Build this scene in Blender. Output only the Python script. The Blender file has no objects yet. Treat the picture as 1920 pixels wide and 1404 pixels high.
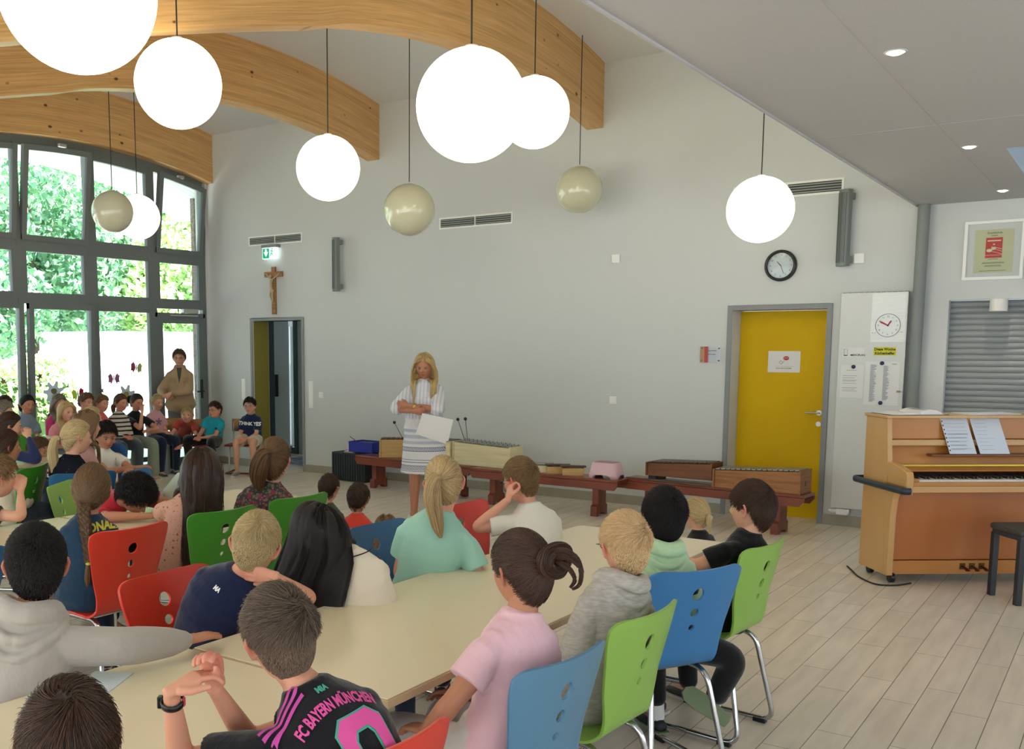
import bpy, bmesh, math, random
import numpy as np
from mathutils import Vector, Matrix
from mathutils.bvhtree import BVHTree
random.seed(7)
SC = bpy.context.scene
COL = SC.collection
R = math.radians
PI = math.pi

# ------------------------------------------------------------------ camera
CAMZ = 1.70
YAW, PITCH = R(-36.66), R(-6.88)
cam = bpy.data.cameras.new('camera'); camo = bpy.data.objects.new('camera', cam); COL.objects.link(camo)
cam.sensor_width = 36.0; cam.lens = 1851.0/1920.0*36.0
cam.shift_x = (960-756)/1920.0; cam.shift_y = (872-702)/1920.0
cam.clip_start = 0.05; cam.clip_end = 200
_f = Vector((math.sin(YAW)*math.cos(PITCH), math.cos(YAW)*math.cos(PITCH), math.sin(PITCH)))
_r = Vector((math.cos(YAW), -math.sin(YAW), 0)); _u = _r.cross(_f)
camo.matrix_world = Matrix(((_r.x,_u.x,-_f.x,0),(_r.y,_u.y,-_f.y,0),(_r.z,_u.z,-_f.z,CAMZ),(0,0,0,1)))
SC.camera = camo

# ------------------------------------------------------------------ world, sun, exposure
W = bpy.data.worlds.new('world'); SC.world = W; W.use_nodes = True
bgn = W.node_tree.nodes['Background']
bgn.inputs[0].default_value = (0.78, 0.90, 1.0, 1); bgn.inputs[1].default_value = 3.7
sun = bpy.data.lights.new('sun', 'SUN'); suno = bpy.data.objects.new('sun', sun); COL.objects.link(suno)
sun.energy = 45.0; sun.angle = R(1.0); sun.color = (1.0, 0.97, 0.92)
suno.rotation_euler = (R(44), R(0), R(22)); suno.location = (0, 0, 12)
SC.view_settings.view_transform = 'Standard'; SC.view_settings.look = 'None'
SC.view_settings.exposure = -0.22; SC.view_settings.gamma = 1.0; SC.view_settings.use_curve_mapping = False
SC.cycles.use_denoising = True
SC.cycles.max_bounces = 7; SC.cycles.diffuse_bounces = 5; SC.cycles.transparent_max_bounces = 12
SC.cycles.caustics_reflective = False; SC.cycles.caustics_refractive = False
SC.cycles.sample_clamp_indirect = 6.0

# ------------------------------------------------------------------ materials
def lin(h):
    if isinstance(h, str):
        h = h.lstrip('#'); c = [int(h[i:i+2], 16)/255 for i in (0, 2, 4)]
    else: c = list(h)
    return tuple((v/12.92 if v <= 0.04045 else ((v+0.055)/1.055)**2.4) for v in c) + (1.0,)
_M = {}
GLOBE_E = 6.5
def mat(name, color, rough=0.5, metal=0.0, spec=0.5, coat=0.0, bump=None, vary=None, emit=0.0, attr=None, sheen=0.0):
    """bump=(scale, strength, distance[, stretch]); vary=(scale, second colour, contrast[, stretch]); attr=(attribute, second colour)"""
    if name in _M: return _M[name]
    m = bpy.data.materials.new(name); m.use_nodes = True; _M[name] = m
    nt = m.node_tree; b = nt.nodes['Principled BSDF']
    col = lin(color)
    b.inputs['Base Color'].default_value = col; b.inputs['Roughness'].default_value = rough
    b.inputs['Metallic'].default_value = metal; b.inputs['Specular IOR Level'].default_value = spec
    b.inputs['Coat Weight'].default_value = coat; b.inputs['Coat Roughness'].default_value = 0.1
    b.inputs['Sheen Weight'].default_value = sheen
    m.diffuse_color = col
    out = None
    tc = nt.nodes.new('ShaderNodeTexCoord')
    def noise(scale, stretch):
        mp = nt.nodes.new('ShaderNodeMapping'); mp.inputs['Scale'].default_value = stretch or (1, 1, 1)
        nt.links.new(tc.outputs['Object'], mp.inputs[0])
        n = nt.nodes.new('ShaderNodeTexNoise'); n.inputs['Scale'].default_value = scale; n.inputs['Detail'].default_value = 4
        nt.links.new(mp.outputs[0], n.inputs['Vector']); return n
    if vary:
        n = noise(vary[0], vary[3] if len(vary) > 3 else None)
        mr = nt.nodes.new('ShaderNodeMapRange'); c = vary[2]
        mr.inputs[1].default_value = 0.5-0.5/c*0.5; mr.inputs[2].default_value = 0.5+0.5/c*0.5
        nt.links.new(n.outputs[0], mr.inputs[0])
        mx = nt.nodes.new('ShaderNodeMix'); mx.data_type = 'RGBA'
        mx.inputs[6].default_value = col; mx.inputs[7].default_value = lin(vary[1])
        nt.links.new(mr.outputs[0], mx.inputs[0]); out = mx.outputs[2]
    if attr:
        at = nt.nodes.new('ShaderNodeAttribute'); at.attribute_name = attr[0]
        mx = nt.nodes.new('ShaderNodeMix'); mx.data_type = 'RGBA'
        if out: nt.links.new(out, mx.inputs[6])
        else: mx.inputs[6].default_value = col
        mx.inputs[7].default_value = lin(attr[1]); nt.links.new(at.outputs['Fac'], mx.inputs[0]); out = mx.outputs[2]
    if out: nt.links.new(out, b.inputs['Base Color'])
    if bump:
        n = noise(bump[0], bump[3] if len(bump) > 3 else None)
        bp = nt.nodes.new('ShaderNodeBump'); bp.inputs['Strength'].default_value = bump[1]; bp.inputs['Distance'].default_value = bump[2]
        nt.links.new(n.outputs[0], bp.inputs['Height']); nt.links.new(bp.outputs[0], b.inputs['Normal'])
    if emit:
        b.inputs['Emission Color'].default_value = col; b.inputs['Emission Strength'].default_value = emit
    return m
def N(nt, t, **kw):
    n = nt.nodes.new(t)
    for k, v in kw.items(): setattr(n, k, v)
    return n
def mathn(nt, op, a, b=None, c=None):
    n = nt.nodes.new('ShaderNodeMath'); n.operation = op
    for i, v in enumerate((a, b, c)):
        if v is None: continue
        if isinstance(v, (int, float)): n.inputs[i].default_value = v
        else: nt.links.new(v, n.inputs[i])
    return n.outputs[0]

# ------------------------------------------------------------------ mesh helpers
class MB:
    def __init__(s): s.v = []; s.f = []; s.m = []; s.sm = []
    def add(s, vs, fs, mi=0, smooth=False):
        o = len(s.v); s.v += [tuple(map(float, v)) for v in vs]
        for f in fs: s.f.append([i+o for i in f]); s.m.append(mi); s.sm.append(smooth)
        return s
    def box(s, c, d, rz=0.0, mi=0, M=None):
        x, y, z = d[0]/2, d[1]/2, d[2]/2
        vs = [Vector((a*x, b*y, e*z)) for e in (-1, 1) for b in (-1, 1) for a in (-1, 1)]
        rot = M or Matrix.Rotation(rz, 3, 'Z'); c = Vector(c)
        vs = [rot @ v + c for v in vs]
        return s.add(vs, [(0,2,3,1),(4,5,7,6),(0,1,5,4),(2,6,7,3),(0,4,6,2),(1,3,7,5)], mi)
    def bx(s, x0, x1, y0, y1, z0, z1, mi=0): return s.box(((x0+x1)/2,(y0+y1)/2,(z0+z1)/2), (x1-x0,y1-y0,z1-z0), mi=mi)
    def tube(s, pts, rad, seg=10, caps=True, mi=0, smooth=True, flat=None):
        pts = [Vector(p) for p in pts]; n = len(pts)
        if not isinstance(rad, list): rad = [rad]*n
        ts = []
        for i in range(n):
            t = (pts[min(i+1, n-1)]-pts[max(i-1, 0)])
            ts.append(t.normalized() if t.length > 1e-9 else Vector((0, 0, 1)))
        a = Vector((0, 0, 1)) if abs(ts[0].z) < 0.9 else Vector((1, 0, 0))
        nrm = ts[0].cross(a).normalized(); vs = []; fs = []
        for i in range(n):
            nrm = (nrm - ts[i]*nrm.dot(ts[i])).normalized(); bn = ts[i].cross(nrm)
            ra = rad[i]; rb = ra
            if isinstance(ra, (tuple, list)): ra, rb = ra
            for k in range(seg):
                an = 2*PI*k/seg; vs.append(pts[i]+nrm*math.cos(an)*ra+bn*math.sin(an)*rb)
        for i in range(n-1):
            for k in range(seg):
                a0 = i*seg+k; a1 = i*seg+(k+1) % seg; fs.append((a0, a1, a1+seg, a0+seg))
        s.add(vs, fs, mi, smooth)
        if caps:
            s.add(vs[:seg], [tuple(range(seg-1, -1, -1))], mi); s.add(vs[-seg:], [tuple(range(seg))], mi)
        return s
    def cyl(s, p0, p1, r0, r1=None, seg=20, mi=0, smooth=True): return s.tube([p0, p1], [r0, r0 if r1 is None else r1], seg, True, mi, smooth)
    def ball(s, c, r, seg=16, ring=10, mi=0, M=None):
        r = (r, r, r) if isinstance(r, (int, float)) else r; vs = []; fs = []
        for i in range(1, ring):
            th = PI*i/ring
            for k in range(seg):
                ph = 2*PI*k/seg; v = Vector((r[0]*math.sin(th)*math.cos(ph), r[1]*math.sin(th)*math.sin(ph), r[2]*math.cos(th)))
                vs.append((M @ v if M else v)+Vector(c))
        t = len(vs)
        for sg in (1, -1):
            v = Vector((0, 0, sg*r[2])); vs.append((M @ v if M else v)+Vector(c))
        for i in range(ring-2):
            for k in range(seg):
                a = i*seg+k; b = i*seg+(k+1) % seg; fs.append((a, a+seg, b+seg, b))
        for k in range(seg):
            fs.append((t, k, (k+1) % seg)); fs.append((t+1, (ring-2)*seg+(k+1) % seg, (ring-2)*seg+k))
        return s.add(vs, fs, mi, True)
    def prism(s, poly, o, U, V, th, mi=0):
        """polygon (u, v) in the plane o + u U + v V, thickness th along U x V"""
        o, U, V = Vector(o), Vector(U), Vector(V); Wn = U.cross(V).normalized()*th; n = len(poly)
        vs = [o+U*a+V*b for a, b in poly]+[o+U*a+V*b+Wn for a, b in poly]
        fs = [tuple(range(n-1, -1, -1)), tuple(range(n, 2*n))]+[(i, (i+1) % n, (i+1) % n+n, i+n) for i in range(n)]
        return s.add(vs, fs, mi)
    def lathe(s, prof, c=(0, 0, 0), seg=24, mi=0):
        vs = []; fs = []; n = len(prof)
        for r, z in prof:
            for k in range(seg): vs.append((c[0]+r*math.cos(2*PI*k/seg), c[1]+r*math.sin(2*PI*k/seg), c[2]+z))
        for i in range(n-1):
            for k in range(seg):
                a = i*seg+k; b = i*seg+(k+1) % seg; fs.append((a, b, b+seg, a+seg))
        return s.add(vs, fs, mi, True)
    def mesh(s, name, mats):
        me = bpy.data.meshes.new(name); me.from_pydata(s.v, [], s.f)
        for m in (mats if isinstance(mats, (list, tuple)) else [mats]): me.materials.append(m)
        me.polygons.foreach_set('material_index', s.m); me.polygons.foreach_set('use_smooth', s.sm); me.update(); return me
    def build(s, name, mats, parent=None, bevel=0.0, label=None, loc=None, rz=0.0, kind=None):
        me = s.mesh(name, mats); o = bpy.data.objects.new(name, me); COL.objects.link(o)
        if parent: o.parent = parent
        if loc is not None: o.location = loc
        if rz: o.rotation_euler = (0, 0, rz)
        if bevel:
            bm = bmesh.new(); bm.from_mesh(me); bmesh.ops.remove_doubles(bm, verts=bm.verts, dist=1e-5); bm.to_mesh(me); bm.free()
            md = o.modifiers.new('bevel', 'BEVEL'); md.width = bevel; md.segments = 2; md.limit_method = 'ANGLE'; md.angle_limit = R(40)
        if label: o['label'] = label
        if kind: o['kind'] = kind
        return o
def tag(o, label, cat, group=None, kind=None):
    o['label'] = label; o['category'] = cat
    if group: o['group'] = group
    if kind: o['kind'] = kind
    return o
def root(name, loc, rz, label, cat, group=None):
    o = bpy.data.objects.new(name, None); COL.objects.link(o); o.location = loc; o.rotation_euler = (0, 0, rz); o.empty_display_size = 0.1
    return tag(o, label, cat, group)
def struct(name, mb, mats, bevel=0.0): return mb.build(name, mats, bevel=bevel, kind='structure')
def smooth_path(pts, n=6):
    pts = [Vector(p) for p in pts]; out = []; P = [pts[0]]+pts+[pts[-1]]
    for i in range(1, len(P)-2):
        for k in range(n):
            t = k/n; a, b, c, d = P[i-1], P[i], P[i+1], P[i+2]
            out.append(0.5*((2*b)+(c-a)*t+(2*a-5*b+4*c-d)*t*t+(3*b-a-3*c+d)*t**3))
    out.append(pts[-1]); return out
def rounded(pts, r, n=5):
    """polyline with rounded corners"""
    pts = [Vector(p) for p in pts]; out = [pts[0]]
    for i in range(1, len(pts)-1):
        a = (pts[i-1]-pts[i]).normalized(); b = (pts[i+1]-pts[i]).normalized()
        rr = min(r, (pts[i-1]-pts[i]).length*0.49, (pts[i+1]-pts[i]).length*0.49); p0 = pts[i]+a*rr; p1 = pts[i]+b*rr
        for k in range(n+1):
            t = k/n; out.append((1-t)**2*p0+2*t*(1-t)*pts[i]+t*t*p1)
    out.append(pts[-1]); return out
DG = None
def evaluated(o):
    dg = bpy.context.evaluated_depsgraph_get(); return bpy.data.meshes.new_from_object(o.evaluated_get(dg))
def text_mesh(txt, size, extrude=0.0, align='CENTER', bold=0.0, space=1.0):
    c = bpy.data.curves.new('txt', 'FONT'); c.body = txt; c.size = size; c.align_x = align; c.align_y = 'CENTER'; c.extrude = extrude; c.offset = bold
    c.space_character = space; c.resolution_u = 2
    o = bpy.data.objects.new('txt', c); COL.objects.link(o); me = evaluated(o)
    bpy.data.objects.remove(o); bpy.data.curves.remove(c); return me
def add_text(mb, txt, size, o, U, V, mi=0, bold=0.0, align='CENTER', lift=0.0, sx=1.0):
    me = text_mesh(txt, size, 0.0, align, bold); o, U, V = Vector(o), Vector(U), Vector(V); W_ = U.cross(V).normalized()*lift
    mb.add([o+U*(v.co.x*sx)+V*v.co.y+W_ for v in me.vertices], [tuple(p.vertices) for p in me.polygons], mi); bpy.data.meshes.remove(me)
# ------------------------------------------------------------------ the room
YW = 9.93; XW = -10.92; ZS = 2.935; XS = -1.69
M_wall = mat('wall_plaster', '#d0d3d2', 0.9, spec=0.2, bump=(180, 0.25, 0.002))
M_vault = mat('vault_white', '#dcdee0', 0.9, spec=0.2)
M_soff = mat('soffit_acoustic', '#c8c9cc', 0.95, spec=0.1, vary=(900, '#b6b7ba', 3.0))
M_glulam = None
def make_glulam():
    m = bpy.data.materials.new('glulam_spruce'); m.use_nodes = True; nt = m.node_tree; b = nt.nodes['Principled BSDF']
    b.inputs['Roughness'].default_value = 0.42
    uv = N(nt, 'ShaderNodeUVMap'); sx = N(nt, 'ShaderNodeSeparateXYZ'); nt.links.new(uv.outputs[0], sx.inputs[0])
    u, v = sx.outputs[0], sx.outputs[1]           # u along the beam, v across (metres)
    lam = mathn(nt, 'FLOOR', mathn(nt, 'DIVIDE', v, 0.042))
    wn = N(nt, 'ShaderNodeTexWhiteNoise', noise_dimensions='1D'); nt.links.new(lam, wn.inputs[1])
    cb = N(nt, 'ShaderNodeCombineXYZ'); nt.links.new(mathn(nt, 'ADD', mathn(nt, 'MULTIPLY', u, 1.2), mathn(nt, 'MULTIPLY', wn.outputs[0], 40)), cb.inputs[0])
    nt.links.new(mathn(nt, 'MULTIPLY', v, 45), cb.inputs[1]); nt.links.new(lam, cb.inputs[2])
    gr = N(nt, 'ShaderNodeTexNoise'); gr.inputs['Scale'].default_value = 1.5; gr.inputs['Detail'].default_value = 5; nt.links.new(cb.outputs[0], gr.inputs['Vector'])
    cr = N(nt, 'ShaderNodeValToRGB'); cr.color_ramp.elements[0].position = 0.3; cr.color_ramp.elements[0].color = lin('#c9985c')
    cr.color_ramp.elements[1].position = 0.7; cr.color_ramp.elements[1].color = lin('#e3b97f'); nt.links.new(gr.outputs[0], cr.inputs[0])
    mv = N(nt, 'ShaderNodeMix', data_type='RGBA', blend_type='MULTIPLY'); mv.inputs[0].default_value = 1.0
    nt.links.new(cr.outputs[0], mv.inputs[6]); g = mathn(nt, 'ADD', mathn(nt, 'MULTIPLY', wn.outputs[0], 0.14), 0.88)
    cg = N(nt, 'ShaderNodeCombineColor'); [nt.links.new(g, cg.inputs[i]) for i in range(3)]; nt.links.new(cg.outputs[0], mv.inputs[7])
    # knots
    c2 = N(nt, 'ShaderNodeCombineXYZ'); nt.links.new(mathn(nt, 'MULTIPLY', u, 4.5), c2.inputs[0]); nt.links.new(mathn(nt, 'MULTIPLY', v, 8), c2.inputs[1])
    vo = N(nt, 'ShaderNodeTexVoronoi'); vo.inputs['Scale'].default_value = 1.0; nt.links.new(c2.outputs[0], vo.inputs['Vector'])
    sc_ = N(nt, 'ShaderNodeSeparateColor'); nt.links.new(vo.outputs['Color'], sc_.inputs[0])
    size = mathn(nt, 'MULTIPLY', mathn(nt, 'GREATER_THAN', sc_.outputs[0], 0.50), mathn(nt, 'ADD', mathn(nt, 'MULTIPLY', sc_.outputs[1], 0.12), 0.06))
    k = mathn(nt, 'SUBTRACT', 1.0, mathn(nt, 'DIVIDE', vo.outputs['Distance'], mathn(nt, 'ADD', size, 0.0001))); k.node.use_clamp = True
    k = mathn(nt, 'MULTIPLY', k, 2.2); k.node.use_clamp = True
    mk = N(nt, 'ShaderNodeMix', data_type='RGBA'); nt.links.new(k, mk.inputs[0]); nt.links.new(mv.outputs[2], mk.inputs[6]); mk.inputs[7].default_value = lin('#5a3413')
    nt.links.new(mk.outputs[2], b.inputs['Base Color']); return m
M_glulam = make_glulam()
def make_floor():
    m = bpy.data.materials.new('wood_look_tiles'); m.use_nodes = True; nt = m.node_tree; b = nt.nodes['Principled BSDF']
    b.inputs['Roughness'].default_value = 0.36
    tc = N(nt, 'ShaderNodeTexCoord'); sx = N(nt, 'ShaderNodeSeparateXYZ'); nt.links.new(tc.outputs['Object'], sx.inputs[0])
    cb = N(nt, 'ShaderNodeCombineXYZ'); nt.links.new(sx.outputs[1], cb.inputs[0]); nt.links.new(sx.outputs[0], cb.inputs[1])
    br = N(nt, 'ShaderNodeTexBrick'); br.offset = 0.33; br.offset_frequency = 2
    br.inputs['Scale'].default_value = 1.0; br.inputs['Brick Width'].default_value = 0.90; br.inputs['Row Height'].default_value = 0.15
    br.inputs['Mortar Size'].default_value = 0.0022; br.inputs['Mortar Smooth'].default_value = 0.3; br.inputs['Bias'].default_value = 0.0
    br.inputs['Color1'].default_value = lin('#e6dacb'); br.inputs['Color2'].default_value = lin('#dacfc0'); br.inputs['Mortar'].default_value = lin('#786e61')
    nt.links.new(cb.outputs[0], br.inputs['Vector'])
    mp = N(nt, 'ShaderNodeMapping'); mp.inputs['Scale'].default_value = (7, 0.9, 1); nt.links.new(tc.outputs['Object'], mp.inputs[0])
    n = N(nt, 'ShaderNodeTexNoise'); n.inputs['Scale'].default_value = 2.2; n.inputs['Detail'].default_value = 6; nt.links.new(mp.outputs[0], n.inputs['Vector'])
    mr = N(nt, 'ShaderNodeMapRange'); mr.inputs[1].default_value = 0.3; mr.inputs[2].default_value = 0.7; mr.inputs[3].default_value = 0.86; mr.inputs[4].default_value = 1.06
    nt.links.new(n.outputs[0], mr.inputs[0]); cg = N(nt, 'ShaderNodeCombineColor'); [nt.links.new(mr.outputs[0], cg.inputs[i]) for i in range(3)]
    mx = N(nt, 'ShaderNodeMix', data_type='RGBA', blend_type='MULTIPLY'); mx.inputs[0].default_value = 1; nt.links.new(br.outputs[0], mx.inputs[6]); nt.links.new(cg.outputs[0], mx.inputs[7])
    nt.links.new(mx.outputs[2], b.inputs['Base Color'])
    bp = N(nt, 'ShaderNodeBump'); bp.inputs['Strength'].default_value = 0.4; bp.inputs['Distance'].default_value = 0.002; bp.invert = True
    nt.links.new(br.outputs['Fac'], bp.inputs['Height']); nt.links.new(bp.outputs[0], b.inputs['Normal'])
    return m
M_floor = make_floor()
M_tile = mat('skirting_tile', '#a8a292', 0.5, vary=(3, '#98917f', 1.5))
M_alu = mat('grey_window_frame', '#6e7577', 0.45, spec=0.4)
M_alu2 = mat('grey_door_frame', '#85898a', 0.5)
def make_glass(name, tint=(0.93, 0.97, 0.96)):
    m = bpy.data.materials.new(name); m.use_nodes = True; nt = m.node_tree; nt.nodes.remove(nt.nodes['Principled BSDF'])
    o = nt.nodes['Material Output']; t = N(nt, 'ShaderNodeBsdfTransparent'); t.inputs[0].default_value = (*tint, 1)
    g = N(nt, 'ShaderNodeBsdfGlossy'); g.inputs['Roughness'].default_value = 0.02; fr = N(nt, 'ShaderNodeFresnel'); fr.inputs[0].default_value = 1.45
    mx = N(nt, 'ShaderNodeMixShader'); nt.links.new(fr.outputs[0], mx.inputs[0]); nt.links.new(t.outputs[0], mx.inputs[1]); nt.links.new(g.outputs[0], mx.inputs[2])
    nt.links.new(mx.outputs[0], o.inputs[0]); return m
M_glass = make_glass('window_glass')

struct('floor', MB().bx(-11.1, 6.2, -6, 12.6, -0.1, 0), M_floor)
# back wall with its two doorways
D1 = (-10.02, -9.09, 2.045); D2 = (-3.30, -2.41, 2.05); TH = 0.32
w = MB()
w.bx(-11.1, D1[0], YW, YW+TH, 0, 5.0); w.bx(D1[0], D1[1], YW, YW+TH, D1[2], 5.0); w.bx(D1[1], D2[0], YW, YW+TH, 0, 5.0)
w.bx(D2[0], D2[1], YW, YW+TH, D2[2], 5.0)
SH = (-1.40, 1.2, 0.95, 2.10)    # serving hatch with roller shutter
w.bx(D2[1], SH[0], YW, YW+TH, 0, 5.0); w.bx(SH[0], SH[1], YW, YW+TH, 0, SH[2]); w.bx(SH[0], SH[1], YW, YW+TH, SH[3], 5.0); w.bx(SH[1], 6.2, YW, YW+TH, 0, 5.0)
struct('wall_back', w, M_wall)
struct('wall_right', MB().bx(6.0, 6.2, 7.6, YW, 0, 3.2).bx(6.0, 6.2, -6, 7.6, 0, 0.35).bx(6.0, 6.2, -6, 7.6, 2.75, 3.2).bx(6.0, 6.2, 3.0, 4.4, 0.35, 2.75).bx(6.0, 6.2, -1.4, 0.6, 0.35, 2.75), M_wall)  # out of view; openings added and sized to let sky light onto floor and ceiling
struct('baseboard_back', MB().bx(-10.9, D1[0]-0.04, YW-0.012, YW, 0, 0.10).bx(D1[1]+0.04, D2[0]-0.04, YW-0.012, YW, 0, 0.10).bx(D2[1]+0.04, 1.4, YW-0.012, YW, 0, 0.10), M_tile)
# vault profile (y, z): circular crown near the back wall, then falling towards the low ceiling
def zb(y):   # underside of the glulam arches
    yy = max(y, 5.6); z = -5.49+math.sqrt(9.718**2-(yy-7.805)**2)
    if y < 5.6:
        t = 5.6-y; z = 3.955-0.245*t-0.012*t*t
    return z
def zt(y): return zb(y)+0.66+0.02*math.cos((y-7.9))*0
ys = [9.93, 9.6, 9.2, 8.8, 8.4, 8, 7.6, 7.2, 6.8, 6.4, 6.0, 5.6, 5.2, 4.8, 4.4, 4.0, 3.6, 3.2, 2.8, 2.4, 2.0, 1.6, 1.2]
v = MB(); n = len(ys)
vv = [(x, y, zt(y)+dz) for dz in (0, 0.12) for x in (-11.1, XS) for y in ys]
fs = [(i, i+1, n+i+1, n+i) for i in range(n-1)]+[(2*n+i+1, 2*n+i, 3*n+i, 3*n+i+1) for i in range(n-1)]
v.add(vv, fs, 0, True); v.bx(-11.1, XS, -6, 1.25, 2.935, 3.3)
struct('ceiling_vault', v, M_vault)
# low acoustic ceiling with skylight opening, and the upstand wall along its edge
s = MB(); sky = (-0.78, 0.4, 7.40, 8.66)
s.bx(XS, sky[0], -6, YW, ZS, ZS+0.3); s.bx(sky[1], 6.0, -6, YW, ZS, ZS+0.3); s.bx(sky[0], sky[1], -6, sky[2], ZS, ZS+0.3); s.bx(sky[0], sky[1], sky[3], YW, ZS, ZS+0.3)
struct('ceiling_low', s, M_soff)
sm = MB()
for yy in (6.4,): sm.bx(XS+0.02, 6.0, yy, yy+0.006, ZS-0.0015, ZS)
for xx in (-1.02,): sm.bx(xx, xx+0.006, -6, YW, ZS-0.0015, ZS)
struct('trim_1', sm, mat('ceiling_joint', '#b4b4b6', 0.9))
struct('wall_upstand', MB().bx(XS, XS+0.12, -6, YW, ZS+0.3, 5.0), M_vault)
struct('trim_2', MB().bx(XS-0.012, XS, 0.5, YW, ZS-0.01, ZS+0.3), M_soff)
struct('trim_9', MB().bx(sky[0]-0.05, sky[0], sky[2]-0.05, sky[3]+0.05, ZS+0.3, ZS+1.6).bx(sky[1], sky[1]+0.05, sky[2]-0.05, sky[3]+0.05, ZS+0.3, ZS+1.6).bx(sky[0], sky[1], sky[2]-0.05, sky[2], ZS+0.3, ZS+1.6).bx(sky[0], sky[1], sky[3], sky[3]+0.05, ZS+0.3, ZS+1.6), mat('shaft_white', '#dfe6ee', 0.8))  # unseen upper shaft made tall to keep direct sun out of the hall
struct('window_9', MB().bx(sky[0]-0.02, sky[1]+0.02, sky[2]-0.02, sky[3]+0.02, ZS+1.55, ZS+1.57), make_glass('skylight_glass', (0.55, 0.85, 1.0)))
# glulam arches
for bi, (bx0, lbl) in enumerate([(-4.75, 'nearest'), (-7.76, 'middle'), (-10.755, 'far')]):
    t = 0.19; me_v = []; fs = []; uvs = []
    Y = [9.93-0.25*i for i in range(36)]
    L_ = 0; prev = None; arc = []
    for y in Y:
        if prev: L_ += math.hypot(y-prev[0], zb(y)-prev[1])
        prev = (y, zb(y)); arc.append(L_)
    for x in (bx0, bx0-t):
        for y in Y: me_v.append((x, y, zb(y)))
        for y in Y: me_v.append((x, y, zt(y)+0.02))
    m = len(Y); me = bpy.data.meshes.new('roof_beam'); q = []; qu = []
    for i in range(m-1):
        a = arc[i]+bi*7.3; b_ = arc[i+1]+bi*7.3; h = 0.66
        q.append((i, i+1, m+i+1, m+i)); qu.append([(a, 0), (b_, 0), (b_, h), (a, h)])
        q.append((2*m+i+1, 2*m+i, 3*m+i, 3*m+i+1)); qu.append([(b_, 0), (a, 0), (a, h), (b_, h)])
        q.append((i+1, i, 2*m+i, 2*m+i+1)); qu.append([(b_, 0.9), (a, 0.9), (a, 0.9+0.035), (b_, 0.9+0.035)])
        q.append((m+i, m+i+1, 3*m+i+1, 3*m+i)); qu.append([(a, 1.2), (b_, 1.2), (b_, 1.2+t), (a, 1.2+t)])
    q.append((m-1, 2*m-1, 4*m-1, 3*m-1)); qu.append([(0, 0), (0, .6), (t, .6), (t, 0)])
    me.from_pydata(me_v, [], q); ul = me.uv_layers.new(name='UVMap')
    flat = [c for quad in qu for uv in quad for c in uv]; ul.data.foreach_set('uv', flat); me.materials.append(M_glulam)
    o = bpy.data.objects.new('roof_beam', me); COL.objects.link(o); o['kind'] = 'structure'
    o['label'] = f'arched glued timber roof beam, {lbl} of the three'
# column in the corner
struct('column', MB().cyl((-1.63, YW-0.075, 0), (-1.63, YW-0.075, ZS), 0.05, seg=28), mat('column_grey', '#7c8280', 0.45))

# ------------------------------------------------------------------ window wall
MUL = [-0.2, 0.82, 1.84, 2.86, 3.88, 4.90, 5.92, 6.93, 7.94, 8.96, 9.86]
T1, T2 = 2.25, 2.94
struct('wall_window_side', MB().bx(-11.1, XW, -6, MUL[0]-0.03, 0, 3.3).bx(-11.1, XW+0.03, MUL[-1]+0.03, YW, 0, 4.2), M_wall)
XF0, XF1 = XW-0.07, XW+0.01     # frame depth
def ztop(y): return zb(y)-0.055
def bar(mb, y0, z0, y1, z1, w_=0.07, x0=XF0, x1=XF1):
    d = Vector((0, y1-y0, z1-z0)); nn = Vector((0, -d.z, d.y)).normalized()*w_/2
    p = [Vector((0, y0, z0))-nn, Vector((0, y1, z1))-nn, Vector((0, y1, z1))+nn, Vector((0, y0, z0))+nn]
    mb.add([q+Vector((x, 0, 0)) for x in (x0, x1) for q in p], [(0,1,2,3),(7,6,5,4),(0,4,5,1),(1,5,6,2),(2,6,7,3),(3,7,4,0)])
fr = MB()
for y in MUL: bar(fr, y, 0, y, ztop(y)-0.01)
for i in range(len(MUL)-1):
    a, b_ = MUL[i], MUL[i+1]; bar(fr, a, T1, b_, T1, .07, XF0+.004, XF1-.004); bar(fr, a, T2, b_, T2, .07, XF0+.004, XF1-.004); bar(fr, a, 0.04, b_, 0.04, 0.08, XF0+.004, XF1-.004)
    for k in range(4):
        ya = a+(b_-a)*k/4; yb = a+(b_-a)*(k+1)/4; bar(fr, ya, ztop(ya), yb, ztop(yb), 0.11, XF0+.006, XF1-.006)
struct('trim_3', fr, M_alu)
def sash(n, y0, y1, z0, z1, arched=False, tilt=0.0, glazing=True, fw=0.065):
    """one casement: frame with its pane, hinged along its bottom edge and tilted into the room by tilt"""
    y0 += 0.035; y1 -= 0.035; z0 += 0.035; z1 = (z1-0.035) if not arched else None
    f = MB(); zt_ = (lambda y: ztop(y)-0.055) if arched else (lambda y: z1); H = fw/2
    x0, x1 = -0.035, 0.03
    bar(f, y0+H, 0, y0+H, zt_(y0)-z0, fw, x0, x1); bar(f, y1-H, 0, y1-H, zt_(y1)-z0, fw, x0, x1); bar(f, y0, H, y1, H, fw, x0+.002, x1-.002)
    for k in range(4):
        ya = y0+(y1-y0)*k/4; yb = y0+(y1-y0)*(k+1)/4; bar(f, ya, zt_(ya)-z0-H, yb, zt_(yb)-z0-H, fw, x0+.003, x1-.003)
    o = f.build('window_%d' % n, M_alu, kind='structure', loc=(XW-0.02+(0.02 if tilt else 0), 0, z0)); o.rotation_euler = (0, tilt, 0)
    g = MB(); k = 6; pts = [(y0+H, H), (y1-H, H)]+[(y1-H+(y0-y1+2*H)*j/k, zt_(y1-H+(y0-y1+2*H)*j/k)-z0-H) for j in range(k+1)]
    g.prism(pts, (-0.006, 0, 0), (0, 1, 0), (0, 0, 1), 0.008); g.build('pane', M_glass, o)
    return o
wn_ = 10
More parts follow.
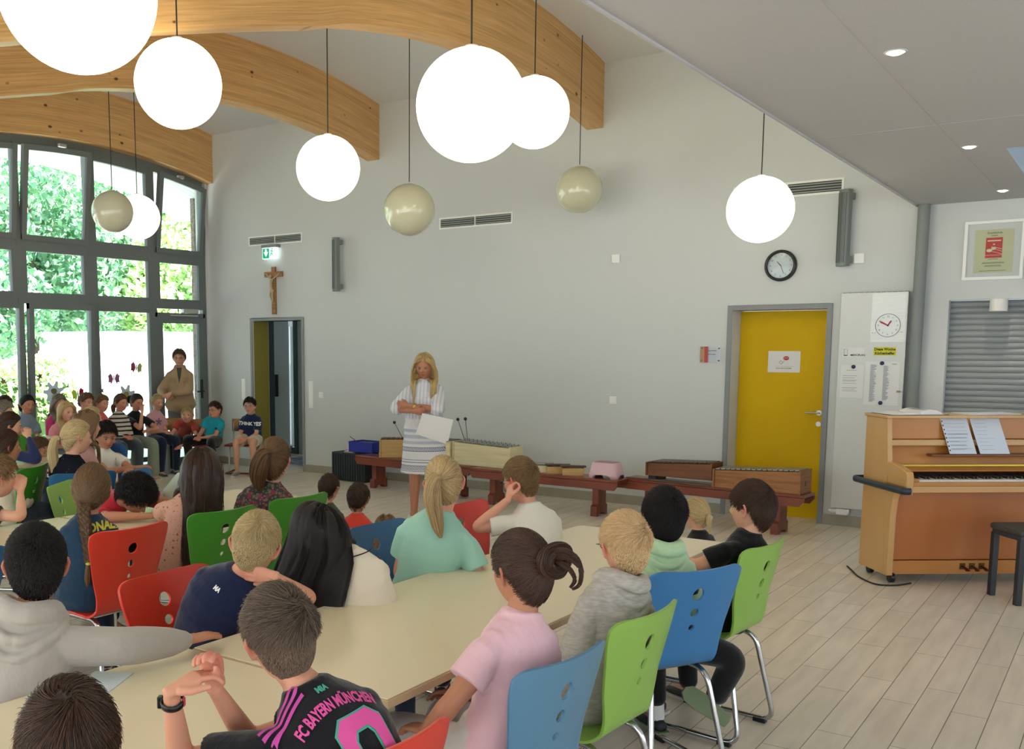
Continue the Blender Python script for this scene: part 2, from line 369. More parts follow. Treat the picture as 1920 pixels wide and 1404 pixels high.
for i in range(len(MUL)-1):
    a, b_ = MUL[i], MUL[i+1]
    tl = {9: R(7), 7: R(7), 6: R(6), 4: R(7)}.get(i, 0.0)
    sash(wn_, a, b_, T2, 9, True, tl); wn_ += 1
    sash(wn_, a, b_, T1, T2, False, 0); wn_ += 1
    if i < 9:
        sash(wn_, a, b_, 0.08, T1, False, {7: R(2.6), 6: R(2.6)}.get(i, 0.0)); wn_ += 1
# glazed door in the last bay
a, b_ = MUL[9], MUL[10]
struct('trim_4', (lambda m: (bar(m, a, 2.13, b_, 2.13, 0.06), m)[1])(MB()), M_alu)
dr = sash(1, a, b_, 0.0, 2.14, False, 0, fw=0.09); dr.name = 'door_1'
h = MB(); h.cyl((XW+0.0, 9.76, 1.05), (XW+0.07, 9.76, 1.05), 0.011); h.cyl((XW+0.065, 9.765, 1.05), (XW+0.065, 9.63, 1.05), 0.010); h.bx(XW+0.01, XW+0.02, 9.745, 9.785, 0.95, 1.22)
h.build('door_handle', mat('dark_handle', '#2b2d2e', 0.4), None, kind='structure')
cl = root('door_closer', (XW+0.045, 9.55, 2.19), 0, 'grey door closer above the glazed garden door', 'door closer')
M_silver = mat('silver_paint', '#b9bcbd', 0.35, metal=0.3)
MB().bx(-0.03, 0.03, -0.14, 0.14, -0.03, 0.03).build('housing', M_silver, cl, bevel=0.008)
MB().bx(-0.005, 0.015, -0.36, 0.14, -0.075, -0.055).build('arm', M_silver, cl, bevel=0.003)
for yy in (7.55, 9.42):
    c_ = tag(MB().bx(-0.02, 0.03, -0.05, 0.05, -0.02, 0.02).build('window_opener', M_silver, loc=(XW+0.06, yy, ztop(yy)-0.02), bevel=0.005),
             'small silver window opener above the tilted arched window, %s' % ('beside the end of the timber beam' if yy > 9 else 'further from the back wall'), 'opener', 'window openers under the far beam')

# ------------------------------------------------------------------ doors
fy = MB()
fy.bx(D2[0]-0.05, D2[0], YW-0.015, YW+TH, 0, D2[2]+0.05); fy.bx(D2[1], D2[1]+0.05, YW-0.015, YW+TH, 0, D2[2]+0.05); fy.bx(D2[0], D2[1], YW-0.015, YW+TH, D2[2], D2[2]+0.05)
struct('trim_5', fy, M_alu2, bevel=0.003)
dy = MB().bx(D2[0]+0.003, D2[1]-0.003, YW+0.25, YW+0.29, 0.0, D2[2]-0.003)
door2 = struct('door_2', dy, mat('yellow_door', '#dcb400', 0.6, spec=0.2, vary=(2, '#d3ab00', 1.2)))
hh = MB(); hh.cyl((-2.50, YW+0.25, 1.05), (-2.50, YW+0.20, 1.05), 0.010); hh.cyl((-2.495, YW+0.20, 1.05), (-2.62, YW+0.20, 1.05), 0.009); hh.cyl((-2.50, YW+0.25, 1.05), (-2.50, YW+0.24, 1.05), 0.026); hh.cyl((-2.50, YW+0.25, 0.94), (-2.50, YW+0.24, 0.94), 0.024)
hh.build('door_handle', mat('steel', '#b5b2aa', 0.3, metal=0.9), door2)
fd = MB()
fd.bx(D1[0]-0.04, D1[0], YW-0.015, YW+TH, 0, D1[2]+0.04); fd.bx(D1[1], D1[1]+0.04, YW-0.015, YW+TH, 0, D1[2]+0.04); fd.bx(D1[0], D1[1], YW-0.015, YW+TH, D1[2], D1[2]+0.04)
struct('trim_6', fd, M_alu2, bevel=0.003)
# vestibule behind the open doorway: olive reveal panel, outer glazed door, inner partitions
struct('trim_8', MB().bx(D1[0], D1[0]+0.012, YW+0.02, YW+TH-0.02, 0.0, D1[2]-0.002), mat('shaded_yellow_reveal', '#94893c', 0.6))  # thin panel on the reveal; olive is yellow with dim light put into it
struct('wall_vestibule', MB().bx(-11.62, -11.52, YW+TH, 12.6, 0, 2.6).bx(-9.05, -8.95, YW+TH, 12.5, 0, 2.6).bx(-11.62, -11.42, 12.4, 12.5, 0, 2.6).bx(-11.62, -8.95, YW+TH, 10.75, 2.55, 2.7).bx(-11.62, -8.95, 11.0, 12.5, 2.55, 2.7).bx(-10.62, -8.95, 11.5, 11.6, 0.0, 2.6), mat('vestibule_wall', '#a5a9a4', 0.8))  # slot in the unseen roof added to let daylight onto the panels
vd = MB(); vd.bx(-11.23, -11.10, 11.5, 11.56, 0, 2.4); vd.bx(-10.69, -10.63, 11.47, 11.53, 0.0, 2.2); vd.bx(-11.42, -11.23, 11.5, 11.56, 1.02, 1.14); vd.bx(-11.42, -11.23, 11.5, 11.56, 2.1, 2.4); vd.bx(-11.42, -10.62, 11.5, 11.56, 0, 0.12)
struct('trim_7', vd, mat('slate_frame', '#46535a', 0.5))
struct('door_4', MB().bx(-11.09, -10.78, 11.46, 11.50, 0.03, 2.2), mat('pale_leaf', '#c3cbca', 0.6))
MB().bx(-11.03, -11.01, 11.40, 11.46, 0.9, 1.25).build('door_handle', _M['dark_handle'], None, kind='structure')
struct('window_8', MB().bx(-11.42, -11.23, 11.52, 11.53, 0.1, 2.1).bx(-10.78, -10.69, 11.48, 11.49, 0.1, 2.0), M_glass)
rg = tag(MB().bx(-10.3, -9.15, 10.35, 11.4, 0.0, 0.012).build('doormat', mat('mat_stripes', '#aeb8c4', 0.9, vary=(3, '#4d5a66', 4.0, (1, 6, 1)))), 'grey and blue doormat beyond the open doorway', 'doormat')
# roller shutter
rs = MB(); z = SH[2]
while z < SH[3]-0.04:
    vs = []; k = 6
    for j in range(k+1):
        t = j/k; vs.append((z+0.049*t, YW+0.10-0.012*math.sin(PI*t)))
    for j in range(k): rs.add([(SH[0], vs[j][1], vs[j][0]), (SH[1], vs[j][1], vs[j][0]), (SH[1], vs[j+1][1], vs[j+1][0]), (SH[0], vs[j+1][1], vs[j+1][0])], [(0, 1, 2, 3)], 0, True)
    rs.bx(SH[0], SH[1], YW+0.100, YW+0.104, z+0.046, z+0.053, 1); z += 0.052
struct('window_7', rs, [mat('shutter_slats', '#9aa0a1', 0.45, metal=0.2), mat('shutter_gap', '#4e5456', 0.6)])
tag(MB().cyl((-1.015, YW-0.05, SH[3]), (-1.015, YW-0.05, SH[3]-0.105), 0.068, seg=28).build('spotlight', mat('white_metal', '#d6d6d2', 0.5)), 'white cylinder spotlight under the hatch lintel', 'lamp')
# ------------------------------------------------------------------ outside
M_grass = mat('terrace', '#cfd2cc', 0.9, vary=(3, '#bcc2b4', 1.5))
struct('ground', MB().bx(-60, -11.1, -30, 50, -0.15, -0.05), M_grass)
eo = MB(); Ye = [10.9, 10.4, 9.9, 9.5, 9.1, 8.7, 8.3, 7.9, 7.5, 7.1, 6.7, 6.3, 5.9, 5.5, 5.0, 4.5, 4.0, 3.0, 2.0, 0.5]
ze = lambda y: (zb(y)+0.0) if y <= 9.93 else zb(9.93)-(y-9.93)*0.33
me_ = len(Ye)
eo.add([(x, y, ze(y)+dz) for dz in (0.0, 0.25) for x in (-12.55, -11.1) for y in Ye], [(i, i+1, me_+i+1, me_+i) for i in range(me_-1)]+[(2*me_+i+1, 2*me_+i, 3*me_+i, 3*me_+i+1) for i in range(me_-1)]+[(i+1, i, 2*me_+i, 2*me_+i+1) for i in range(me_-1)], 0, False)
def slat_mat():
    m = mat('white_slat_soffit', '#d4dadf', 0.6); nt = m.node_tree; b = nt.nodes['Principled BSDF']; tc = N(nt, 'ShaderNodeTexCoord'); sx = N(nt, 'ShaderNodeSeparateXYZ'); nt.links.new(tc.outputs['Object'], sx.inputs[0])
    f = mathn(nt, 'FRACT', mathn(nt, 'MULTIPLY', sx.outputs[0], 8.0)); g = mathn(nt, 'LESS_THAN', f, 0.08); mx = N(nt, 'ShaderNodeMix', data_type='RGBA'); nt.links.new(g, mx.inputs[0]); mx.inputs[6].default_value = lin('#d4dadf'); mx.inputs[7].default_value = lin('#9fa7ad'); nt.links.new(mx.outputs[2], b.inputs['Base Color']); return m
struct('roof_eave', eo, slat_mat())
struct('wall_outside', MB().bx(-11.6, -11.52, 10.24, 10.5, -0.05, 3.9).bx(-11.52, -11.1, 10.3, 10.5, -0.05, 3.9), mat('dark_brick', '#5b4a42', 0.8, vary=(30, '#8d8178', 2)))
# white container building
r = root('site_container', (-16.6, 14.3, 0), 0, 'white container hut outside the garden door', 'hut'); mwh = mat('container_white', '#e6e7e6', 0.6)
MB().bx(-1.2, 1.2, -2.45, 3.2, -0.05, 1.82).build('walls', mwh, r); MB().bx(-1.25, 1.25, -2.5, 3.25, 1.82, 1.98).build('roof_edge', mat('container_band', '#9fb4b8', 0.5), r)
# hedge and trees
def leaf_mat(name, c1, c2): 
    m = mat(name, c1, 0.6, attr=('v', c2)); b = m.node_tree.nodes['Principled BSDF']; return m
def leaves(name, centres, n, size, m, parent, seed=1):
    rs = np.random.RandomState(seed); C_ = np.array([c[:3] for c in centres]); Rr = np.array([c[3:6] for c in centres])
    idx = rs.choice(len(C_), n, p=(Rr.prod(1)/Rr.prod(1).sum())); d = rs.normal(size=(n, 3)); d /= np.linalg.norm(d, axis=1)[:, None]
    P = C_[idx]+d*Rr[idx]*(0.72+0.32*rs.rand(n))[:, None]
    a = rs.normal(size=(n, 3)); a /= np.linalg.norm(a, axis=1)[:, None]; b = np.cross(a, rs.normal(size=(n, 3))); b /= np.linalg.norm(b, axis=1)[:, None]
    s = (size*(0.6+0.8*rs.rand(n)))[:, None]
    V = np.stack([P-a*s, P+b*s*0.55, P+a*s, P-b*s*0.55], 1).reshape(-1, 3)
    me = quads(V, np.arange(n*4).reshape(-1, 4), name, False); at = me.attributes.new('v', 'FLOAT', 'POINT'); at.data.foreach_set('value', np.repeat(rs.rand(n), 4).astype(np.float32)); me.materials.append(m)
    o = bpy.data.objects.new(name, me); COL.objects.link(o); o.parent = parent; return o
def quads(V, Fq, name, smooth=True):
    me = bpy.data.meshes.new(name); k = Fq.shape[1]; me.vertices.add(len(V)); me.vertices.foreach_set('co', np.ascontiguousarray(V, dtype=np.float32).ravel())
    me.loops.add(Fq.size); me.loops.foreach_set('vertex_index', Fq.astype(np.int32).ravel()); me.polygons.add(len(Fq)); me.polygons.foreach_set('loop_start', np.arange(0, Fq.size, k, dtype=np.int32)); me.polygons.foreach_set('loop_total', np.full(len(Fq), k, dtype=np.int32))
    me.polygons.foreach_set('use_smooth', np.full(len(Fq), smooth)); me.update(calc_edges=True); return me
ML1 = leaf_mat('leaf_deep', '#5f9c7c', '#b4dcae'); ML2 = leaf_mat('leaf_light', '#a3cf80', '#dbeeb0')
M_bark = mat('bark', '#5a4a3a', 0.9)
tr = [(-22, 9.0, 5.5, 3.0), (-21, 13.5, 5.0, 2.8), (-23, 18.0, 5.6, 3.2), (-21.5, 23.0, 5.2, 3.0), (-27, 11.5, 7.2, 3.6), (-27, 21.0, 7.5, 3.8), (-24, 28, 6, 3.4), (-19.0, 17.2, 4.3, 2.0)]
for i, (x, y, z, rr) in enumerate(tr):
    r = root('broadleaf_tree', (x, y, 0), 0, ['dark leafy tree outside, first from the left pane', 'leafy tree behind the second window bay', 'leafy tree above the white hut roof', 'leafy tree outside behind the garden door', 'taller tree in the back row at the left', 'taller tree in the back row at the right', 'farthest tree outside beyond the garden door', 'small sunny tree just behind the white hut'][i], 'tree', 'trees outside the window wall')
    MB().tube([(0, 0, -0.1), (0.1, 0, z*0.5), (0, 0.1, z)], [0.22, 0.17, 0.08], 10).build('trunk', M_bark, r)
    rs = random.Random(i); cs = [(rs.uniform(-rr, rr)*0.6, rs.uniform(-rr, rr)*0.6, z-0.8+rs.uniform(-rr, rr)*0.62, rr*0.42, rr*0.42, rr*0.38) for _ in range(12)]
    leaves('crown', cs, 17000, 0.10, ML1 if i != 7 else ML2, r, i)
r = root('hedge', (-17.5, 11.0, 0), 0, 'bright green hedge outside along the garden', 'hedge')
leaves('foliage', [(0, -5+1.1*i, 0.75+0.1*(i % 2), 0.7, 0.8, 0.72) for i in range(8)], 14000, 0.07, ML2, r, 50)
MB().bx(-0.35, 0.35, -5.5, 3.2, -0.05, 1.0).build('hedge_core', mat('hedge_core', '#3d5a2a', 0.9), r)
# ------------------------------------------------------------------ pendant globes
M_lit = mat('lit_opal_globe', '#fff3d2', 0.2, coat=0.5, emit=GLOBE_E)
M_unlit = mat('unlit_opal_globe', '#cdcbb0', 0.18, coat=0.6)
M_cord = mat('pendant_cord', '#26221f', 0.6)
def globe(x, y, z, d, lit, label):
    r = root('pendant_globe_lamp', (x, y, z), 0, label, 'lamp', 'round glass pendant lamps of the hall'); r_ = d/2
    MB().ball((0, 0, 0), r_, 48, 28).build('glass_globe', M_lit if lit else M_unlit, r)
    top = (zt(y)+0.02 if x < XS else ZS)
    onb = [b for b in (-4.75, -7.76, -10.755) if b-0.19 <= x <= b]
    if onb: top = zb(y)
    if y < 1.3: top = 2.935
    MB().cyl((0, 0, r_-0.005), (0, 0, top-z), 0.0045, seg=8).build('cord', M_cord, r)
    MB().lathe([(0.0, r_+0.012), (0.03, r_+0.010), (0.034, r_-0.008), (0.0, r_-0.012)], seg=16).build('cap', mat('cap_metal', '#d8d8d0', 0.4), r)
    return r
globe(-2.526, 3.91, 2.784, 0.5, 1, 'large glowing globe lamp in the middle, in front of a smaller glowing one')
globe(-3.70, 6.58, 3.397, 0.51, 1, 'glowing globe lamp partly hidden behind the big middle globe')
globe(-4.608, 4.002, 3.211, 0.5, 1, 'glowing globe lamp before the timber beams, second from the left edge')
globe(-5.225, 6.035, 3.084, 0.5, 1, 'glowing globe lamp hanging below the end of the middle beam')
globe(-2.445, 7.894, 2.744, 0.5, 1, 'glowing globe lamp hanging alone above the round wall clock')
globe(-5.827, 7.928, 3.015, 0.5, 0, 'unlit cream globe lamp left of the middle wall vent')
globe(-4.699, 9.30, 3.27, 0.47, 0, 'unlit cream globe lamp under the end of the nearest beam')
globe(-8.60, 6.55, 3.07, 0.42, 0, 'unlit cream globe lamp hanging before the arched window')
globe(-9.107, 7.271, 3.128, 0.49, 1, 'glowing globe lamp peeping out behind an unlit globe at the window')
globe(-2.845, 2.061, 2.836, 0.5, 1, 'biggest looking glowing globe, cut off by the top left corner')
# ceiling downlights
M_dl = mat('downlight_glow', '#fff1d0', 0.4, emit=30.0)
for (x, y), lb in zip([(-0.93, 4.74), (-0.96, 7.21), (-0.99, 9.36)], ['nearest the camera', 'between the other two', 'closest to the hatch wall']):
    r = root('ceiling_downlight', (x, y, ZS), 0, 'recessed round ceiling spotlight, ' + lb, 'lamp', 'recessed spotlights in the low ceiling')
    MB().lathe([(0.036, -0.003), (0.046, -0.004), (0.048, 0.0)], seg=24).build('trim_ring', mat('white_metal', '#d6d6d2', 0.5), r)
    MB().lathe([(0.0, -0.012), (0.02, -0.010), (0.036, -0.002)], seg=24).build('lamp_lens', M_dl, r)
    L = bpy.data.lights.new('downlight', 'SPOT'); L.energy = 22; L.spot_size = R(80); L.spot_blend = 0.6; L.color = (1, 0.86, 0.66); L.shadow_soft_size = 0.03
    lo = bpy.data.objects.new('downlight_light', L); COL.objects.link(lo); lo.location = (x, y, ZS-0.03)

# ------------------------------------------------------------------ things on the back wall
M_white = mat('white_plastic', '#f0f0ec', 0.35)
M_dark = mat('vent_dark', '#3b3f3d', 0.7)
def vent(x0, x1, z0, z1, label):
    r = root('wall_vent', ((x0+x1)/2, YW, (z0+z1)/2), 0, label, 'vent', 'long slotted air vents high on the wall'); w_ = (x1-x0)/2; h = (z1-z0)/2
    f = MB(); f.bx(-w_-0.02, w_+0.02, -0.008, 0, h, h+0.02).bx(-w_-0.02, w_+0.02, -0.008, 0, -h-0.02, -h).bx(-w_-0.02, -w_, -0.008, 0, -h, h).bx(w_, w_+0.02, -0.008, 0, -h, h).bx(-0.008, 0.008, -0.008, 0, -h, h)
    f.build('vent_frame', M_white, r); MB().bx(-w_, w_, -0.002, 0, -h, h).build('backing', M_dark, r)
    b = MB()
    for i in range(4): b.box((0, -0.006, -h+(i+0.6)*2*h/4.2), (2*w_, 0.014, 0.005), M=Matrix.Rotation(R(35), 3, 'X'))
    b.build('louvres', mat('vent_grey', '#b3b8b5', 0.5), r)
vent(-10.04, -9.08, 3.09, 3.18, 'slotted air vent above the crucifix and the exit sign')
vent(-6.83, -5.86, 3.10, 3.195, 'slotted air vent in the middle of the white wall')
vent(-3.32, -2.34, 3.125, 3.225, 'slotted air vent behind the lamp over the round clock')
def speaker(x, z0, z1, label, az):
    r = root('column_speaker', (x, YW-0.09, (z0+z1)/2), az, label, 'speaker', 'slim grey column speakers'); h = (z1-z0)/2; m = mat('speaker_grey', '#777d7c', 0.45, metal=0.3)
    b = MB(); P = [(0.055*math.cos(t), -0.012-0.035*math.sin(t)) for t in [PI*k/10 for k in range(11)]]+[(-0.05, 0.035), (0.05, 0.035)]
    b.prism([(p[0], p[1]) for p in P], (0, 0, -h), (1, 0, 0), (0, 1, 0), 2*h); b.build('housing', m, r, bevel=0.003)
    g = MB()
    for i in range(-3, 4): g.bx(i*0.013-0.002, i*0.013+0.002, -0.0515+abs(i)*0.0035, -0.03, -h+0.03, h-0.03)
    g.build('grille', mat('speaker_grille', '#5d6362', 0.5, metal=0.3), r)
    for s in (-1, 1): MB().bx(-0.02, 0.05, 0.03, 0.075, s*(h-0.06)-0.03, s*(h-0.06)+0.03).build('bracket', m, r, bevel=0.004)
speaker(-8.40, 2.40, 3.08, 'slim grey column speaker to the right of the open doorway', R(-30))
speaker(-2.28, 2.43, 3.12, 'slim grey column speaker between the clock and the corner column', R(-25))
# emergency exit sign
r = root('exit_sign', (-9.60, YW, 2.965), 0, 'lit green and white emergency exit sign above the crucifix', 'sign')
MB().bx(-0.14, 0.14, -0.09, 0, 0.06, 0.10).build('housing', mat('sign_housing', '#8d8f94', 0.5), r, bevel=0.004)
MB().bx(-0.13, 0.13, -0.075, -0.035, -0.09, 0.06).build('panel', mat('exit_panel', '#e8fff6', 0.3, emit=1.6), r, bevel=0.003)
g = MB(); g.bx(-0.122, 0.0, -0.0765, -0.075, -0.082, 0.052); g.build('green_field', mat('exit_green', '#0c9c6f', 0.3, emit=0.9), r)
g = MB(); g.prism([(-0.075, 0.04), (-0.045, 0.04), (-0.045, 0), (-0.02, 0), (-0.06, -0.06), (-0.10, 0), (-0.075, 0)], (0, -0.0768, 0), (1, 0, 0), (0, 0, 1), 0.0012, 0)
g.build('arrow', mat('exit_panel', '#e8fff6'), r)
g = MB(); g.tube([(0.05, -0.0775, 0.03), (0.045, -0.0775, -0.01), (0.07, -0.0775, -0.05)], 0.006, 6); g.tube([(0.045, -0.0775, -0.01), (0.02, -0.0775, -0.05)], 0.006, 6); g.tube([(0.02, -0.0775, 0.01), (0.05, -0.0775, 0.02), (0.085, -0.0775, 0.0)], 0.005, 6); g.ball((0.055, -0.0775, 0.043), 0.010, 8, 6)
g.build('running_figure', mat('exit_green', '#0c9c6f'), r)
# crucifix
r = root('crucifix', (-9.575, YW, 2.45), 0, 'wooden crucifix with a carved figure above the open doorway', 'crucifix')
mw = mat('cross_wood', '#a8794c', 0.6, vary=(6, '#8b5f38', 1.5, (1, 1, 6)))
MB().bx(-0.035, 0.035, -0.035, -0.005, -0.32, 0.32).build('upright', mw, r, bevel=0.003); MB().bx(-0.165, 0.165, -0.037, -0.007, 0.185, 0.255).build('crossbar', mw, r, bevel=0.003)
g = MB(); g.tube(smooth_path([(0.0, -0.055, 0.16), (-0.012, -0.062, 0.10), (-0.004, -0.06, 0.03), (0.004, -0.06, -0.01)]), [(0.026, 0.018)]*6+[(0.022, 0.016)]*13, 10)
g.ball((-0.012, -0.068, 0.19), (0.02, 0.022, 0.028), 10, 8)
for s in (-1, 1):
    g.tube([(s*0.02, -0.055, 0.155), (s*0.08, -0.045, 0.195), (s*0.13, -0.04, 0.235)], [0.012, 0.009, 0.007], 8)
    g.tube([(s*0.012, -0.06, 0.0), (s*0.02, -0.075, -0.07), (s*0.006, -0.05, -0.15)], [0.016, 0.013, 0.008], 8)
g.build('carved_figure', mat('carved_wood', '#b7a27e', 0.6), r)
g = MB(); g.ball((0, -0.06, -0.0), (0.034, 0.026, 0.028), 12, 8); g.build('loincloth', mat('carved_wood', '#b7a27e'), r)
# switches
def plate(x, z, n, label, name='light_switch', w_=0.08):
    r = root(name, (x, YW, z), 0, label, 'switch' if name == 'light_switch' else 'socket', 'white switches and sockets on the wall'); h = n*0.071/2+0.005
    MB().bx(-w_/2, w_/2, -0.010, 0, -h, h).build('plate', M_white, r, bevel=0.002)
    for i in range(n): MB().bx(-0.028, 0.028, -0.015, -0.009, -h+0.005+i*0.071+0.008, -h+0.005+i*0.071+0.063).build('rocker', M_white, r, bevel=0.002)
plate(-10.21, 1.09, 4, 'tall white switch strip left of the open doorway, behind the boys'); plate(-8.93, 1.05, 5, 'tall white switch strip right of the open doorway')
plate(-8.75, 1.05, 1, 'small white switch beside the tall strip right of the doorway'); plate(-4.56, 1.12, 1, 'single white switch low on the bare wall left of the yellow door')
plate(-8.25, 0.38, 1, 'white power socket above the black case', 'power_socket')
tag(MB().bx(-0.045, 0.045, -0.03, 0, -0.045, 0.045).build('wall_sensor', M_white, loc=(-4.56, YW, 2.62), bevel=0.005), 'small white square sensor box high on the bare wall', 'sensor')
tag(MB().bx(-0.045, 0.045, -0.02, 0, -0.045, 0.045).build('wall_sensor', M_white, loc=(-2.155, YW, 2.50), bevel=0.005), 'small white box on the wall beside the column speaker foot', 'sensor')
# acrylic room plate
r = root('room_plaque', (-3.505, YW, 1.615), 0, 'small clear room plaque with a red and beige strip, left of yellow door', 'sign')
MB().bx(-0.105, 0.105, -0.022, -0.018, -0.08, 0.08).build('clear_panel', make_glass('acrylic', (0.97, 0.97, 0.97)), r)
MB().bx(-0.105, -0.06, -0.0235, -0.0225, -0.08, 0.08).build('beige_strip', mat('plaque_beige', '#b08a66', 0.5), r); MB().bx(-0.06, -0.025, -0.0235, -0.0225, -0.08, 0.08).build('red_strip', mat('plaque_red', '#b5413a', 0.5), r)
g = MB(); g.bx(-0.02, 0.06, -0.0235, -0.0225, 0.036, 0.041); g.bx(-0.02, 0.05, -0.0235, -0.0225, 0.0, 0.005); g.build('text_lines', mat('ink_grey', '#55565a', 0.6), r)
for sx in (-1, 1):
    for sz in (-1, 1): MB().cyl((sx*0.085, -0.028, sz*0.062), (sx*0.085, 0, sz*0.062), 0.006, seg=12).build('standoff', mat('ink_grey', '#55565a'), r)
# wall clock
def clock_numbers(mb, c, rad, size, y, mi=0):
    for h in range(1, 13):
        a = R(90-30*h); add_text(mb, str(h), size, (c[0]+rad*math.cos(a), y, c[1]+rad*math.sin(a)), (1, 0, 0), (0, 0, 1), mi)
M_black = mat('black_plastic', '#14171a', 0.35)
r = root('wall_clock', (-2.853, YW, 2.468), 0, 'round white wall clock with a black rim above the yellow door', 'clock')
g = MB(); ring = [(-2*0+0.147*math.cos(2*PI*k/40), -0.025, 0.147*math.sin(2*PI*k/40)) for k in range(41)]
c_ = MB(); c_.lathe([(0.120, 0.032), (0.125, 0.045), (0.138, 0.05), (0.148, 0.035), (0.150, 0.0)], seg=44)
o = c_.build('rim', M_black, r); o.rotation_euler = (R(90), 0, 0)
o = MB().lathe([(0, 0.012), (0.124, 0.012)], seg=44).build('dial', mat('clock_dial', '#d5d9de', 0.5), r); o.rotation_euler = (R(90), 0, 0)
g = MB(); clock_numbers(g, (0, 0), 0.098, 0.026, -0.0135)
for k in range(60):
    a = 2*PI*k/60; g.box((0.115*math.cos(a), -0.0135, 0.115*math.sin(a)), (0.005 if k % 5 else 0.009, 0.001, 0.0012), M=Matrix.Rotation(-a, 3, 'Y'))
g.build('numerals', M_black, r)
def hand(L_, w_, deg, y, mname, col, par):
    a = R(deg); U = Vector((math.sin(a), 0, math.cos(a))); V = Vector((-math.cos(a), 0, math.sin(a)))
    MB().prism([(-L_*0.15, -w_), (L_, -w_*0.6), (L_, w_*0.6), (-L_*0.15, w_)], (0, y, 0), U, V, 0.001).build('clock_hand', mat(mname, col, 0.4), par)
hand(0.055, 0.004, 318, -0.017, 'clock_black', '#1b1d20', r); hand(0.085, 0.003, 158, -0.019, 'clock_black', '#1b1d20', r)
o = MB().lathe([(0, 0.040), (0.122, 0.034)], seg=44).build('cover_glass', M_glass, r); o.rotation_euler = (R(90), 0, 0)
# notice on the yellow door
M_paper = mat('paper', '#e3e3e2', 0.7)
r = root('door_notice', (-2.855, YW+0.25, 1.545), 0, 'white notice with a red stop speech bubble on the yellow door', 'notice')
MB().bx(-0.155, 0.155, -0.002, 0, -0.105, 0.105).build('sheet', M_paper, r)
g = MB(); g.ball((0.02, -0.003, 0.035), (0.028, 0.0015, 0.02), 18, 8); g.build('speech_bubble', mat('notice_red', '#c0272d', 0.6), r)
g = MB(); add_text(g, 'STOP', 0.017, (0.02, -0.0050, 0.035), (1, 0, 0), (0, 0, 1)); g.build('bubble_text', M_paper, r)
g = MB(); g.tube([(-0.03+0.014*math.cos(t), -0.003, -0.008+0.016*math.sin(t)) for t in [2*PI*k/14 for k in range(15)]], 0.0013, 5, False)
g.tube([(-0.02, -0.003, -0.02), (-0.005, -0.003, -0.002), (-0.001, -0.003, 0.012)], 0.0013, 5); g.bx(-0.09, 0.09, -0.003, -0.002, -0.047, -0.0455); g.build('sketch', mat('ink_grey', '#55565a'), r)
g = MB(); add_text(g, 'BITTE NICHT STÖREN', 0.015, (0, -0.003, -0.066), (1, 0, 0), (0, 0, 1), bold=0.0004); g.build('lettering', mat('notice_ink', '#8d4a40', 0.6), r)
# tall radiator used as a pin board
r = root('panel_radiator', (-1.992, YW, 1.18), 0, 'tall flat white panel radiator hung with notices beside yellow door', 'radiator')
M_rad = mat('radiator_white', '#d3d6d2', 0.35)
MB().bx(-0.282, 0.282, -0.085, -0.02, -1.0, 1.005).build('panel', M_rad, r, bevel=0.004)
gg = MB()
for i in range(12): gg.bx(-0.27+i*0.047, -0.235+i*0.047, -0.0855, -0.03, 1.004, 1.0065)
gg.build('top_grille', M_dark, r); MB().bx(-0.04, 0.04, -0.02, 0, -0.5, 0.5).build('wall_bracket', M_rad, r)
g = MB(); g.cyl((-0.27, -0.06, -1.03), (-0.12, -0.06, -1.03), 0.024); g.cyl((-0.30, -0.06, -1.03), (-0.27, -0.06, -1.03), 0.019); g.bx(-0.23, -0.13, -0.09, -0.03, -1.06, -1.005); g.build('valve', M_white, r, bevel=0.004)
RX = lambda px: px+1.992   # wall x -> radiator x
yb = YW-0.0865
def sheet(name, x0, x1, z0, z1, label, cat, m=M_paper, y=yb, cont=None):
    r = root(name, ((x0+x1)/2, y, (z0+z1)/2), 0, label, cat); w_ = (x1-x0)/2; h = (z1-z0)/2
    MB().bx(-w_, w_, -0.001, 0, -h, h).build('paper', m, r); return r, w_, h
M_ink = mat('ink_black', '#26262a', 0.6)
r, w_, h = sheet('clock_poster', -2.008, -1.722, 1.735, 2.175, 'laminated sheet with a drawn paper clock and red hands, top right on radiator', 'poster', mat('laminate', '#dadcd8', 0.12, coat=0.8, bump=(9, 0.6, 0.01, (1, 1, 4))))
g = MB(); cc = (0.0, -0.07); g.tube([(cc[0]+0.103*math.cos(2*PI*k/40), -0.003, cc[1]+0.103*math.sin(2*PI*k/40)) for k in range(41)], 0.002, 6, False)
clock_numbers(g, cc, 0.08, 0.022, -0.0022); add_text(g, 'Wir  ge', 0.012, (-0.115, -0.002, -0.135), (1, 0, 0), (0, 0, 1)); add_text(g, 'essen', 0.012, (0.115, -0.002, -0.13), (1, 0, 0), (0, 0, 1)); g.build('dial_print', mat('ink_grey', '#55565a'), r)
for dg, L_, ww in ((298, 0.085, 0.008), (32, 0.055, 0.007)):
    a = R(dg); U = Vector((math.sin(a), 0, math.cos(a))); V = Vector((-math.cos(a), 0, math.sin(a)))
    MB().prism([(-0.008, -ww*.6), (L_*0.75, -ww), (L_, 0), (L_*0.75, ww), (-0.008, ww*.6)], (cc[0], -0.005, cc[1]), U, V, 0.0012).build('red_hand', mat('clock_red', '#a82a3a', 0.5), r)
r, w_, h = sheet('yellow_label', -1.972, -1.785, 1.615, 1.69, 'yellow highlighted label in bold letters under the paper clock', 'label', mat('label_yellow', '#d3d021', 0.6))
g = MB(); add_text(g, 'Diese Woche', 0.033, (0, -0.002, 0.018), (1, 0, 0), (0, 0, 1), bold=0.0012, sx=0.95); add_text(g, 'Küchenhelfer', 0.033, (0, -0.002, -0.018), (1, 0, 0), (0, 0, 1), bold=0.0012, sx=0.92); g.build('lettering', M_ink, r)
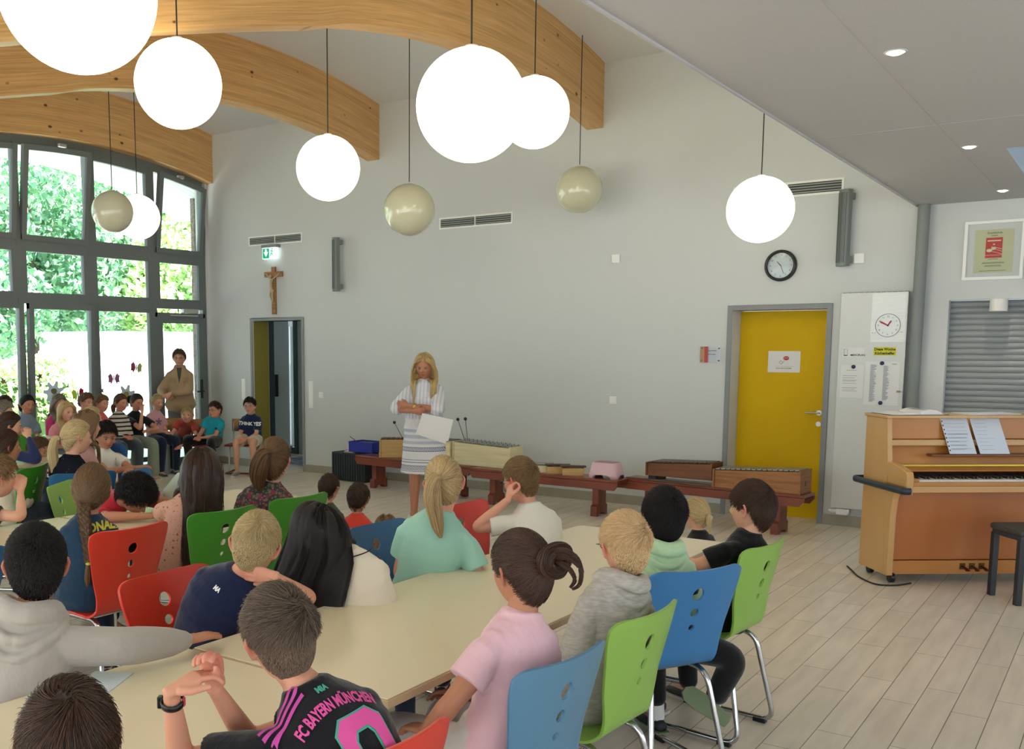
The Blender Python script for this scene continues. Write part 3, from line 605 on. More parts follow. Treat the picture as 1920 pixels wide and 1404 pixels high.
r, w_, h = sheet('menu_label', -2.235, -2.045, 1.60, 1.685, 'small white menu label with a little picture, upper left on radiator', 'label')
g = MB(); add_text(g, 'MENÜPLAN', 0.024, (0.035, -0.002, -0.026), (1, 0, 0), (0, 0, 1), bold=0.0006); g.tube([(-0.085, -0.002, -0.025), (-0.055, -0.002, -0.025), (-0.055, -0.002, 0.03), (-0.085, -0.002, 0.03), (-0.085, -0.002, -0.025)], 0.0012, 4, False); g.bx(-0.085, -0.055, -0.002, -0.001, -0.033, -0.027); g.build('lettering', M_ink, r)
def lines(mb, x0, x1, zs, rnd=0.3, hgt=0.0035):
    for z in zs: mb.bx(x0, x0+(x1-x0)*(1-rnd*random.random()), -0.002, -0.001, z, z+hgt)
M_inkl = mat('ink_faded', '#9499a2', 0.7)
r, w_, h = sheet('menu_sheet', -2.245, -2.045, 1.225, 1.525, 'left pinned menu sheet with one blue magnet on radiator', 'notice')
g = MB(); lines(g, -0.05, 0.05, [0.10]); lines(g, -0.08, 0.05, [0.05, 0.03, 0.01, 0.0, -0.02, -0.06, -0.075, -0.09]); g.build('print', M_inkl, r)
r, w_, h = sheet('name_list', -2.035, -1.745, 1.165, 1.56, 'right pinned name list of two columns with two blue magnets on radiator', 'notice')
g = MB(); lines(g, -0.10, -0.045, [0.165-0.0068*i for i in range(50)], 0.5, 0.004); lines(g, 0.01, 0.065, [0.155-0.0068*i for i in range(46)], 0.5, 0.004); lines(g, 0.08, 0.12, [0.17, 0.177], 0.1); g.build('print', M_inkl, r)
M_mag = mat('magnet_blue', '#1b2152', 0.35)
for (x, z, lb) in ((-2.135, 1.510, 'pinning the left menu sheet'), (-1.895, 1.545, 'at the top of the right name list'), (-1.890, 1.185, 'at the foot of the right name list')):
    o = MB().lathe([(0, 0.012), (0.015, 0.012), (0.018, 0.009), (0.018, 0)], seg=20).build('round_magnet', M_mag); o.location = (x, yb-0.0012, z); o.rotation_euler = (R(90), 0, 0); tag(o, 'dark blue round magnet ' + lb, 'magnet', 'blue magnets on the radiator')
tag(MB().bx(-0.03, 0.0, -0.012, 0, -0.006, 0.010).bx(0.0, 0.03, -0.007, -0.003, -0.002, 0.003).build('clip', mat('brass', '#8f7a4a', 0.4, metal=0.7), loc=(-1.73, yb-0.001, 1.29)), 'small brass clip on the right edge of the radiator', 'clip')
# framed certificate
r = root('framed_certificate', (-1.085, YW, 2.515), 0, 'white framed certificate with a red cutlery picture above the hatch', 'picture')
g = MB(); g.bx(-0.225, 0.225, -0.03, 0, 0.225, 0.25).bx(-0.225, 0.225, -0.03, 0, -0.25, -0.225).bx(-0.225, -0.2, -0.03, 0, -0.225, 0.225).bx(0.2, 0.225, -0.03, 0, -0.225, 0.225); g.build('picture_frame', M_white, r, bevel=0.002)
MB().bx(-0.2, 0.2, -0.008, 0, -0.225, 0.225).build('mount', mat('mount_grey', '#c3c9c7', 0.6), r)
MB().bx(-0.145, 0.145, -0.010, -0.008, -0.19, 0.175).build('certificate', mat('shaded_cream_sheet', '#b9bc98', 0.6), r)  # cream darkened, the shadow on the certificate is put into its colour
MB().bx(-0.062, 0.062, -0.0115, -0.010, -0.065, 0.105).build('red_panel', mat('panel_red', '#b4372f', 0.5), r)
g = MB(); g.ball((-0.033, -0.012, -0.002), (0.022, 0.001, 0.014), 14, 6); g.tube([(-0.015, -0.0125, -0.01), (0.06, -0.0125, -0.035)], 0.002, 5); g.ball((-0.002, -0.012, 0.014), (0.018, 0.001, 0.012), 14, 6)
for k in range(3): g.tube([(0.0, -0.0125, 0.012+k*0.006), (-0.02, -0.0125, 0.022+k*0.005)], 0.0015, 4)
g.tube([(0.01, -0.0125, 0.008), (0.06, -0.0125, -0.012)], 0.002, 5); g.tube([(0.0, -0.0125, 0.026), (0.06, -0.0125, 0.006)], 0.003, 5); g.bx(-0.062, 0.062, -0.0125, -0.0115, -0.044, -0.041); g.bx(-0.05, 0.05, -0.0125, -0.0115, 0.074, 0.084); g.ball((0, -0.012, 0.048), (0.008, 0.001, 0.006), 8, 6); g.build('cutlery_print', mat('print_cream', '#cfc9ac', 0.6), r)
g = MB(); add_text(g, 'Grundschule', 0.022, (0, -0.0112, 0.145), (1, 0, 0), (0, 0, 1), bold=0.0004); add_text(g, 'Löwen', 0.018, (0, -0.0112, 0.123), (1, 0, 0), (0, 0, 1), bold=0.0003); lines(g, -0.04, 0.04, [-0.078], 0); 
g2 = MB(); 
for z_, w2 in ((-0.078, 0.035), (-0.105, 0.08), (-0.112, 0.085), (-0.130, 0.06), (-0.138, 0.065), (-0.175, 0.1)): g.bx(-w2, w2, -0.0118, -0.0112, z_, z_+0.003)
g.build('print', mat('print_olive', '#55584a', 0.7), r)
# ------------------------------------------------------------------ tables
M_lam = mat('cream_laminate', '#e2d5b6', 0.30, coat=0.15)
M_edge = mat('beech_edge', '#c7ad8c', 0.5)
M_chrome = mat('chrome_tube', '#c9ccd0', 0.12, metal=1.0)
M_chromed = mat('steel_leg', '#8f9498', 0.3, metal=0.9)
TZ = 0.73
def table(x0, x1, y0, y1, label, rz=0.0):
    cx, cy = (x0+x1)/2, (y0+y1)/2; r = root('dining_table', (cx, cy, 0), rz, label, 'table', 'long cream dining tables'); a, b = (x1-x0)/2, (y1-y0)/2
    MB().bx(-a+0.004, a-0.004, -b+0.004, b-0.004, TZ-0.004, TZ).build('tabletop', M_lam, r, bevel=0.002)
    MB().bx(-a, a, -b, b, TZ-0.030, TZ-0.004).build('edge_band', M_edge, r, bevel=0.003)
    MB().bx(-a+0.08, a-0.08, -b+0.10, b-0.10, TZ-0.07, TZ-0.030).build('underframe', M_chromed, r)
    for sy in (-1, 1):
        for sx in (-1, 1):
            MB().cyl((sx*(a-0.14), sy*(b-0.14), 0.02), (sx*(a-0.14), sy*(b-0.14), TZ-0.03), 0.016, seg=14).build('leg', M_chrome, r)
        MB().tube([(-a+0.07, sy*(b-0.14), 0.022), (a-0.07, sy*(b-0.14), 0.022)], 0.017, 12).build('foot_rail', M_chrome, r)
    return r
table(-2.405, -1.605, 2.085, 4.84, 'long cream table between the pink shirt girl and the mint shirt girl')
table(-2.44, -1.64, 0.70, 2.075, 'cream table in front, at the football shirt boy and grey hoodie boy')
table(-4.90, -4.10, 3.30, 4.70, 'cream table where the long haired girl in peach rests her arm')
table(-4.90, -4.10, 1.88, 3.29, 'cream table at the left edge by the dark blue chair')
table(-8.15, -7.35, 3.9, 5.25, 'cream table behind the boy in the white V neck')
table(-10.0, -9.2, 4.9, 6.3, 'bright far table by the grey blue shirt girl', 0)

# ------------------------------------------------------------------ moulded school chairs
SHZ = 0.455
def shell_mesh():
    prof = rounded([(0.215, SHZ-0.028), (0.17, SHZ), (-0.02, SHZ-0.012), (-0.165, SHZ-0.006), (-0.200, 0.60), (-0.266, 0.862)], 0.075, 5)
    # resample
    pr = [Vector((p[0], p[1])) for p in prof] if len(prof[0]) == 2 else [Vector((p.x, p.y)) for p in prof]
    d = [0]
    for i in range(1, len(pr)): d.append(d[-1]+(pr[i]-pr[i-1]).length)
    TT = [i/44*0.955 for i in range(45)]+[.965, .973, .980, .986, .991, .995, .998, 1.0]; n = len(TT)-1; P = []
    for k in range(n+1):
        s = d[-1]*TT[k]; i = max(j for j in range(len(d)) if d[j] <= s+1e-9); i = min(i, len(pr)-2); t = (s-d[i])/(d[i+1]-d[i]); P.append(pr[i].lerp(pr[i+1], min(t, 1)))
    hw = lambda t: float(np.interp(t, [0, 0.01, 0.03, 0.06, 0.10, 0.3, 0.42, 0.50, 0.58, 0.70, 0.9, 0.945, .965, .98, .99, .996, 1.0], [0.12, 0.145, 0.168, 0.182, 0.190, 0.192, 0.172, 0.160, 0.164, 0.186, 0.221, 0.224, .222, .213, .200, .186, 0.165]))
    m = 18; V = []; 
    for k in range(n+1):
        t = TT[k]; T = (P[min(k+1, n)]-P[max(k-1, 0)]).normalized(); nn = Vector((-T.y, T.x))  # towards the sitter
        w_ = hw(t); cur = float(np.interp(t, [0, .3, .42, .52, .68, 1], [.016, .018, .002, .002, .026, .030]))
        if nn.y < 0 and t < 0.4: nn = -nn
        if t >= 0.5 and nn.x < 0: nn = -nn
        for j in range(m+1):
            u = -1+2*j/m; off = cur*(u*u)*(w_/0.2)**2 - 0.0
            V.append((u*w_, P[k].x+nn.x*off, P[k].y+nn.y*off))
    F = [(k*(m+1)+j, k*(m+1)+j+1, (k+1)*(m+1)+j+1, (k+1)*(m+1)+j) for k in range(n) for j in range(m)]
    me = bpy.data.meshes.new('shell'); me.from_pydata(V, [], F); me.polygons.foreach_set('use_smooth', [True]*len(F)); o = bpy.data.objects.new('shell', me); COL.objects.link(o)
    md = o.modifiers.new('s', 'SOLIDIFY'); md.thickness = 0.010; md.offset = 0
    cu = MB()
    for z, rr in ((0.765, 0.027), (0.69, 0.019), (0.628, 0.013)):
        y = -0.200+(z-0.6)/0.245*-0.062; cu.cyl((0, y-0.05, z-0.012), (0, y+0.05, z+0.012), rr, seg=24)
    c = cu.build('cutter', M_lam); md = o.modifiers.new('b', 'BOOLEAN'); md.operation = 'DIFFERENCE'; md.object = c; md.solver = 'EXACT'
    md = o.modifiers.new('v', 'BEVEL'); md.width = 0.003; md.segments = 2; md.limit_method = 'ANGLE'; md.angle_limit = R(50)
    me2 = evaluated(o); bpy.data.objects.remove(o); bpy.data.objects.remove(c)
    me2.materials.clear(); me2.materials.append(M_lam); me2.polygons.foreach_set('use_smooth', [True]*len(me2.polygons))
    try: me2.set_sharp_from_angle(angle=R(45))
    except Exception: pass
    return me2
SHELL = shell_mesh()
SHELLS = {}
M_chairs = {'green': mat('chair_green', '#3f8a26', 0.38), 'lime': mat('chair_lime', '#8ab650', 0.38), 'blue': mat('chair_blue', '#2f74ad', 0.38), 'petrol': mat('chair_petrol', '#27608c', 0.38), 'red': mat('chair_red', '#d33a27', 0.38), 'steelblue': mat('chair_steel_blue', '#5484a3', 0.35)}
def chair_proto():
    r = root('school_chair', (0, 0, 0), 0, '', 'chair', 'moulded school chairs on chrome runners')
    s = bpy.data.objects.new('seat_shell', SHELL); COL.objects.link(s); s.parent = r
    for sx in (-1, 1):
        x = sx*0.165
        MB().tube(rounded([(sx*0.12, 0.12, SHZ-0.035), (sx*0.135, -0.15, SHZ-0.028), (x+sx*0.02, -0.235, 0.018), (x+sx*0.02, 0.20, 0.018)], 0.07, 6), 0.0115, 12).build('runner_leg', M_chrome, r)
        for y in (-0.17, 0.17): MB().bx(x+sx*0.02-0.014, x+sx*0.02+0.014, y-0.03, y+0.03, 0.0, 0.022).build('glide', M_black, r, bevel=0.004)
    MB().tube([(-0.13, -0.05, SHZ-0.032), (0.13, -0.05, SHZ-0.032)], 0.010, 10).build('cross_tube', M_chrome, r)
    MB().tube([(-0.125, 0.08, SHZ-0.034), (0.125, 0.08, SHZ-0.034)], 0.010, 10).build('cross_tube', M_chrome, r)
    return r
PROTO = None
def chair(x, y, az, col, label, lean=0):
    """az: direction the sitter faces, degrees from +y towards +x"""
    global PROTO
    if PROTO is None: PROTO = chair_proto(); r = PROTO
    else:
        r = PROTO.copy(); COL.objects.link(r)
        for ch in PROTO.children:
            c = ch.copy(); COL.objects.link(c); c.parent = r
    r.location = (x, y, 0); r.rotation_euler = (0, 0, R(-az)); r['label'] = label
    for c in r.children:
        if c.name.startswith('seat_shell'):
            if col not in SHELLS:
                SHELLS[col] = SHELL.copy(); SHELLS[col].materials.clear(); SHELLS[col].materials.append(M_chairs[col])
            c.data = SHELLS[col]
    return r
# right of the first table row (backs at x = -1.2)
chair(-1.47, 4.28, -84, 'lime', 'lime green chair of the boy in the black T-shirt')
chair(-1.50, 3.72, -61, 'blue', 'bright blue chair turned towards the stage, behind the mint hoodie boy')
chair(-1.44, 2.94, -86, 'lime', 'lime green chair of the blond boy in the light grey hoodie')
chair(-1.44, 2.38, -84, 'steelblue', 'grey blue chair of the girl in the pink T-shirt')
chair(-1.47, 1.62, -84, 'red', 'red chair whose tip shows at the bottom edge beside the football shirt')
# left of the first table row
chair(-2.62, 4.36, 92, 'red', 'red chair of the white shirt boy with glasses, behind the table')
chair(-2.62, 3.62, 92, 'petrol', 'dark blue chair half hidden beside the mint shirt girl')
chair(-2.64, 2.98, 92, 'green', 'green chair low behind the hair of the bending girl')
chair(-2.62, 2.36, 88, 'red', 'lower red chair beside the blond boy in navy')
# right of the second table row
chair(-3.98, 4.08, -86, 'green', 'tall green chair behind the girl in the floral top')
chair(-3.98, 3.50, -86, 'green', 'dark green chair behind the girl with very long dark hair')
chair(-3.96, 2.88, -90, 'red', 'upper red chair of the girl with the braid')
chair(-4.06, 2.10, -86, 'petrol', 'dark blue chair cut by the left edge beside the grey hoodie boy')
# left of the second table row
chair(-5.06, 3.68, 56, 'lime', 'pale green chair left of the girl with the braid')
chair(-5.20, 4.34, 62, 'petrol', 'blue chair beyond the boy resting his head')
# right of the third table row
chair(-5.83, 4.04, -71, 'petrol', 'blue chair with the boy resting an arm on its back')
chair(-6.40, 3.86, -120, 'green', 'big dark green chair in the left middle of the picture')
chair(-8.78, 5.35, -70, 'green', 'small far green chair near the left edge before the pale table')
chair(-8.55, 5.85, -100, 'red', 'small far red chair beside the blonde ponytail girl')

# wooden chairs against the back wall
M_beech = mat('beech_ply', '#b78a5c', 0.5, vary=(5, '#a3764b', 1.5, (1, 6, 1))); M_maroon = mat('maroon_seat', '#7e2a22', 0.45)
def wood_chair(x, y, az, label):
    r = root('wooden_chair', (x, y, 0), R(-az), label, 'chair', 'wooden chairs beside the back wall')
    MB().bx(-0.18, 0.18, -0.17, 0.18, 0.375, 0.40).build('seat', M_maroon, r, bevel=0.012)
    g = MB(); k = 10; vs = [(-0.18+0.36*j/k, -0.185-0.03*math.sin(PI*j/k), z) for z in (0.55, 0.72) for j in range(k+1)]
    g.add(vs, [(j, j+1, k+2+j, k+1+j) for j in range(k)], 0, True); o = g.build('backrest', M_beech, r); md = o.modifiers.new('s', 'SOLIDIFY'); md.thickness = 0.012
    for sx in (-1, 1):
        MB().tube(rounded([(sx*0.16, -0.19, 0.70), (sx*0.16, -0.16, 0.37), (sx*0.16, 0.0, 0.36), (sx*0.16, 0.04, 0.03)], 0.04, 4), 0.011, 10).build('side_frame', M_silver, r)
        MB().tube([(sx*0.16, -0.18, 0.018), (sx*0.16, 0.18, 0.018)], 0.012, 10).build('floor_rail', M_maroon, r)
    MB().tube([(-0.16, 0.16, 0.018), (0.16, 0.16, 0.018)], 0.011, 10).build('cross_rail', M_maroon, r)
    return r
wood_chair(-9.62, 9.28, 152, 'wooden chair with maroon seat under the boy in navy at the doorway')
wood_chair(-10.05, 8.92, 150, 'wooden chair with maroon seat under the boy in turquoise')
wood_chair(-10.55, 8.78, 140, 'wooden chair behind the boy in the rust red shirt')
# long bench along the window wall
r = root('window_bench', (-10.42, 7.0, 0), 0, 'low grey bench along the window wall under the row of children', 'bench')
MB().bx(-0.17, 0.17, -2.4, 1.75, 0.39, 0.42).build('seat', mat('bench_grey', '#8b8f8d', 0.5), r, bevel=0.01)
for y in (-2.2, -0.9, 0.4, 1.6): MB().bx(-0.14, 0.14, y-0.02, y+0.02, 0, 0.39).build('leg', mat('bench_grey', '#8b8f8d'), r)

# ------------------------------------------------------------------ gym benches
M_mah = mat('bench_mahogany', '#85412a', 0.35, coat=0.3, vary=(4, '#6b2f1e', 1.5, (0.5, 6, 1)))
BZ = 0.385
def gym_bench(x0, y0, x1, y1, label):
    a = math.atan2(y1-y0, x1-x0); L_ = math.hypot(x1-x0, y1-y0)/2; r = root('gym_bench', ((x0+x1)/2, (y0+y1)/2, 0), a, label, 'bench', 'low dark red benches along the wall')
    MB().bx(-L_, L_, -0.14, 0.14, BZ-0.028, BZ).build('bench_top', M_mah, r, bevel=0.006)
    for s in (-1, 1):
        ap = [(-L_, BZ-0.028), (-L_, BZ-0.055), (-L_+0.04, BZ-0.105), (L_-0.04, BZ-0.105), (L_, BZ-0.055), (L_, BZ-0.028)]
        MB().prism(ap, (0, -0.115 if s < 0 else 0.145, 0), (1, 0, 0), (0, 0, 1), 0.03).build('side_rail', M_mah, r, bevel=0.002)
    for s in (-1, 1):
        lg = [(-0.085, BZ-0.03), (-0.085, 0.12), (-0.12, 0.10), (-0.12, 0), (-0.07, 0), (-0.055, 0.03), (0.055, 0.03), (0.07, 0), (0.12, 0), (0.12, 0.10), (0.085, 0.12), (0.085, BZ-0.03)]
        MB().prism(lg, (s*(L_-0.26)-0.035, 0, 0), (0, 1, 0), (0, 0, 1), 0.07).build('leg', M_mah, r, bevel=0.004)
    return r
gym_bench(-7.58, 9.36, -5.82, 9.22, 'left dark red bench behind the standing woman')
gym_bench(-5.79, 9.13, -4.05, 9.11, 'middle dark red bench with the small block instruments')
gym_bench(-4.10, 9.36, -2.30, 9.18, 'right dark red bench reaching the yellow door')

# ------------------------------------------------------------------ Orff instruments
M_pine = mat('pale_pine', '#ece3bb', 0.5, vary=(3, '#dccf9f', 1.3, (1, 1, 12))); M_birch = mat('birch', '#caa76a', 0.5, vary=(3, '#b8925a', 1.4, (1, 1, 10)))
M_nut = mat('walnut', '#7d4c2c', 0.45, vary=(3, '#683b20', 1.5, (1, 1, 10))); M_oak = mat('warm_oak', '#a5703e', 0.45, vary=(4, '#8a5a2e', 1.8, (1, 1, 14)))
M_rose = mat('rosewood_bar', '#43261b', 0.35); M_metalbar = mat('metal_bar', '#9a9d98', 0.35, metal=0.6); M_darkbar = mat('dark_bar', '#5a4a3c', 0.4)
def xylophone(x, y, rz, L_, d0, d1, h0, h1, nb, body, barm, label, group='wooden bar instruments on the benches', pins=True, name='xylophone', z=BZ):
    """trapezoid resonator box; d0/h0 at its left end, d1/h1 at its right end"""
    r = root(name, (x, y, z), rz, label, 'instrument', group); a = L_/2
    vs = [(-a, -d0/2, 0), (a, -d1/2, 0), (a, d1/2, 0), (-a, d0/2, 0), (-a, -d0/2, h0), (a, -d1/2, h1), (a, d1/2, h1), (-a, d0/2, h0)]
    MB().add(vs, [(3, 2, 1, 0), (4, 5, 6, 7), (0, 1, 5, 4), (1, 2, 6, 5), (2, 3, 7, 6), (3, 0, 4, 7)]).build('resonator_box', body, r, bevel=0.004)
    for s, h, d in ((-1, h0, d0), (1, h1, d1)):
        MB().bx(s*(a+0.009)-0.009, s*(a+0.009)+0.009, -d/2-0.012, d/2+0.012, -0.0, h+0.012).build('end_board', body, r, bevel=0.003)
        MB().bx(s*(a+0.019)-0.001, s*(a+0.019)+0.001, -0.02, 0.0, h*0.35, h*0.55).build('grip_hole', M_black, r)
    for i in range(nb):
        t = (i+0.5)/nb; xx = -a+L_*t; w_ = L_/nb*0.82; bl = (d0*(1-t)+d1*t)*0.95; zz = h0*(1-t)+h1*t+0.012
        MB().box((xx, 0, zz), (w_, bl, 0.012), M=Matrix.Rotation(-math.atan2(h1-h0, L_), 3, 'Y')).build('tone_bar', barm, r, bevel=0.002)
    if pins:
        g = MB()
        for i in range(nb+1):
            t = i/nb; xx = -a+L_*t; zz = h0*(1-t)+h1*t
            for s in (-1, 1): g.cyl((xx, s*(d0*(1-t)+d1*t)*0.28, zz), (xx, s*(d0*(1-t)+d1*t)*0.28, zz+0.034), 0.003, seg=6)
        g.build('pins', M_black, r)
    return r
xylophone(-7.04, 9.36, R(32), 0.40, 0.15, 0.15, 0.215, 0.215, 7, M_birch, M_rose, 'birch coloured box instrument at the left end of the left bench', pins=False)
xylophone(-6.36, 9.27, R(-2), 0.40, 0.24, 0.24, 0.245, 0.245, 7, M_pine, M_rose, 'pale box instrument half hidden behind the woman in the dress', pins=False)
xylophone(-5.73, 9.26, R(-5), 0.74, 0.26, 0.22, 0.25, 0.225, 13, M_pine, M_metalbar, 'long pale pine bar instrument right of the woman')
xylophone(-3.50, 9.30, R(-7), 0.64, 0.30, 0.20, 0.12, 0.155, 14, M_nut, M_darkbar, 'brown walnut bar instrument left on the right bench', pins=False, z=BZ+0.05)
xylophone(-2.74, 9.22, R(-6), 0.78, 0.28, 0.24, 0.16, 0.205, 16, M_oak, M_metalbar, 'oak bar instrument with metal bars in front of the yellow door', pins=False)
tag(MB().bx(-0.04, 0.04, -0.13, 0.13, 0, 0.05).build('support_block', M_black, loc=(-3.79, 9.33, BZ), bevel=0.003), 'black block propping up the left end of the walnut instrument', 'block')
# loose bars in front of the pale instrument
mb = MB()
for i in range(5): mb.box((-3.62+i*0.045, 9.16, BZ+0.008+0.002*i), (0.9-0.1*i, 0.012, 0.012), R(-7))
tag(mb.build('loose_tone_bars', M_darkbar), 'row of thin dark loose bars lying before the walnut instrument', 'bars', kind='stuff')
def chime(x, y, rz, body, label, nbar=2, teal=False):
    r = root('chime_block', (x, y, BZ), rz, label, 'instrument', 'small chime blocks on the middle bench')
    MB().bx(-0.045, 0.045, -0.11, 0.11, 0, 0.075).build('resonator_box', body, r, bevel=0.003)
    for i in range(nbar): MB().bx(-0.045+0.09*i/nbar+0.004, -0.045+0.09*(i+1)/nbar-0.004, -0.13, 0.13, 0.084, 0.10).build('tone_bar', M_rose if not teal else M_metalbar, r, bevel=0.004)
    g = MB(); [g.cyl((sx*0.03, sy*0.09, 0.07), (sx*0.03, sy*0.09, 0.088), 0.004, seg=6) for sx in (-1, 1) for sy in (-1, 1)]; g.build('pins', M_black, r)
    if teal: MB().bx(-0.0465, 0.0, -0.1115, -0.1095, 0.01, 0.065).build('teal_sticker', mat('teal', '#2aa5b5', 0.5), r)
chime(-4.98, 9.12, R(-62), M_pine, 'small pale block instrument with a teal sticker', teal=True)
chime(-4.79, 9.12, R(-60), M_birch, 'small block instrument with dark bars, right of the teal one')
chime(-4.60, 9.10, R(-60), M_birch, 'small block instrument with dark bars next to the pink stool')
# mallets standing in the instruments
def mallet(p0, p1, label):
    r = root('mallet', p0, 0, label, 'mallet', 'black headed mallets standing in the instruments'); d = Vector(p1)-Vector(p0)
    MB().cyl((0, 0, 0), d, 0.0035, seg=8).build('stick', M_black, r); MB().ball(d, 0.019, 14, 10).build('mallet_head', M_black, r)
mallet((-6.02, 9.24, BZ+0.27), (-6.10, 9.22, BZ+0.50), 'left one of the two mallets standing together right of the woman')
mallet((-5.98, 9.24, BZ+0.27), (-6.00, 9.22, BZ+0.51), 'right one of the two mallets standing together right of the woman')
mallet((-6.93, 9.30, BZ+0.235), (-7.03, 9.27, BZ+0.42), 'single mallet sticking up left of the woman')
# pink step stool
r = root('step_stool', (-4.24, 9.12, BZ), R(0), 'upturned pale pink plastic step stool on the middle bench', 'stool')
M_pink = mat('pink_plastic', '#dcb9c2', 0.45)
g = MB(); n_ = 48
def sup(a, b, t, e=0.5): c, s = math.cos(t), math.sin(t); return (a*math.copysign(abs(c)**e, c), b*math.copysign(abs(s)**e, s))
rings = []
for z, a, b in ((0.155, 0.105, 0.075), (0.16, 0.125, 0.092), (0.152, 0.135, 0.10), (0.05, 0.158, 0.115)):
    rings.append([(*sup(a, b, 2*PI*k/n_), z) for k in range(n_)])
rings.append([(*sup(0.168, 0.122, 2*PI*k/n_), 0.0+0.045*max(0, math.cos(4*2*PI*k/n_+0))**0.7*0.9) for k in range(n_)])
vs = [p for rg_ in rings for p in rg_]+[(0, 0, 0.155)]
fs = [(i*n_+k, (i+1)*n_+k, (i+1)*n_+(k+1) % n_, i*n_+(k+1) % n_) for i in range(4) for k in range(n_)]+[(len(vs)-1, k, (k+1) % n_) for k in range(n_)]
o = g.add(vs, fs, 0, True).build('stool_body', M_pink, r); md = o.modifiers.new('s', 'SOLIDIFY'); md.thickness = 0.006
g = MB(); [g.bx(-0.1+0.035*i, -0.08+0.035*i, -0.07, 0.07, 0.1595, 0.1625) for i in range(6)]; g.build('grip_strips', mat('pink_grip', '#c79aa8', 0.5), r)
# black equipment case, blue crate, stack of papers
r = root('equipment_case', (-7.95, 9.66, 0), R(-4), 'ribbed black case standing on the floor left of the benches', 'case')
MB().bx(-0.29, 0.29, -0.14, 0.14, 0, 0.36).build('case_body', mat('case_black', '#1f2628', 0.6), r, bevel=0.015)
g = MB(); [g.bx(-0.27+i*0.042, -0.25+i*0.042, -0.147, -0.139, 0.02, 0.34) for i in range(13)]; g.build('ribs', mat('case_rib', '#283134', 0.5), r)
r = root('storage_crate', (-7.72, 9.62, 0.385), R(-3), 'open royal blue cardboard crate behind the left bench', 'crate'); mbl = mat('crate_blue', '#22309a', 0.5)
g = MB(); g.bx(-0.20, 0.20, -0.13, 0.13, 0, 0.008).bx(-0.20, 0.20, -0.13, -0.124, 0, 0.13).bx(-0.20, 0.20, 0.124, 0.13, 0, 0.13).bx(-0.20, -0.194, -0.13, 0.13, 0, 0.13).bx(0.194, 0.20, -0.13, 0.13, 0, 0.13)
g.build('crate_body', mbl, r); MB().bx(-0.19, 0.19, -0.12, 0.12, 0.06, 0.11).build('contents', mat('crate_contents', '#5a5348', 0.8), r)
tag(MB().cyl((0, 0, 0), (-0.13, 0.0, 0.07), 0.005, seg=8).build('wooden_stick', M_nut, loc=(-7.86, 9.6, 0.495)), 'thin brown stick poking out of the blue crate', 'stick')
o = MB(); [o.box((0.003*i, 0, 0.0035+i*0.007), (0.17, 0.12, 0.006), R(3*i), mi=i % 2) for i in range(3)]
tag(o.build('booklets', [M_paper, mat('booklet_red', '#a4463b', 0.6)], loc=(-7.95, 9.60, 0.362)), 'thin pile of booklets on the black case', 'booklets', kind='stuff')
tag(MB().bx(-0.08, 0.08, -0.1, 0.1, 0, 0.02).build('crate_riser', M_black, loc=(-7.72, 9.62, 0.3625)), 'flat black pad under the blue crate', 'pad')

# ------------------------------------------------------------------ piano
PA = Vector((-1.40, 7.70, 0)); prz = math.atan2(0.613, 0.79)
pn = root('upright_piano', PA, prz, 'honey coloured upright piano with open keyboard at the right edge', 'piano')
M_pw = mat('piano_beech', '#c48540', 0.36, coat=0.1, vary=(2.2, '#b67735', 1.4, (1, 1, 0.25))); M_pl = mat('piano_light', '#cfa468', 0.35, coat=0.3, vary=(2.2, '#c3955a', 1.4, (1, 1, 0.25)))
PL = 1.46
def pp(name, mb, m=M_pw, bev=0.003): return mb.build(name, m, pn, bevel=bev)
SD = [(0.0, 0.06), (0.36, 0.06), (0.36, 1.185), (0.055, 1.185), (0.0, 0.75)]
pp('side_panel', MB().prism(SD, (0, 0, 0), (0, 1, 0), (0, 0, 1), 0.035), M_pl)
pp('side_panel', MB().prism(SD, (PL-0.035, 0, 0), (0, 1, 0), (0, 0, 1), 0.035), M_pl)
pp('lid', MB().bx(-0.012, PL+0.012, 0.03, 0.375, 1.185, 1.207), M_pl, 0.005)
pp('back_frame', MB().bx(0.02, PL-0.02, 0.30, 0.34, 0.08, 1.18), M_nut)
pp('upper_panel', MB().box((PL/2, 0.085, 1.11), (PL-0.07, 0.02, 0.15)))
pp('music_shelf', MB().box((PL/2, 0.065, 1.01), (PL-0.07, 0.045, 0.045)), M_pl, 0.006)
pp('fall_board', MB().prism([(0.05, 0.80), (0.10, 0.99), (0.115, 0.99), (0.065, 0.80)], (0.036, 0, 0), (0, 1, 0), (0, 0, 1), PL-0.072))
pp('music_desk', MB().bx(0.30, PL-0.1, -0.015, 0.06, 0.915, 0.932), M_nut, 0.004)
pp('hinge_strip', MB().bx(0.04, PL-0.04, 0.0, 0.012, 0.845, 0.857), mat('gold_hinge', '#b59a3f', 0.3, metal=0.9), 0)
pp('key_cover', MB().box((PL/2, -0.01, 0.832), (PL-0.08, 0.09, 0.012), M=Matrix.Rotation(R(20), 3, 'X')), M_pw)
pp('key_bed', MB().bx(0.0, PL, -0.25, 0.03, 0.69, 0.735), M_pl, 0.004)
for x in (0.0, PL-0.05): pp('key_arm', MB().prism([(0.02, 0.67), (-0.245, 0.67), (-0.255, 0.69), (-0.258, 0.80), (-0.245, 0.832), (-0.15, 0.858), (-0.05, 0.875), (0.02, 0.88)], (x, 0, 0), (0, 1, 0), (0, 0, 1), 0.05), M_pl, 0.006)
for x in (0.0, PL-0.05): pp('front_leg', MB().prism([(-0.11, 0.69), (0.0, 0.69), (0.0, 0.06), (-0.055, 0.06), (-0.06, 0.50), (-0.08, 0.62)], (x, 0, 0), (0, 1, 0), (0, 0, 1), 0.045), M_pl, 0.004)
pp('key_slip', MB().bx(0.05, PL-0.05, -0.25, -0.235, 0.735, 0.765), M_pw)
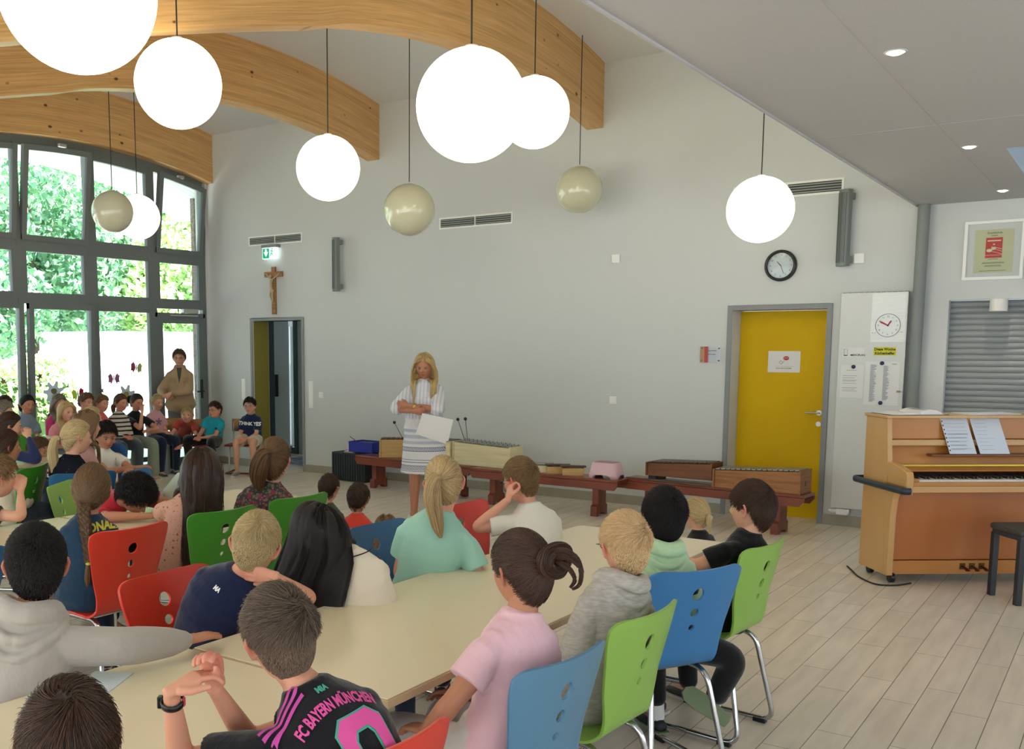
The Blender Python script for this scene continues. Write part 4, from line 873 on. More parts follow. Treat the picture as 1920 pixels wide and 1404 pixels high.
wk = MB(); x = 0.10; kn = 0; ks = (PL-0.20)/52
bk = MB()
for i in range(52):
    wk.bx(0.10+i*ks+0.0006, 0.10+(i+1)*ks-0.0006, -0.232, -0.04, 0.755, 0.778)
    if i % 7 in (0, 2, 3, 5, 6) and i < 51: bk.bx(0.10+(i+1)*ks-0.006, 0.10+(i+1)*ks+0.006, -0.185, -0.04, 0.776, 0.792)
pp('white_keys', wk, mat('ivory_keys', '#d9d6cc', 0.25), 0); pp('black_keys', bk, M_black, 0)
pp('key_block', MB().bx(0.05, 0.10, -0.23, 0.0, 0.735, 0.785).bx(PL-0.10, PL-0.05, -0.23, 0.0, 0.735, 0.785), M_pw)
pp('lower_panel', MB().bx(0.035, PL-0.035, 0.0, 0.018, 0.165, 0.69), mat('piano_dark', '#b9702f', 0.4, coat=0.1, vary=(2.2, '#ab6328', 1.4, (1, 1, 0.25))))
pp('bottom_rail', MB().bx(0.035, PL-0.035, -0.012, 0.02, 0.06, 0.16), M_pw)
for x in (0.575, 0.645, 0.715):
    p = pp('pedal', MB().tube([(x, 0.0, 0.118), (x, -0.05, 0.112), (x, -0.085, 0.10)], [(0.010, 0.006), (0.013, 0.006), (0.018, 0.007)], 10), mat('dark_brass', '#5a3c22', 0.35, metal=0.8), 0)
    MB().bx(x-0.02, x+0.02, -0.016, -0.010, 0.095, 0.14).build('pedal_plate', mat('dark_brass', '#5a3c22'), p)
for x, y in ((0.06, 0.02), (PL-0.06, 0.02), (0.06, 0.33), (PL-0.06, 0.33)):
    c_ = pp('caster', MB().cyl((x-0.016, y-0.03, 0.036), (x+0.016, y-0.03, 0.036), 0.036).bx(x-0.03, x+0.03, y-0.03, y+0.03, 0.05, 0.066), M_black)
pp('handle_rail', MB().tube(rounded([(0.015, -0.285, 0.705), (-0.04, -0.285, 0.705), (-0.045, 0.44, 0.705), (0.1, 0.44, 0.705)], 0.05, 5), (0.014, 0.024), 12), mat('rail_navy', '#1f2c3a', 0.35), 0)
for (u0, u1, lb, cr, nm) in ((0.385, 0.60, 'left sheet of music in a punched sleeve on the piano', 0.01, 'music_sheet'), (0.60, 0.835, 'right sheet of song text on the piano', 0.03, 'music_sheet')):
    r = root(nm, pn.matrix_world @ Vector((0, 0, 0)) if False else PA, prz, lb, 'sheet music', 'sheets standing on the piano')
    sh = 0.05 if u0 < 0.5 else 0.055
    b0 = Vector((u0+sh, -0.004, 0.934)); U = Vector((1, 0, 0)); V = Vector((-sh/0.27, 0.085/0.27, 1)); 
    MB().prism([(0, 0), (u1-u0-0.02, 0), (u1-u0-0.02, 0.275), (0, 0.275)], b0, U, V, -0.001).build('paper', mat('sheet_bluish', '#cfd6e2', 0.3), r)
    g = MB(); Vn = V
    rows = range(9)
    for i in rows:
        for t_ in ([0.0, 0.0035, 0.007] if u0 < 0.5 and i < 5 else [0.0]):
            q = b0+Vn*(0.03+i*0.026+t_)+U*0.02; ln = 0.15 if (u0 < 0.5 and i > 3) else 0.07+0.08*random.random()
            g.prism([(0, 0), (ln, 0), (ln, 0.0015), (0, 0.0015)], q+U.cross(Vn).normalized()*0.0016, U, Vn, 0.0004)
    g.build('print', M_inkl, r)
    if u0 < 0.5:
        g = MB()
        for i in range(9): g.prism([(0, 0), (0.008, 0), (0.008, 0.01), (0, 0.01)], b0+Vn*(0.02+i*0.029)+U*0.004+U.cross(Vn).normalized()*0.0016, U, Vn, 0.0004)
        g.build('punch_holes', M_ink, r)
# open book on the lid
r = root('open_songbook', PA+Matrix.Rotation(prz, 3, 'Z') @ Vector((0.23, 0.19, 1.2075)), prz+R(4), 'open songbook lying on the piano lid', 'book')
def page_block(s, hgt):
    g = MB(); k = 8; top = [(s*(0.002+0.20*j/k), 0.004+hgt*math.sin(PI*min(1, (j+1)/k))**0.8*(1 if j < k else 0)) for j in range(k+1)]; poly = top+[(s*0.205, 0.0), (0, 0)]
    if s < 0: poly = poly[::-1]
    g.prism([(p[0], p[1]) for p in poly], (0, 0.13, 0), (1, 0, 0), (0, 0, 1), 0.26); return g
page_block(-1, 0.012).build('left_pages', M_paper, r); page_block(1, 0.035).build('right_pages', M_paper, r)
MB().bx(-0.215, 0.215, -0.135, 0.135, -0.0005, 0.003).build('cover', M_ink, r)
g = MB(); [g.bx(0.03, 0.09, -0.10+i*0.03, -0.085+i*0.03, 0.037, 0.0375) for i in range(6)]; g.build('print', M_ink, r)
o = tag(MB().bx(-0.2, 0.2, -0.1, 0.1, 0, 0.006).build('loose_papers', M_paper), 'flat loose papers on the right of the piano lid', 'papers'); o.location = PA+Matrix.Rotation(prz, 3, 'Z') @ Vector((0.80, 0.2, 1.2075)); o.rotation_euler = (0, 0, prz+R(4))
# power cable under the piano
tag(MB().tube(smooth_path([(-1.72, 8.08, 0.006), (-1.66, 7.95, 0.006), (-1.56, 7.74, 0.006), (-1.42, 7.58, 0.006), (-1.30, 7.62, 0.006), (-1.22, 7.76, 0.006)]), 0.006, 8).build('power_cable', M_ink), 'thin dark cable on the floor around the left piano foot', 'cable')
# piano stool
r = root('piano_stool', (-0.42, 7.80, 0), prz, 'black padded piano stool cut by the right edge', 'stool')
ms = mat('stool_black', '#23262a', 0.4)
MB().bx(-0.30, 0.30, -0.17, 0.17, 0.462, 0.505).build('padded_seat', mat('stool_pad', '#3c3d3c', 0.5), r, bevel=0.018); MB().bx(-0.285, 0.285, -0.155, 0.155, 0.43, 0.462).build('apron', mat('stool_frame', '#26333f', 0.4), r, bevel=0.003)
for sx in (-1, 1):
    for sy in (-1, 1): MB().bx(sx*0.27-0.02, sx*0.27+0.02, sy*0.14-0.02, sy*0.14+0.02, 0, 0.44).build('leg', ms, r, bevel=0.004)

# ------------------------------------------------------------------ paper cut-outs on the window panes
def flat(name, polys, y, z, label, cat, group, s=1.0, rot=0, x=XW+0.022):
    r = root(name, (x, y, z), 0, label, cat, group); r.rotation_euler = (rot, 0, 0)
    for nm, poly, m in polys: MB().prism([(p[0]*s, p[1]*s) for p in poly], (0, 0, 0), (0, 1, 0), (0, 0, 1), 0.001).build(nm, m, r)
    return r
wing = [(0.01, 0.0), (0.03, 0.05), (0.06, 0.075), (0.075, 0.05), (0.095, 0.045), (0.085, 0.0), (0.09, -0.05), (0.06, -0.045), (0.045, -0.075), (0.025, -0.04)]
mir = lambda P: [(-a, b) for a, b in reversed(P)]
bodyp = [(-0.008, -0.035), (0.008, -0.035), (0.008, 0.03), (0.0, 0.06), (-0.008, 0.03)]
def cp(n, c):
    if n in _M: return _M[n]
    m = mat(n, c, 0.7); nt = m.node_tree; b = nt.nodes['Principled BSDF']; t = N(nt, 'ShaderNodeBsdfTranslucent'); t.inputs[0].default_value = lin(c)
    mx = N(nt, 'ShaderNodeMixShader'); mx.inputs[0].default_value = 0.6; nt.links.new(b.outputs[0], mx.inputs[1]); nt.links.new(t.outputs[0], mx.inputs[2]); nt.links.new(mx.outputs[0], nt.nodes['Material Output'].inputs[0]); return m
flat('paper_butterfly', [('wing', wing, cp('card_purple', '#a8789a')), ('wing', mir(wing), cp('card_purple', '#a8789a')), ('body', bodyp, cp('card_dark', '#3a2c38'))], 8.23, 1.27, 'purple paper butterfly on the window, lower left of two', 'butterfly', 'paper butterflies stuck on the window')
flat('paper_butterfly', [('wing', wing, cp('card_yellow', '#b9b48a')), ('wing', mir(wing), cp('card_pink', '#b05c72')), ('body', bodyp, cp('card_dark', '#3a2c38'))], 8.60, 1.41, 'pink and yellow paper butterfly on the window, upper right of two', 'butterfly', 'paper butterflies stuck on the window', 1, R(-8))
flat('paper_butterfly', [('wing', wing, cp('card_magenta', '#b0305a')), ('wing', mir(wing), cp('card_lime', '#b9c050')), ('body', bodyp, cp('card_dark', '#3a2c38'))], 7.67, 1.09, 'magenta and yellow green paper butterfly behind the children', 'butterfly', 'paper butterflies stuck on the window', 1.0, R(10))
def petals(n, r0, r1): return [((r1 if k % 4 in (1, 2) else r0)*math.cos(2*PI*k/(4*n)), (r1 if k % 4 in (1, 2) else r0)*math.sin(2*PI*k/(4*n))) for k in range(4*n)]
disc = [(0.045*math.cos(2*PI*k/18), 0.035*math.sin(2*PI*k/18)) for k in range(18)]
for (y, z, lb, gcol) in ((7.32, 1.12, 'grey petalled paper flower on the window above the pink shirt', '#a9a3b2'), (8.42, 1.04, 'grey petalled paper flower on the window behind the striped girl', '#a7a6b4')):
    r = flat('paper_flower', [('petals', petals(7, 0.09, 0.15), cp('card_grey'+gcol[1:], '#c4c1cc'))], y, z, lb, 'flower', 'paper flowers stuck on the window')
    MB().prism(disc, (0.0012, 0, 0.02), (0, 1, 0), (0, 0, 1), 0.001).build('flower_centre', cp('card_sun', '#c9c268'), r)
star = [((0.05 if k % 2 else 0.022)*math.cos(PI*k/5), (0.05 if k % 2 else 0.022)*math.sin(PI*k/5)) for k in range(10)]
for (y, z, c, lb) in ((7.13, 1.33, '#77753f', 'olive paper star on the window left of the wide mullion'), (6.64, 1.28, '#a08a5e', 'tan paper star on the window at the left edge'), (8.03, 1.12, '#8c8f96', 'grey paper star on the window above the boy in coral'), (7.05, 0.98, '#b98a6a', 'orange brown paper star low on the window')):
    flat('paper_star', [('star', star, cp('card'+c[1:], c))], y, z, lb, 'star', 'paper stars stuck on the window')
# ------------------------------------------------------------------ people: head, body, hands, hair, clothes
HA = np.array([0.074, 0.090, 0.106])       # half axes of a child's skull
def smst(a, b, x): t = np.clip((x-a)/(b-a), 0, 1); return t*t*(3-2*t)
def head_pts(D):
    p = D*HA; x, y, z = p[:, 0].copy(), p[:, 1].copy(), p[:, 2].copy(); ax = np.abs(x)
    front = smst(0.0, 0.05, y); back = smst(0.0, 0.04, -y)
    jaw = smst(0.015, -0.095, z)
    x = x*(1-0.20*jaw*(0.5+0.5*front)); x = x*(1-0.12*back*jaw)
    y = np.where(y < 0, y*(1-0.42*smst(-0.015, -0.09, z)), y)
    y = np.where(y > 0, y*(1+0.16*smst(-0.03, -0.1, z)), y)
    y = y+0.004*back*smst(0.06, 0.02, z)*0
    g = lambda cx, cz, sx, sz: np.exp(-((ax-cx)/sx)**2-((p[:, 2]-cz)/sz)**2)*front
    y = y-0.010*g(0.031, 0.004, 0.015, 0.012)+0.004*g(0.028, 0.024, 0.02, 0.008)
    y = y+0.017*g(0, -0.024, 0.010, 0.012)+0.010*g(0, -0.008, 0.008, 0.016)+0.006*g(0.011, -0.028, 0.006, 0.006)
    y = y+0.005*g(0, -0.047, 0.020, 0.006)+0.005*g(0, -0.060, 0.017, 0.006)-0.003*g(0, -0.0535, 0.022, 0.0025)-0.002*g(0, -0.071, 0.02, 0.006)
    y = y+0.006*g(0, -0.088, 0.018, 0.012)+0.004*g(0.040, -0.028, 0.018, 0.02)
    return np.stack([x, y, z], 1)
def sph_dirs(nu, nv):
    th = np.linspace(0, PI, nv+1)[1:-1]; ph = np.linspace(0, 2*PI, nu, endpoint=False); T, Pp = np.meshgrid(th, ph, indexing='ij')
    D = np.stack([np.sin(T)*np.cos(Pp), np.sin(T)*np.sin(Pp), np.cos(T)], -1).reshape(-1, 3); return np.vstack([D, [[0, 0, 1], [0, 0, -1]]])
def sph_faces(nu, nv):
    F = []; n = nv-1
    for i in range(n-1):
        for k in range(nu): a = i*nu+k; b = i*nu+(k+1) % nu; F.append((a, a+nu, b+nu, b))
    t = n*nu
    for k in range(nu): F.append((t, k, (k+1) % nu)); F.append((t+1, (n-1)*nu+(k+1) % nu, (n-1)*nu+k))
    return F
_HD = sph_dirs(64, 48); _HF = sph_faces(64, 48); _HP = head_pts(_HD)
HL = {'short': [(0, .066), (30, .062), (50, .045), (68, .024), (80, .008), (88, .022), (102, .022), (112, -.004), (128, -.040), (150, -.060), (180, -.066)],
      'long': [(0, .070), (30, .062), (50, .04), (62, .0), (75, -.05), (90, -.085), (180, -.10)],
      'up': [(0, .068), (30, .062), (50, .045), (68, .015), (80, -.005), (92, .005), (104, .0), (118, -.03), (140, -.06), (180, -.07)]}
def hair_mask(p, style):
    """p in head space (unscaled)"""
    phi = np.degrees(np.arctan2(np.abs(p[:, 0]), p[:, 1])); t = HL[style]; hz = np.interp(phi, [a for a, b in t], [b for a, b in t])
    return smst(-0.006, 0.006, p[:, 2]-hz)
def ell(c, X, Y, rx, ry, n):
    a = 2*PI*np.arange(n)/n; return c+np.outer(np.cos(a)*rx, X)+np.outer(np.sin(a)*ry, Y)
V3 = lambda v: np.array(v, float)
def unit(v): v = np.array(v, float); return v/max(np.linalg.norm(v), 1e-9)
def loft(mb, rings, n=24, dome=0.6):
    """rings: (centre, X, Y, rx, ry); domed ends"""
    R_ = []
    def cap(i, j, sg):
        c, X, Y, rx, ry = rings[i]; d = unit(V3(c)-V3(rings[j][0])); out = []
        for a in (0.35, 0.7, 0.92): h = math.sin(a*PI/2)*min(rx, ry)*dome; k = math.cos(a*PI/2); out.append((V3(c)+d*h, X, Y, rx*k, ry*k))
        return out
    A = cap(0, 1, 1)[::-1]+list(rings)+cap(-1, -2, 1)
    vs = np.vstack([ell(V3(c), unit(X), unit(Y), rx, ry, n) for c, X, Y, rx, ry in A]); m = len(A)
    fs = [(i*n+k, i*n+(k+1) % n, (i+1)*n+(k+1) % n, (i+1)*n+k) for i in range(m-1) for k in range(n)]
    fs.append(tuple(range(n-1, -1, -1))); fs.append(tuple(range((m-1)*n, m*n))); mb.add(vs, fs)
def limb(mb, pts, rad, seg=14, round_=0.05):
    P = rounded([tuple(p) for p in pts], round_, 5); d = [0]
    for i in range(1, len(P)): d.append(d[-1]+(P[i]-P[i-1]).length)
    # radius interpolated along the polyline's own arc length
    q = [0]
    for i in range(1, len(pts)): q.append(q[-1]+np.linalg.norm(V3(pts[i])-V3(pts[i-1])))
    n = 3; Q = []; 
    for i in range(len(P)-1):
        for k in range(n): Q.append((P[i].lerp(P[i+1], k/n), d[i]+(d[i+1]-d[i])*k/n))
    Q.append((P[-1], d[-1])); sc_ = q[-1]/max(d[-1], 1e-6)
    if isinstance(rad[0], tuple): rr = [float(np.interp(s*sc_/q[-1], [a for a, b in rad], [b for a, b in rad])) for _, s in Q]
    else: rr = [float(np.interp(s*sc_, q, rad)) for _, s in Q]
    t0 = (Q[0][0]-Q[1][0]).normalized(); t1 = (Q[-1][0]-Q[-2][0]).normalized()
    pts2 = [Q[0][0]+t0*rr[0]*0.6]+[q_[0] for q_ in Q]+[Q[-1][0]+t1*rr[-1]*0.6]; rr = [rr[0]*0.6]+rr+[rr[-1]*0.6]
    mb.tube(pts2, rr, seg)
def hand(mb, Wp, d, n, side, curl, s, spread=0.0, thumb=0.3):
    d = unit(d); n = unit(V3(n)-d*np.dot(n, d)); t = np.cross(d, n)*side; Wp = V3(Wp)
    loft(mb, [(Wp-d*0.01*s, t, n, .021*s, .016*s), (Wp+d*.012*s, t, n, .024*s, .015*s), (Wp+d*.045*s, t, n, .034*s, .014*s), (Wp+d*.072*s, t, n, .035*s, .012*s)], 16)
    for i in range(4):
        ln = [.062, .069, .064, .050][i]*s; b = Wp+d*(.074-.004*abs(i-1))*s+t*(.0265-.0176*i)*s
        cu = curl[i] if isinstance(curl, (list, tuple)) else curl*(1+0.08*i); sp = (1.5-i)*spread; dd = unit(d+t*sp); P = [b-dd*.012*s, b]
        an = 0
        for ph, (fl, ca) in enumerate(((.45, .55), (.30, .95), (.25, .7))):
            an += cu*ca; v = dd*math.cos(an)+n*math.sin(an); P.append(P[-1]+v*ln*fl)
        mb.tube([tuple(p) for p in P]+[tuple(P[-1]+v*.003*s)], [r*s for r in (.0085, .0085, .0082, .0076, .0068, .004)], 9)
    b = Wp+d*.014*s+t*.020*s; v1 = unit(d*.65+t*(.85-thumb)+n*thumb); v2 = unit(d*.9+t*(.35-thumb*.6)+n*thumb)
    mb.tube([tuple(b), tuple(b+v1*.030*s), tuple(b+v1*.030*s+v2*.024*s), tuple(b+v1*.030*s+v2*.045*s), tuple(b+v1*.030*s+v2*.049*s)], [r*s for r in (.013, .0105, .0092, .0078, .004)], 10)
def remesh(mb, name, m, vox, it, par, attr=None, fn=None):
    me = mb.mesh('tmp', m); o = bpy.data.objects.new('tmp', me); COL.objects.link(o)
    md = o.modifiers.new('r', 'REMESH'); md.mode = 'VOXEL'; md.voxel_size = vox; md.adaptivity = 0
    if it: md = o.modifiers.new('s', 'SMOOTH'); md.factor = 0.5; md.iterations = it
    me2 = evaluated(o); bpy.data.objects.remove(o); bpy.data.meshes.remove(me)
    n = len(me2.vertices); co = np.empty(n*3, np.float32); me2.vertices.foreach_get('co', co); co = co.reshape(-1, 3).astype(float)
    if fn: co = fn(co)
    if attr:
        a = me2.attributes.new(attr[0], 'FLOAT', 'POINT'); a.data.foreach_set('value', attr[1](co).astype(np.float32))
    L0 = np.array(par.location); me2.vertices.foreach_set('co', (co-L0).astype(np.float32).ravel())
    me2.polygons.foreach_set('use_smooth', np.ones(len(me2.polygons), bool)); me2.materials.clear(); me2.materials.append(m); me2.update()
    me2.name = name; o = bpy.data.objects.new(name, me2); COL.objects.link(o); o.parent = par; return o
def put(mb, name, mats, par, **kw):
    L0 = Vector(par.location); mb.v = [tuple(Vector(v)-L0) for v in mb.v]; return mb.build(name, mats, par, **kw)
def strand_arrays(P, rad, rs, tip=0.35):
    """triangular tubes along P (N, K, 3)"""
    Nn, K, _ = P.shape; T = np.gradient(P, axis=1); T /= np.linalg.norm(T, axis=2, keepdims=True)+1e-9
    ref = rs.normal(size=(Nn, 1, 3)); A = np.cross(T, ref); A /= np.linalg.norm(A, axis=2, keepdims=True)+1e-9; B = np.cross(T, A)
    r = (rad*(0.7+0.6*rs.rand(Nn)))[:, None, None]*np.interp(np.linspace(0, 1, K), [0, .15, .7, 1], [.6, 1, .85, tip])[None, :, None]
    V = np.stack([P+r*(A*math.cos(2*PI*j/3)+B*math.sin(2*PI*j/3)) for j in range(3)], 2)   # N K 3 3
    base = (np.arange(Nn)*K*3)[:, None, None]; k = (np.arange(K-1)*3)[None, :, None]; j = np.arange(3)[None, None, :]; j2 = (j+1) % 3
    F = np.stack([base+k+j, base+k+j2, base+k+3+j2, base+k+3+j], -1).reshape(-1, 4); return V.reshape(-1, 3), F
def hair_mat(name, c1, c2, rough=0.42):
    m = mat(name, c1, rough, spec=0.35, attr=('v', c2)); return m
def join_mesh(name, blocks, m, par):
    """blocks: (verts, quads, value per vertex)"""
    V = []; F = []; A = []; o = 0
    for v, f, a in blocks: V.append(v); F.append(f+o); A.append(a); o += len(v)
    V = np.vstack(V)-np.array(par.location); me = quads(V, np.vstack(F), name, True); at = me.attributes.new('v', 'FLOAT', 'POINT'); at.data.foreach_set('value', np.concatenate(A).astype(np.float32)); me.materials.append(m)
    ob = bpy.data.objects.new(name, me); COL.objects.link(ob); ob.parent = par; return ob
_CD = sph_dirs(72, 56)
def tri2quad(F): return np.array([f if len(f) == 4 else (f[0], f[1], f[2], f[2]) for f in F])
_CF = np.array([f for f in sph_faces(72, 56) if len(f) == 4])
def skull_push(p, off):
    """push points (head space) out to the skull ellipsoid grown by off (metres, array or number)"""
    c = np.array([0, -0.004, 0.004]); q = p-c; a = HA+0.002
    e = np.linalg.norm(q/a, axis=-1, keepdims=True); need = 1+np.asarray(off)[..., None]/0.09
    return np.where(e < need, c+q/np.maximum(e, 1e-6)*need, p)
def make_hair(pr, hs, Hc, RH, spec, det, torso_push, tie_dir=None):
    rs = np.random.RandomState(spec.get('seed', 1)); st = spec['style']; ms = {'short': 'short', 'long': 'long', 'pony': 'up', 'bun': 'up', 'braid': 'up'}[st]
    top, side = spec.get('top', .022), spec.get('side', .008)
    toW = lambda p: (p*hs) @ RH.T+Hc
    base = head_pts(_CD); nrm = base/HA**2; nrm /= np.linalg.norm(nrm, axis=1)[:, None]; mk = hair_mask(base, ms)
    h = smst(-0.01, 0.075, base[:, 2]); th = side*(1-h)+top*h
    cr = np.array(spec.get('crown', (0.0, -0.045, 0.09))); rel = base-cr; an = np.arctan2(rel[:, 0], -rel[:, 1]+0.3*rel[:, 2])
    nz = 0.12*np.sin(an*17+6*np.sin(base[:, 2]*60))+0.10*np.sin(an*41+base[:, 2]*90)+0.08*np.sin(base[:, 0]*140+base[:, 1]*110)
    if st == 'short' and spec.get('part') is not None: nz = nz-0.5*np.exp(-((base[:, 0]-spec['part'])/0.006)**2)*(base[:, 1] > -0.05)
    cap = base+nrm*((mk*th*(1+nz*spec.get('rag', 1.0))-(1-mk)*0.012))[:, None]
    blocks = [(toW(cap), _CF, 0.12+0.25*rs.rand(len(cap)))]
    n = int(spec.get('n', 5000)*det); rad = spec.get('rad', .0011)/max(det, .25)**0.5
    D = rs.normal(size=(n*3, 3)); D /= np.linalg.norm(D, axis=1)[:, None]; B = head_pts(D); ok = hair_mask(B, ms) > 0.4; B = B[ok][:n]; Nn = len(B)
    nr = B/HA**2; nr /= np.linalg.norm(nr, axis=1)[:, None]; hh = smst(-0.01, 0.075, B[:, 2]); off = (side*(1-hh)+top*hh)
    val = np.clip(rs.normal(0.5, 0.22, Nn), 0, 1)
    if st == 'short':
        K = 6; L_ = (spec.get('ls', .012)*(1-hh)+spec.get('lt', .045)*hh)*(0.7+0.6*rs.rand(Nn)); P = [B+nr*(off*0.45)[:, None]]
        sw = spec.get('swirl', 0.8)
        for k in range(K-1):
            p = P[-1]; v = p-cr; dist = np.linalg.norm(v, axis=1); v = v/dist[:, None]
            w = np.cross(v, np.array([0, -0.3, 1.0])); v = v+w*(sw*np.exp(-dist/0.05))[:, None]
            v = v+np.outer(hh, spec.get('comb', (0, .4, 0)))+np.outer(1-hh, (0, 0, -1.0)); nn = p/HA**2; nn /= np.linalg.norm(nn, axis=1)[:, None]
            v = v-nn*(v*nn).sum(1)[:, None]; v /= np.linalg.norm(v, axis=1)[:, None]+1e-9
            lift = spec.get('lift', .25)*(1-k/K)*(0.05+hh); v = v+nn*lift[:, None]+rs.normal(size=v.shape)*spec.get('mess', .12)
            v /= np.linalg.norm(v, axis=1)[:, None]; q = p+v*(L_/(K-1))[:, None]; P.append(skull_push(q, off*0.9))
        P = np.stack(P, 1)
        if spec.get('fade'): val = val*0.6+0.4*(1-hh)*spec['fade']
        if spec.get('hi'): val = np.clip(val+spec['hi']*smst(-0.03, 0.07, B[:, 1])*hh, 0, 1)
        PW = toW(P.reshape(-1, 3)).reshape(P.shape)
    elif st in ('pony', 'bun', 'braid'):
        T = np.array(spec['tie']); K = 9; t = np.linspace(0, 1, K)[None, :, None]; P = B[:, None]*(1-t)+T[None, None]*t
        P = P+(rs.normal(size=(Nn, 1, 3))*0.006)*np.sin(t*PI); o2 = (off[:, None]*(0.75+0.45*rs.rand(Nn)[:, None])+0*t[..., 0])
        P = skull_push(P, o2); 
        cut = 0.25+0.75*rs.rand(Nn)*0+0.75; PW = toW(P.reshape(-1, 3)).reshape(P.shape)
    else:   # long, hanging
        Lh = spec['len']; K = 16
        def grow(Bp, lay, L2):
            hh2 = smst(-0.01, 0.075, Bp[:, 2]); o0 = (side*(1-hh2)+top*hh2); P = [toW(Bp+Bp/np.linalg.norm(Bp, axis=1)[:, None]*(o0*0.6)[:, None])]
            sdx = np.sign(Bp[:, 0]-spec.get('part', 0)); fall = V3(spec.get('fall', (0, 0, 0)))
            for k in range(K-1):
                p = (P[-1]-Hc) @ RH/hs; e = np.linalg.norm(p/(HA+0.02), axis=1); near = smst(1.35, 1.0, e)
                v = np.zeros_like(p); v[:, 0] = sdx*0.55*near*smst(-.05, .05, p[:, 1]); v[:, 1] = -near*(0.75*smst(-0.05, 0.05, p[:, 1])); vW = v @ RH.T+np.array([0, 0, -1.0])+fall*(1-near)[:, None]
                vW = vW+rs.normal(size=vW.shape)*0.05; vW /= np.linalg.norm(vW, axis=1)[:, None]
                q = P[-1]+vW*(L2/(K-1))[:, None]; ql = (q-Hc) @ RH/hs; lo = np.maximum(o0*0.8, 0.004)+lay; ql = skull_push(ql, lo)
                m_ = (ql[:, 2] < 0.06) & (ql[:, 2] > -0.2) & (ql[:, 1] > -0.01); ax = np.abs(ql[:, 0]); lim = 0.066+lay
                ql[:, 0] = np.where(m_ & (ax < lim), np.where(ql[:, 0] >= 0, 1, -1)*lim, ql[:, 0]); q = toW(ql); q = torso_push(q, lay*hs+0.008); P.append(q)
            return np.stack(P, 1)
        guide = rs.choice(Nn, min(Nn, 70), False); G = grow(B[guide], np.full(len(guide), .002), Lh*(0.85+0.1*rs.rand(len(guide))))
        g = MB()
        for s_ in G: g.tube([tuple(p) for p in s_], [.012*hs]+[.015*hs]*(K-3)+[.010*hs, .004*hs], 7)
        vol = remesh(g, 'hair_volume', spec['mat'], .007*max(hs, .9) if det > .4 else .011, 4, pr, ('v', lambda c: np.full(len(c), 0.15)))
        nv = len(vol.data.vertices); co = np.empty(nv*3, np.float32); vol.data.vertices.foreach_get('co', co); Fq = np.array([tuple(p.vertices) if len(p.vertices) == 4 else tuple(p.vertices)+(p.vertices[-1],) for p in vol.data.polygons])
        blocks.append((co.reshape(-1, 3).astype(float)+np.array(pr.location), Fq, np.full(nv, .15))); bpy.data.objects.remove(vol)
        PW = grow(B, 0.012*rs.rand(Nn), Lh*(0.82+0.25*rs.rand(Nn)))
        if spec.get('wave'): ph = rs.rand(Nn, 1)*6; tt = np.linspace(0, 1, K)[None]; PW = PW+(np.sin(tt*spec['wave']+ph)*0.006*tt)[..., None]*unit(RH[:, 0])
    V, F = strand_arrays(PW, rad*hs, rs); blocks.append((V, F, np.repeat(val, PW.shape[1]*3)))
    def bundle(path, radf, n2, rad2, wav=0.0, vol=0.8, flatn=None):
        path = np.array([tuple(p) for p in smooth_path([tuple(p) for p in path], 4)]); K = len(path); tt = np.linspace(0, 1, K)
        T = np.gradient(path, axis=0); T /= np.linalg.norm(T, axis=1)[:, None]; a = unit(np.cross(T[0], [0.3, 0.8, 0.2])); A = np.array([unit(a-t_*np.dot(a, t_)) for t_ in T]); Bn = np.cross(T, A)
        rr = np.interp(tt, np.linspace(0, 1, len(radf)), radf); th_ = rs.rand(n2)*2*PI; r0 = np.sqrt(rs.rand(n2))*1.05
        u = (np.cos(th_)*r0)[:, None]*rr[None]; w = (np.sin(th_)*r0)[:, None]*rr[None]
        if wav: ph = rs.rand(n2, 1)*6.28; u = u+np.sin(tt[None]*wav+ph)*0.12*rr[None]
        P = path[None]+u[..., None]*A[None]+w[..., None]*Bn[None]; 
        m_ = (rs.rand(n2)*0.28); P = P  # staggered ends
        V, F = strand_arrays(P, rad2, rs, 0.2); blocks.append((V, F, np.repeat(np.clip(rs.normal(.55, .22, n2), 0, 1), K*3)))
        g = MB(); g.tube([tuple(p) for p in path], [r*vol for r in rr], 12); vv = np.array(g.v); Fq = np.array([f for f in g.f if len(f) == 4]); blocks.append((vv, Fq, np.full(len(vv), .2)))
    if st == 'pony':
        Tw = toW(skull_push(np.array([spec['tie']]), np.array([.02])))[0]; bundle([Tw]+[Tw+V3(p)*hs for p in spec['tail']], [r*hs for r in spec.get('tr', (.014, .024, .03, .028, .016, .004))], int(spec.get('tn', 900)*det)+60, rad*hs*1.15, spec.get('wave', 0))
        pr['tie_at'] = 1
        g = MB(); d = unit(V3(spec['tail'][0])); a = unit(np.cross(d, [0.2, 0.9, 0.1])); b = np.cross(d, a); c0 = Tw+d*0.012*hs
        g.tube([tuple(c0+(a*math.cos(x)+b*math.sin(x))*0.0165*hs) for x in [2*PI*k/16 for k in range(17)]], 0.0055*hs, 8, False); put(g, 'hair_tie', mat('tie'+spec.get('tiec', '#8a5a6a')[1:], spec.get('tiec', '#8a5a6a'), 0.6), pr)
